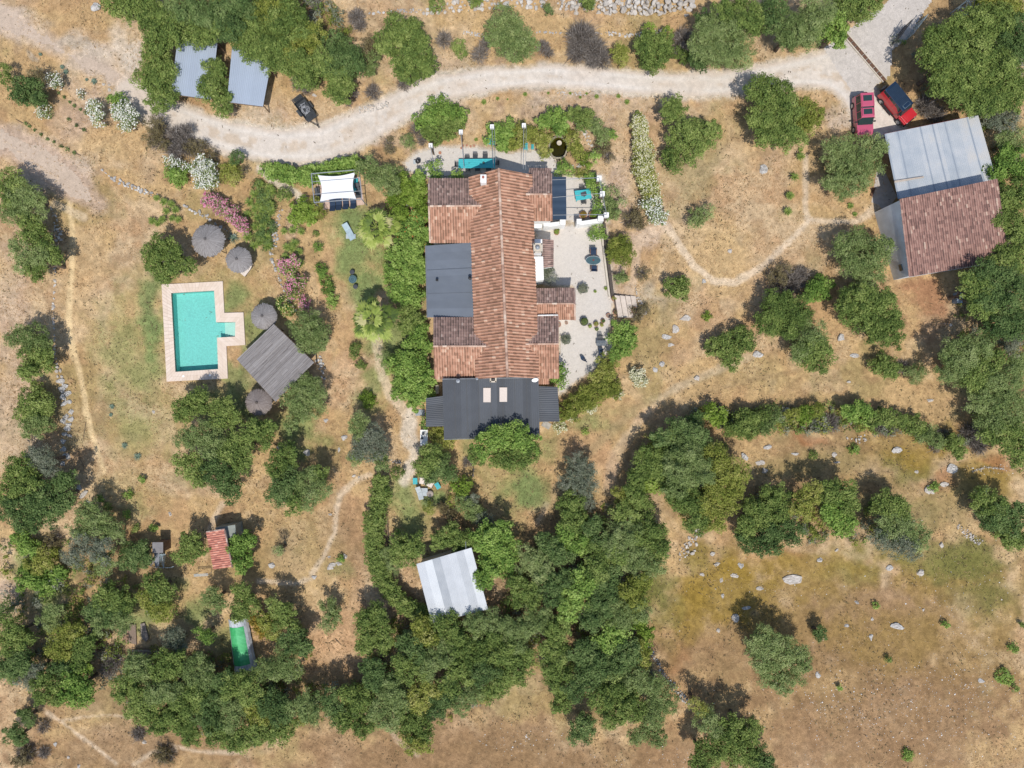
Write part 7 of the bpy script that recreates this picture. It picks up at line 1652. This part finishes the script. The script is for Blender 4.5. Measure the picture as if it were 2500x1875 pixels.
oak 4.2|808,1330,28 785,1345,24 822,1352,22
oak 4.2|795,1378,28 825,1385,26 788,1400,20|
olive 5|648,1525,30 670,1545,26
dark 4.6|702,1515,28 722,1540,26
oak 4.6|775,1508,32 750,1500,20
oak 4.6|765,1545,30 780,1572,24 738,1560,20
dark 5|815,1465,32 800,1440,22
olive 5|845,1490,36 862,1515,28
olive 4.8|818,1538,34 845,1560,24
oak 4.6|880,1555,34 905,1580,32
ygreen 4.4|888,1602,24 915,1608,22
ygreen 5|925,1495,34 905,1520,26
oak 5|892,1445,34 865,1435,22
dark 4.6|882,1392,30 905,1412,26
ygreen 4.6|922,1372,32 905,1350,20
oak 4.6|960,1350,30 985,1372,28
olive 5|958,1412,36 930,1440,28
oak 5|998,1452,36 975,1475,28
dark 5|970,1498,32 942,1525,26
oak 5|1008,1395,34 1035,1415,28
olive 4.8|1048,1350,34 1020,1345,22
oak 5|1075,1398,34 1092,1425,26
dark 5|1060,1442,34 1035,1462,26
olive 4.6|1022,1498,30 998,1520,26
oak 4.6|1085,1468,32 1065,1490,22
olive 4.8|1098,1365,32 1118,1390,26
oak 4.6|1122,1428,34 1110,1458,28
dark 3|28,1590,24 42,1600,16
dark 2|52,1545,16 60,1560,12
dead 1.6|84,1578,16
brown 1.4|50,1632,24 36,1648,16
dead 1.2|88,1632,16
brown 1.2|352,1636,24
dead 1.2|294,1590,18
dark 3|5,1320,14
dark 3.2|62,195,34 38,200,20 82,212,16|
brown 2.6|78,160,20 92,172,14|
oak 2.4|4,150,14 8,168,12
bright 1.6|248,218,16 258,210,10|
brown 2.6|335,272,24 325,300,20 352,310,16|
dead 3.0|372,285,26 388,305,28 365,318,22 395,275,18|
brown 1.6|415,318,20 432,312,14|
bright 1.6|383,379,24 370,372,14|
dark 2|509,340,15|
ygreen 1.8|498,366,22 505,385,14 488,378,14|
brown 1.6|525,365,10 455,335,14|
bright 2.2|925,258,30 955,240,34 988,248,24|rounded green bush below the bend of the track
oak 2.2|968,272,30 938,288,26 990,268,16|
dead 1.2|900,278,18 910,300,14
olive 1.4|878,302,13 886,312,10
brown .9|838,310,14 845,322,10|
olive 4.2|805,368,28 785,362,18 818,388,22|olive tree at the right end of the long hedge
olive 4|838,378,24 845,400,22 
olive 1.4|866,372,12
oak .5|682,504,6|
lime 2|651,452,24 668,468,18 640,470,18|
ygreen 1.6|680,440,14 690,460,12|
oak 1.6|612,420,14
olive .7|540,510,9|
bright .9|685,531,9|small round bush, alone between the spiky plants and the upper palm
bright 1|692,578,11 698,590,10|upper bush of the short clipped row on the left lawn
bright 1|702,604,12 708,622,12|middle bush of the short clipped row on the left lawn
bright 1|716,645,11 717,658,9|lower bush of the short clipped row on the left lawn
oak 1|767,752,11 764,766,9|
oak .8|778,788,10|
lime 1|792,858,14 798,872,12|
oak 1.6|858,1022,13
ygreen .8|1065,1145,4
bright .7|1362,1019,6
lime .7|1266,932,7
oak .8|1880,1100,8
''')
# a few small green tufts on the meadow
for i, (x, y, r_, lb) in enumerate([(1884, 1092, 8, 'small green bush left of the whitest boulder on the meadow'), (2018, 1052, 9, 'green tuft above the whitest meadow boulder'), (1846, 970, 9, 'green tuft left of the round grey rock in the upper meadow'), (1758, 983, 8, 'green tuft by the two small rocks under the scrub row'), (2190, 1400, 9, 'round green tuft near the right edge of the stony meadow'), (2172, 1462, 15, 'largest green tuft on the stony meadow, near the right edge'), (2193, 1486, 7, 'small green tuft below the largest tuft'), (1960, 1632, 11, 'green tuft alone at the bottom of the stony meadow'), (1814, 1486, 5, 'tiny green tuft right of the lone tree and above the pebbles'), (1919, 1425, 6, 'tiny green tuft in the middle of the stony meadow'), (1893, 1308, 6, 'tiny green tuft above the long grey rock'), (2044, 1349, 7, 'green tuft left of the round tuft at the right edge'), (2208, 1350, 6, 'green tuft cut by the right picture edge'),
        (330, 1138, 8, 'bright tuft above the wire cage'), (272, 1112, 7, 'bright tuft right of the grey olives, upper one'), (290, 1140, 8, 'bright tuft right of the grey olives, lower one'), (275, 1067, 9, 'bright tuft in the dry field below the boulder wall'), (215, 1076, 7, 'bright tuft under the two tumbled wall blocks'), (232, 1094, 7, 'small tuft beside the tumbled wall blocks'), (305, 1035, 6, 'small tuft in the middle of the dry field left of the oaks'), (735, 1207, 7, 'small dark bush left of the curved hedge'), (735, 1400, 0, '')]):
    if lb: plant('bright' if i % 3 else 'oak', .7, [(x, y, r_), (x + r_ * .5, y + r_ * .4, r_ * .6)], lb, low=True)
plant('brown', 1.4, [(600, 1189, 12)], 'tiny bare sapling between the tile shed and the hedge', low=True)
# hedges
hedge('bright', 1.9, [(575, 365, 15), (600, 372, 20), (640, 378, 22), (680, 376, 22), (722, 364, 19), (768, 352, 18)], 'long green hedge between the dirt track and the shade sail')
hedge('oak', 2.2, [(822, 1040, 17), (822, 1075, 22), (811, 1110, 22), (806, 1150, 22), (810, 1190, 22), (818, 1232, 22), (838, 1270, 22), (865, 1302, 20), (895, 1322, 20), (925, 1328, 20)], 'clipped curved hedge running down to the white metal roof')
hedge('ygreen', 1.9, [(1380, 252, 9), (1383, 280, 18), (1391, 320, 21), (1392, 360, 22), (1400, 400, 22), (1406, 428, 22)], 'long oleander hedge covered in cream flowers', fl=.22, flm=M_cream_bl)
# flowering bushes
def flower(kind, h, spots, fl, flm, label): return plant(kind, h, spots, label, name='oleander', cat='flowering bush', fl=fl, flm=flm, low=True)
flower('olive', 2.4, [(268, 238, 24), (265, 255, 24), (280, 250, 20)], .26, M_white_bl, 'round white oleander beside the track at upper left')
flower('olive', 2.0, [(202, 227, 14), (205, 245, 16), (213, 264, 10)], .26, M_white_bl, 'narrow white oleander left of the round white one')
flower('olive', 1.8, [(114, 172, 14), (122, 182, 9)], .22, M_white_bl, 'small white oleander near two dark bushes at far left')
flower('olive', 1.0, [(95, 238, 14), (88, 246, 8)], .12, M_white_bl, 'sparse whitish bush below the dark bush at far left')
flower('olive', .7, [(174, 202, 7)], .2, M_white_bl, 'tiny white-flowered plant above the narrow white oleander')
flower('olive', 2.6, [(432, 360, 24), (450, 372, 24), (436, 390, 20), (455, 392, 14)], .26, M_white_bl, 'large round white oleander above the pink one')
flower('olive', 1.6, [(366, 346, 12), (385, 356, 12)], .2, M_white_bl, 'small white oleander under the bare grey shrub')
flower('olive', 2.0, [(450, 432, 16), (472, 442, 20), (498, 462, 20), (520, 484, 16), (528, 496, 8)], .30, M_pink_bl, 'long pink oleander hedge above the round thatch roofs')
flower('bright', 2.0, [(612, 575, 17), (632, 568, 16), (626, 588, 14)], .30, M_pink_bl, 'bright pink oleander under the spiky plants')
flower('oak', 1.8, [(630, 615, 17), (645, 608, 13), (634, 634, 15)], .20, M_pink_bl, 'darker pink oleander in the middle of the rock line')
flower('olive', 1.2, [(656, 650, 10), (658, 663, 8)], .24, M_pink_bl, 'small pink oleander at the lower end of the rock line')
flower('bright', 1.4, [(610, 655, 14), (622, 668, 14)], .10, M_yell_bl, 'green bush with pale yellow flowers beside a thatch roof')
flower('olive', 2.2, [(1415, 445, 22), (1420, 466, 22), (1398, 440, 12)], .20, M_white_bl, 'round white oleander at the lower end of the cream hedge')
flower('brown', 1.4, [(1375, 817, 20)], 0, M_cream_bl, 'x1') if False else None
flower('olive', 1.6, [(1375, 813, 16), (1384, 824, 12)], .30, M_cream_bl, 'round pinkish-white bush in the dry grass right of the hedge')
flower('olive', 1.0, [(1276, 880, 11)], .3, M_cream_bl, 'white-flowered clump at the lower edge of the yellowish hedge')
flower('olive', 1.0, [(1235, 898, 10)], .25, M_cream_bl, 'small white-flowered clump nearest the dark southern roof')
flower('olive', 1.0, [(1210, 922, 12)], .25, M_cream_bl, 'white-flowered clump below the small right-hand dark roof')
flower('olive', 1.0, [(1337, 850, 10)], .3, M_cream_bl, 'white-flowered clump at the upper right of the yellowish hedge')
# creeping vines left of the farmhouse and round the terrace
def vine(kind, h, spots, label, **k): return plant(kind, h, spots, label, name='climbing_vine', cat='vine', low=True, **k)
vine('lime', 2.4, [(868, 400, 24), (900, 408, 24), (885, 425, 22)], 'pale green vine left of the upper house corner')
vine('bright', 2.4, [(905, 384, 16), (940, 382, 14), (985, 378, 12), (925, 362, 10), (945, 352, 8)], 'vine creeping along the top edge of the house')
vine('lime', 2.2, [(855, 432, 22), (865, 460, 20), (905, 440, 22), (915, 460, 18)], 'pale green vine around the white garden bench')
vine('bright', 2.4, [(890, 490, 26), (912, 505, 22), (868, 505, 24), (905, 470, 16)], 'orange-flecked vine right of the upper palm', fl=.01, flm=M_red_bl)
vine('bright', 2.6, [(860, 545, 28), (895, 540, 28), (880, 570, 26), (905, 565, 18)], 'vine covering the upper part of the left slope')
vine('bright', 2.6, [(848, 590, 26), (882, 600, 28), (905, 590, 20)], 'vine mound left of the dark flat roof')
vine('bright', 2.4, [(862, 630, 26), (892, 635, 26)], 'leafy vine mound between lower palm and dark flat roof')
vine('oak', 2.2, [(885, 675, 26), (905, 695, 20), (880, 705, 22)], 'darker vine just right of the lower palm')
vine('bright', 2.4, [(905, 722, 24), (890, 745, 24), (920, 748, 16)], 'vine climbing beside the lower tile wing')
vine('olive', 2.6, [(828, 770, 14), (836, 785, 14)], 'grey-green bush at the left end of the lower vines')
vine('bright', 3.2, [(862, 785, 32), (900, 785, 30), (925, 815, 20), (885, 810, 28)], 'large bright vine mound left of the lower house corner')
vine('bright', 3.0, [(870, 835, 30), (905, 842, 30), (895, 862, 24)], 'bright vine mound above the small left dark roof')
vine('bright', 2.0, [(1070, 285, 20), (1095, 282, 24), (1090, 308, 18), (1060, 300, 12)], 'bright vine at the left of the upper terrace')
vine('ygreen', 2.0, [(1125, 290, 24), (1112, 312, 16), (1150, 290, 20)], 'yellowish vine in the middle of the upper terrace')
vine('bright', 2.2, [(1178, 262, 18), (1205, 252, 22), (1210, 275, 18)], 'green bush above the pond')
vine('oak', 2.2, [(1240, 245, 20), (1265, 252, 20), (1255, 268, 12)], 'bush above right of the pond')
vine('ygreen', 1.8, [(1172, 302, 18), (1175, 328, 16)], 'yellowish bush touching the left rim of the pond')
vine('ygreen', 1.6, [(1238, 298, 15), (1245, 320, 16), (1252, 338, 12)], 'yellowish bush touching the right rim of the pond')
vine('ygreen', 1.0, [(1232, 288, 8), (1185, 300, 8), (1196, 286, 10), (1222, 284, 10)], 'overhanging growth on the upper rim of the pond')
vine('olive', 2.0, [(1285, 270, 20), (1302, 290, 20)], 'grey-green bush right of the pond rocks')
vine('brown', 1.6, [(1302, 318, 20), (1318, 335, 14)], 'thin brownish bush on the right end of the pond garden')
vine('bright', 1.4, [(1322, 290, 10), (1288, 336, 12)], 'small bright bush on the right end of the pond garden')
vine('lime', 1.0, [(1262, 345, 10), (1270, 358, 8), (1268, 334, 7)], 'yellow-green clump below right of the pond')
vine('bright', 1.2, [(1218, 355, 12), (1208, 370, 10), (1228, 368, 10)], 'green clump below the pond')
vine('ygreen', 1.0, [(1252, 372, 10), (1268, 378, 10)], 'low yellowish plants above the courtyard')
vine('bright', 1.6, [(1278, 388, 16), (1290, 408, 14), (1290, 440, 10), (1296, 455, 10)], 'green bush behind the courtyard pillars')
vine('olive', 1.4, [(1322, 415, 14), (1320, 440, 16), (1325, 462, 16), (1345, 436, 8)], 'olive-green bush right of the courtyard pillars')
vine('bright', 1.3, [(1292, 497, 13), (1282, 507, 10), (1302, 510, 8)], 'bright bush under the right end of the white wall')
vine('grey', 1.8, [(1183, 588, 16), (1190, 600, 12)], 'grey-green bush below the tall white chimney')
# palms and spiky plants
palm(D(812, 491, 2.8), 2.6, 2.8, 'fan palm nearest the shade sail, on the left lawn')
palm(D(805, 691, 4.2), 2.7, 4.2, 'lower fan palm with a large dark shadow above it')
plant('dark', .7, [(566, 425, 14), (578, 445, 14), (570, 470, 14), (582, 492, 12), (562, 505, 14), (575, 525, 12), (558, 400, 12), (583, 415, 10)], 'low dark growth added as shade under the large yucca bed', low=True)  # dark bush added to stand in for the shade beneath the yuccas
def YT(c, r, lst, rad, grp, lab, h=.5, n=30):
    for i, (x, y) in enumerate(lst):
        yucca(T(c, r, x, y), rad * random.uniform(.85, 1.12), lab, grp, h * random.uniform(.7, 1.2), n)
YT(1, 1, [(60, -20), (140, 10), (20, 60), (110, 75), (165, 40), (55, 130), (150, 150), (20, 180), (165, 205), (90, 190), (40, 250), (115, 270), (20, 330), (90, 340), (55, 400), (125, 420), (130, 490), (60, 460), (15, 490), (-20, 130), (-40, 230), (-30, 420)], .66, 'spiky yuccas in the large bed', 'tall spiky yucca in the large bed above the pink oleanders')
YT(1, 1, [(270, 370), (340, 365), (410, 370)], .52, 'spiky yuccas in the row of three', 'spiky yucca in the row of three below the yellow-green bush')
YT(1, 1, [(355, 470), (290, 505), (395, 540), (280, 580), (400, 640), (330, 520)], .58, 'spiky yuccas above the pink oleander', 'spiky yucca in the small cluster just above the bright pink oleander')
YT(0, 1, [(1400, 120), (1460, 140), (1500, 190), (1420, 200), (1470, 260), (1390, 270), (1300, 280), (1520, 270), (1340, 90), (1345, 300)], .52, 'spiky yuccas left of the largest thatch roof', 'spiky yucca in the cluster above left of the largest thatch roof', .35)
YT(2, 0, [(145, 800)], .32, None, 'second largest agave in the row below the track', .05)
YT(2, 0, [(340, 788), (525, 790), (663, 792), (610, 825)], .2, 'small agaves below the track', 'small pale agave among the stones below the track', .02, 20)
YT(2, 0, [(748, 818)], .27, None, 'agave left of the pair of agaves below the track', .05)
YT(2, 0, [(930, 815)], .29, None, 'left agave of the pair above the cream hedge', .05)
YT(2, 0, [(1003, 865)], .36, None, 'right, larger agave of the pair above the cream hedge', .05)
YT(2, 0, [(1090, 955)], .28, None, 'agave at the top end of the cream hedge', .05)
YT(1, 0, [(1940, 865)], .38, None, 'large agave beside the rounded bush below the track', .05)
YT(1, 0, [(2055, 835)], .26, None, 'agave next to the large one, slightly right of it', .05)
YT(1, 0, [(2140, 840)], .14, None, 'tiny agave right of the two larger ones', .03, 16)
YT(1, 0, [(1875, 1180)], .3, None, 'yellow-green agave above the turquoise dining table', .03, 20)
YT(3, 0, [(305, 1335)], .62, None, 'topmost yucca of the row beside the footpath', .5)
YT(3, 0, [(255, 1505)], .52, None, 'second yucca of the row beside the footpath', .5)
YT(3, 0, [(215, 1660)], .5, None, 'third yucca of the row beside the footpath', .5)
YT(3, 1, [(225, 72)], .5, None, 'fourth yucca of the row beside the footpath', .5)
YT(3, 1, [(200, 205)], .5, None, 'lowest yucca of the row beside the footpath', .5)
YT(3, 1, [(740, 150)], .4, None, 'upper of two small yuccas left of the barn', .08)
YT(3, 1, [(778, 220)], .34, None, 'lower of two small yuccas left of the barn', .08)
YT(3, 0, [(320, 1270)], .34, None, 'small yucca under the oak beside the footpath', .1)
YT(2, 1, [(415, 355)], .34, None, 'yellow-green potted plant beneath the white courtyard wall', .15)
YT(2, 1, [(825, 845)], .26, None, 'small agave near the lower end of the dark patio edge', .1)
YT(2, 1, [(735, 870)], .2, None, 'round agave left of the one by the patio edge', .1)
for i, (x, y, lb) in enumerate([(345, 462, 'dark blue agave at the edge of the grey track patch'), (530, 570, 'blue-green agave beside the two pale stones'), (560, 610, 'aloe with a dark shadow above the white oleanders'), (735, 675, 'small agave left of the aloe with a black shadow'), (800, 690, 'larger aloe with a black shadow by the orange stone')]):
    yucca(T(0, 0, x, y), (.22, .3, .36, .2, .42)[i], lb, None, .03, 16, M_dagave)
yucca(T(0, 1, 1970, 420), .75, 'large grey-blue agave between the two upper thatch roofs', None, .03, 18, M_dagave)
for i, (x, y, s, lb) in enumerate([(950, 250, .34, 'upper blue agave in the dry field left of the oaks'), (940, 320, .22, 'lower small blue agave in the dry field'), (1055, 580, .42, 'grey agave in the middle of the bare slope'), (1165, 670, .5, 'largest grey agave on the bare slope')]):
    yucca(T(0, 2, x, y), s, lb, None, .03, 16, M_dagave)
yucca(T(0, 2, 600, 40), .5, 'dry straw-coloured agave on the boulder wall', None, .03, 16, M_straw)
# dark lavender mounds planted in two lines on the bare terrace
def mound(x, y, s, lab, grp):
    p = T(0, 0, x, y); r = np.random.default_rng(x); P, N, Tt = crown_pts([(p.x, p.y, s * .3, s)], r, .1, 1.0, .15, False)
    o = leaf_mesh('lavender_plant', P, N, Tt, .11, .4, LM['dark'], None, r); tag(o, lab, 'plant', grp)
for i, (x, y) in enumerate([(505, 790), (547, 825), (595, 865), (635, 895), (685, 925), (730, 955)]): mound(x, y, random.uniform(.13, .2), 'small dark plant in the upper dotted row on bare earth', 'plants in the upper dotted row')
for i, (x, y) in enumerate([(225, 1045), (255, 1070), (300, 1100), (355, 1140), (410, 1178), (465, 1203), (525, 1243), (572, 1262), (635, 1290)]): mound(x, y, random.uniform(.13, .22), 'small dark plant in the lower dotted row on bare earth', 'plants in the lower dotted row')
for i, (x, y) in enumerate([(590, 1015), (655, 1062), (712, 1098)]): mound(x, y, .2, 'small dark plant in the middle dotted row on bare earth', 'plants in the middle dotted row')

# tangled undergrowth filling the woods: nobody could count it
WOODS = [[(0, 1170), (130, 1160), (250, 1240), (300, 1250), (390, 1290), (400, 1400), (560, 1420), (640, 1330), (680, 1400), (660, 1470), (780, 1480), (790, 1350), (880, 1330), (950, 1330), (1010, 1380), (1060, 1310), (1090, 1250), (1150, 1180), (1220, 1130), (1250, 1080), (1400, 1100), (1450, 1190), (1400, 1270), (1400, 1360), (1470, 1500), (1440, 1540), (1260, 1520), (1190, 1440), (1140, 1440), (1090, 1500), (900, 1600), (700, 1570), (540, 1610), (300, 1570), (240, 1480), (180, 1520), (60, 1500), (0, 1470)],
         [(220, -30), (700, -30), (790, 110), (770, 200), (700, 190), (600, 120), (540, 90), (380, 70), (320, 60), (300, 30)], [(1900, 60), (2000, 60), (2212, -30), (2250, 560), (2180, 560), (2150, 330), (2100, 240), (1990, 190), (1970, 120)],
         [(2090, 590), (2250, 560), (2250, 1000), (2130, 960), (2060, 800), (2060, 740)], [(1380, 940), (1560, 930), (1600, 1080), (1500, 1140), (1390, 1080)], [(1590, 1070), (1760, 1050), (1990, 1120), (1990, 1190), (1880, 1180), (1620, 1180)], [(1480, 880), (1700, 870), (1900, 880), (2090, 940), (2080, 980), (1880, 935), (1640, 935), (1500, 930)]]
UH = [1.3, 1.6, 1.6, 1.6, 1.6, 1.4, .95]
r = np.random.default_rng(123); LB = []
for poly, hh in zip(WOODS, UH):
    px = [q[0] for q in poly]; py = [q[1] for q in poly]; n = int((max(px) - min(px)) * (max(py) - min(py)) / (420 if hh > 1 else 170))
    X = r.uniform(min(px), max(px), n); Y = r.uniform(min(py), max(py), n); ok = dmask_poly(X, Y, poly) > 6
    for (bx0, bx1, by0, by1) in ((520, 625, 1320, 1470), (900, 1060, 1170, 1350), (265, 430, 1330, 1410), (355, 540, 60, 240), (430, 520, 1130, 1240)): ok &= ~((X > bx0) & (X < bx1) & (Y > by0) & (Y < by1))
    for x, y in zip(X[ok], Y[ok]): rr = r.uniform(.35, .8); p = D(x, y, hh * .5); LB.append((p.x, p.y, r.uniform(.1, hh * .6), rr))
for nm, k0 in (('oak', 0), ('ygreen', 1), ('grey', 2)):
    P, N, Tt = crown_pts(LB[k0::3], r, .2, .45, .36, False); tag(leaf_mesh('undergrowth', P, N, Tt, .2, .55, LM[nm], None, r), {'oak': 'dark green tangled undergrowth filling the ground under the woods', 'ygreen': 'yellowish tangled undergrowth showing between the woodland crowns', 'grey': 'grey-green tangled undergrowth showing between the woodland crowns'}[nm], 'undergrowth', kind='stuff')
# ------------------------------------------------------------------ labels of the plants that are told apart by what they stand next to
LANDM = [('the swimming pool', 425, 715), ('the largest round thatch roof', 443, 515), ('the middle-sized thatch roof', 510, 560), ('the rectangular thatch roof', 596, 780), ('the brown round thatch roof', 553, 868),
 ('the white shade sail', 728, 405), ('the upper palm tree', 812, 491), ('the lower palm tree', 805, 691), ('the farmhouse ridge', 1090, 600), ('the dark flat roof', 940, 600), ('the dark southern roof', 1060, 880),
 ('the white metal roof', 975, 1265), ('the small red tile shed', 470, 1185), ('the wire cage', 345, 1205), ('the green netted tunnel', 520, 1395), ('the seating group', 915, 1060), ('the clipped curved hedge', 812, 1130),
 ('the barn tile roof', 2050, 490), ('the barn metal roof', 2030, 340), ('the pink car', 1850, 255), ('the red off-road car', 1940, 225), ('the lattice pylon', 2095, 15), ('the first carport', 420, 140), ('the second carport', 540, 165), ('the black trailer', 660, 235),
 ('the turquoise dining table', 1028, 353), ('the pond', 1205, 315), ('the white courtyard wall', 1230, 480), ('the oval patio table', 1281, 562), ('the garden steps', 1345, 660), ('the red earth patch', 1995, 650), ('the lone meadow tree', 1680, 1425),
 ('the wide dirt track', 1460, 183), ('the track end at the gate', 1900, 60), ('the boulder wall', 140, 850), ('the raised beds', 310, 1365), ('the big spreading oak', 1480, 1040), ('the fig tree', 1070, 1195), ('the terrace walls', 1250, 12), ('the left picture edge', 0, 850), ('the lower left corner', 0, 1659), ('the lower picture edge', 900, 1659), ('the bare lower meadow', 1300, 1640), ('the right picture edge', 2212, 850), ('the grassy garden lawn', 1120, 1080), ('the bleached log pile', 1490, 1180), ('the upper left corner', 0, 0), ('the lower left thicket', 330, 1500)]
def direction(dx, dy):
    a = math.degrees(math.atan2(-dy, dx)) % 360
    return ['right of', 'up-right of', 'above', 'up-left of', 'left of', 'down-left of', 'below', 'down-right of'][int((a + 22.5) // 45) % 8]
def phrase(c, i): nm, x, y = LANDM[i]; nm = nm.replace('the ', '', 1); return direction(c[0] - x, c[1] - y) + ' ' + nm
def order(c): return sorted(range(len(LANDM)), key=lambda i: math.hypot(c[0] - LANDM[i][1], c[1] - LANDM[i][2]))
used = {}
for root, c, lk, size in sorted(PLANTS, key=lambda t: -t[3]):
    o = order(c); done = False
    for (a, b) in ((0, 1), (0, 2), (1, 2), (0, 3), (1, 3), (2, 3), (0, 4), (1, 4), (0, 5)):
        s = lk + ' ' + phrase(c, o[a]) + ', ' + phrase(c, o[b])
        if s not in used: used[s] = root; root['label'] = s; done = True; break
    if not done: root['label'] = lk + ' ' + phrase(c, o[0]) + ', ' + phrase(c, o[6]); print('LABEL FALLBACK', root.name, root['label'])
ORD = ['topmost', 'second', 'third', 'fourth', 'fifth', 'sixth', 'seventh', 'eighth', 'ninth', 'tenth', 'eleventh', 'twelfth', 'thirteenth', 'fourteenth', 'fifteenth', 'sixteenth', 'seventeenth', 'eighteenth', 'nineteenth', 'twentieth', 'twenty-first', 'twenty-second', 'twenty-third']
bylab = {}
for ob in scn.objects:
    if ob.parent is None and 'label' in ob.keys() and 'group' in ob.keys(): bylab.setdefault(ob['label'], []).append(ob)
for L, obs in bylab.items():
    if len(obs) < 3: continue
    xs_ = [o_.location.x for o_ in obs]; ys_ = [o_.location.y for o_ in obs]; horiz = (max(xs_) - min(xs_)) > (max(ys_) - min(ys_)) * .8
    for i, ob in enumerate(sorted(obs, key=(lambda o_: o_.location.x) if horiz else (lambda o_: -o_.location.y))):
        t_ = ('leftmost' if horiz else 'topmost') if i == 0 else ORD[i] + (' from left' if horiz else ' from top')
        ob['label'] = L + ', ' + t_
_seen = {}
for ob in scn.objects:
    if ob.parent is None and ob.type in ('MESH', 'EMPTY') and 'label' in ob.keys():
        L = ob['label']; nw = len(L.split())
        if nw < 4 or nw > 16: print('LABEL LENGTH', nw, L)
        if L in _seen and ob.get('group') is None: print('DUPLICATE LABEL', L)
        _seen[L] = 1
print('TOP', sum(1 for o in scn.objects if o.parent is None), 'ALL', len(scn.objects))
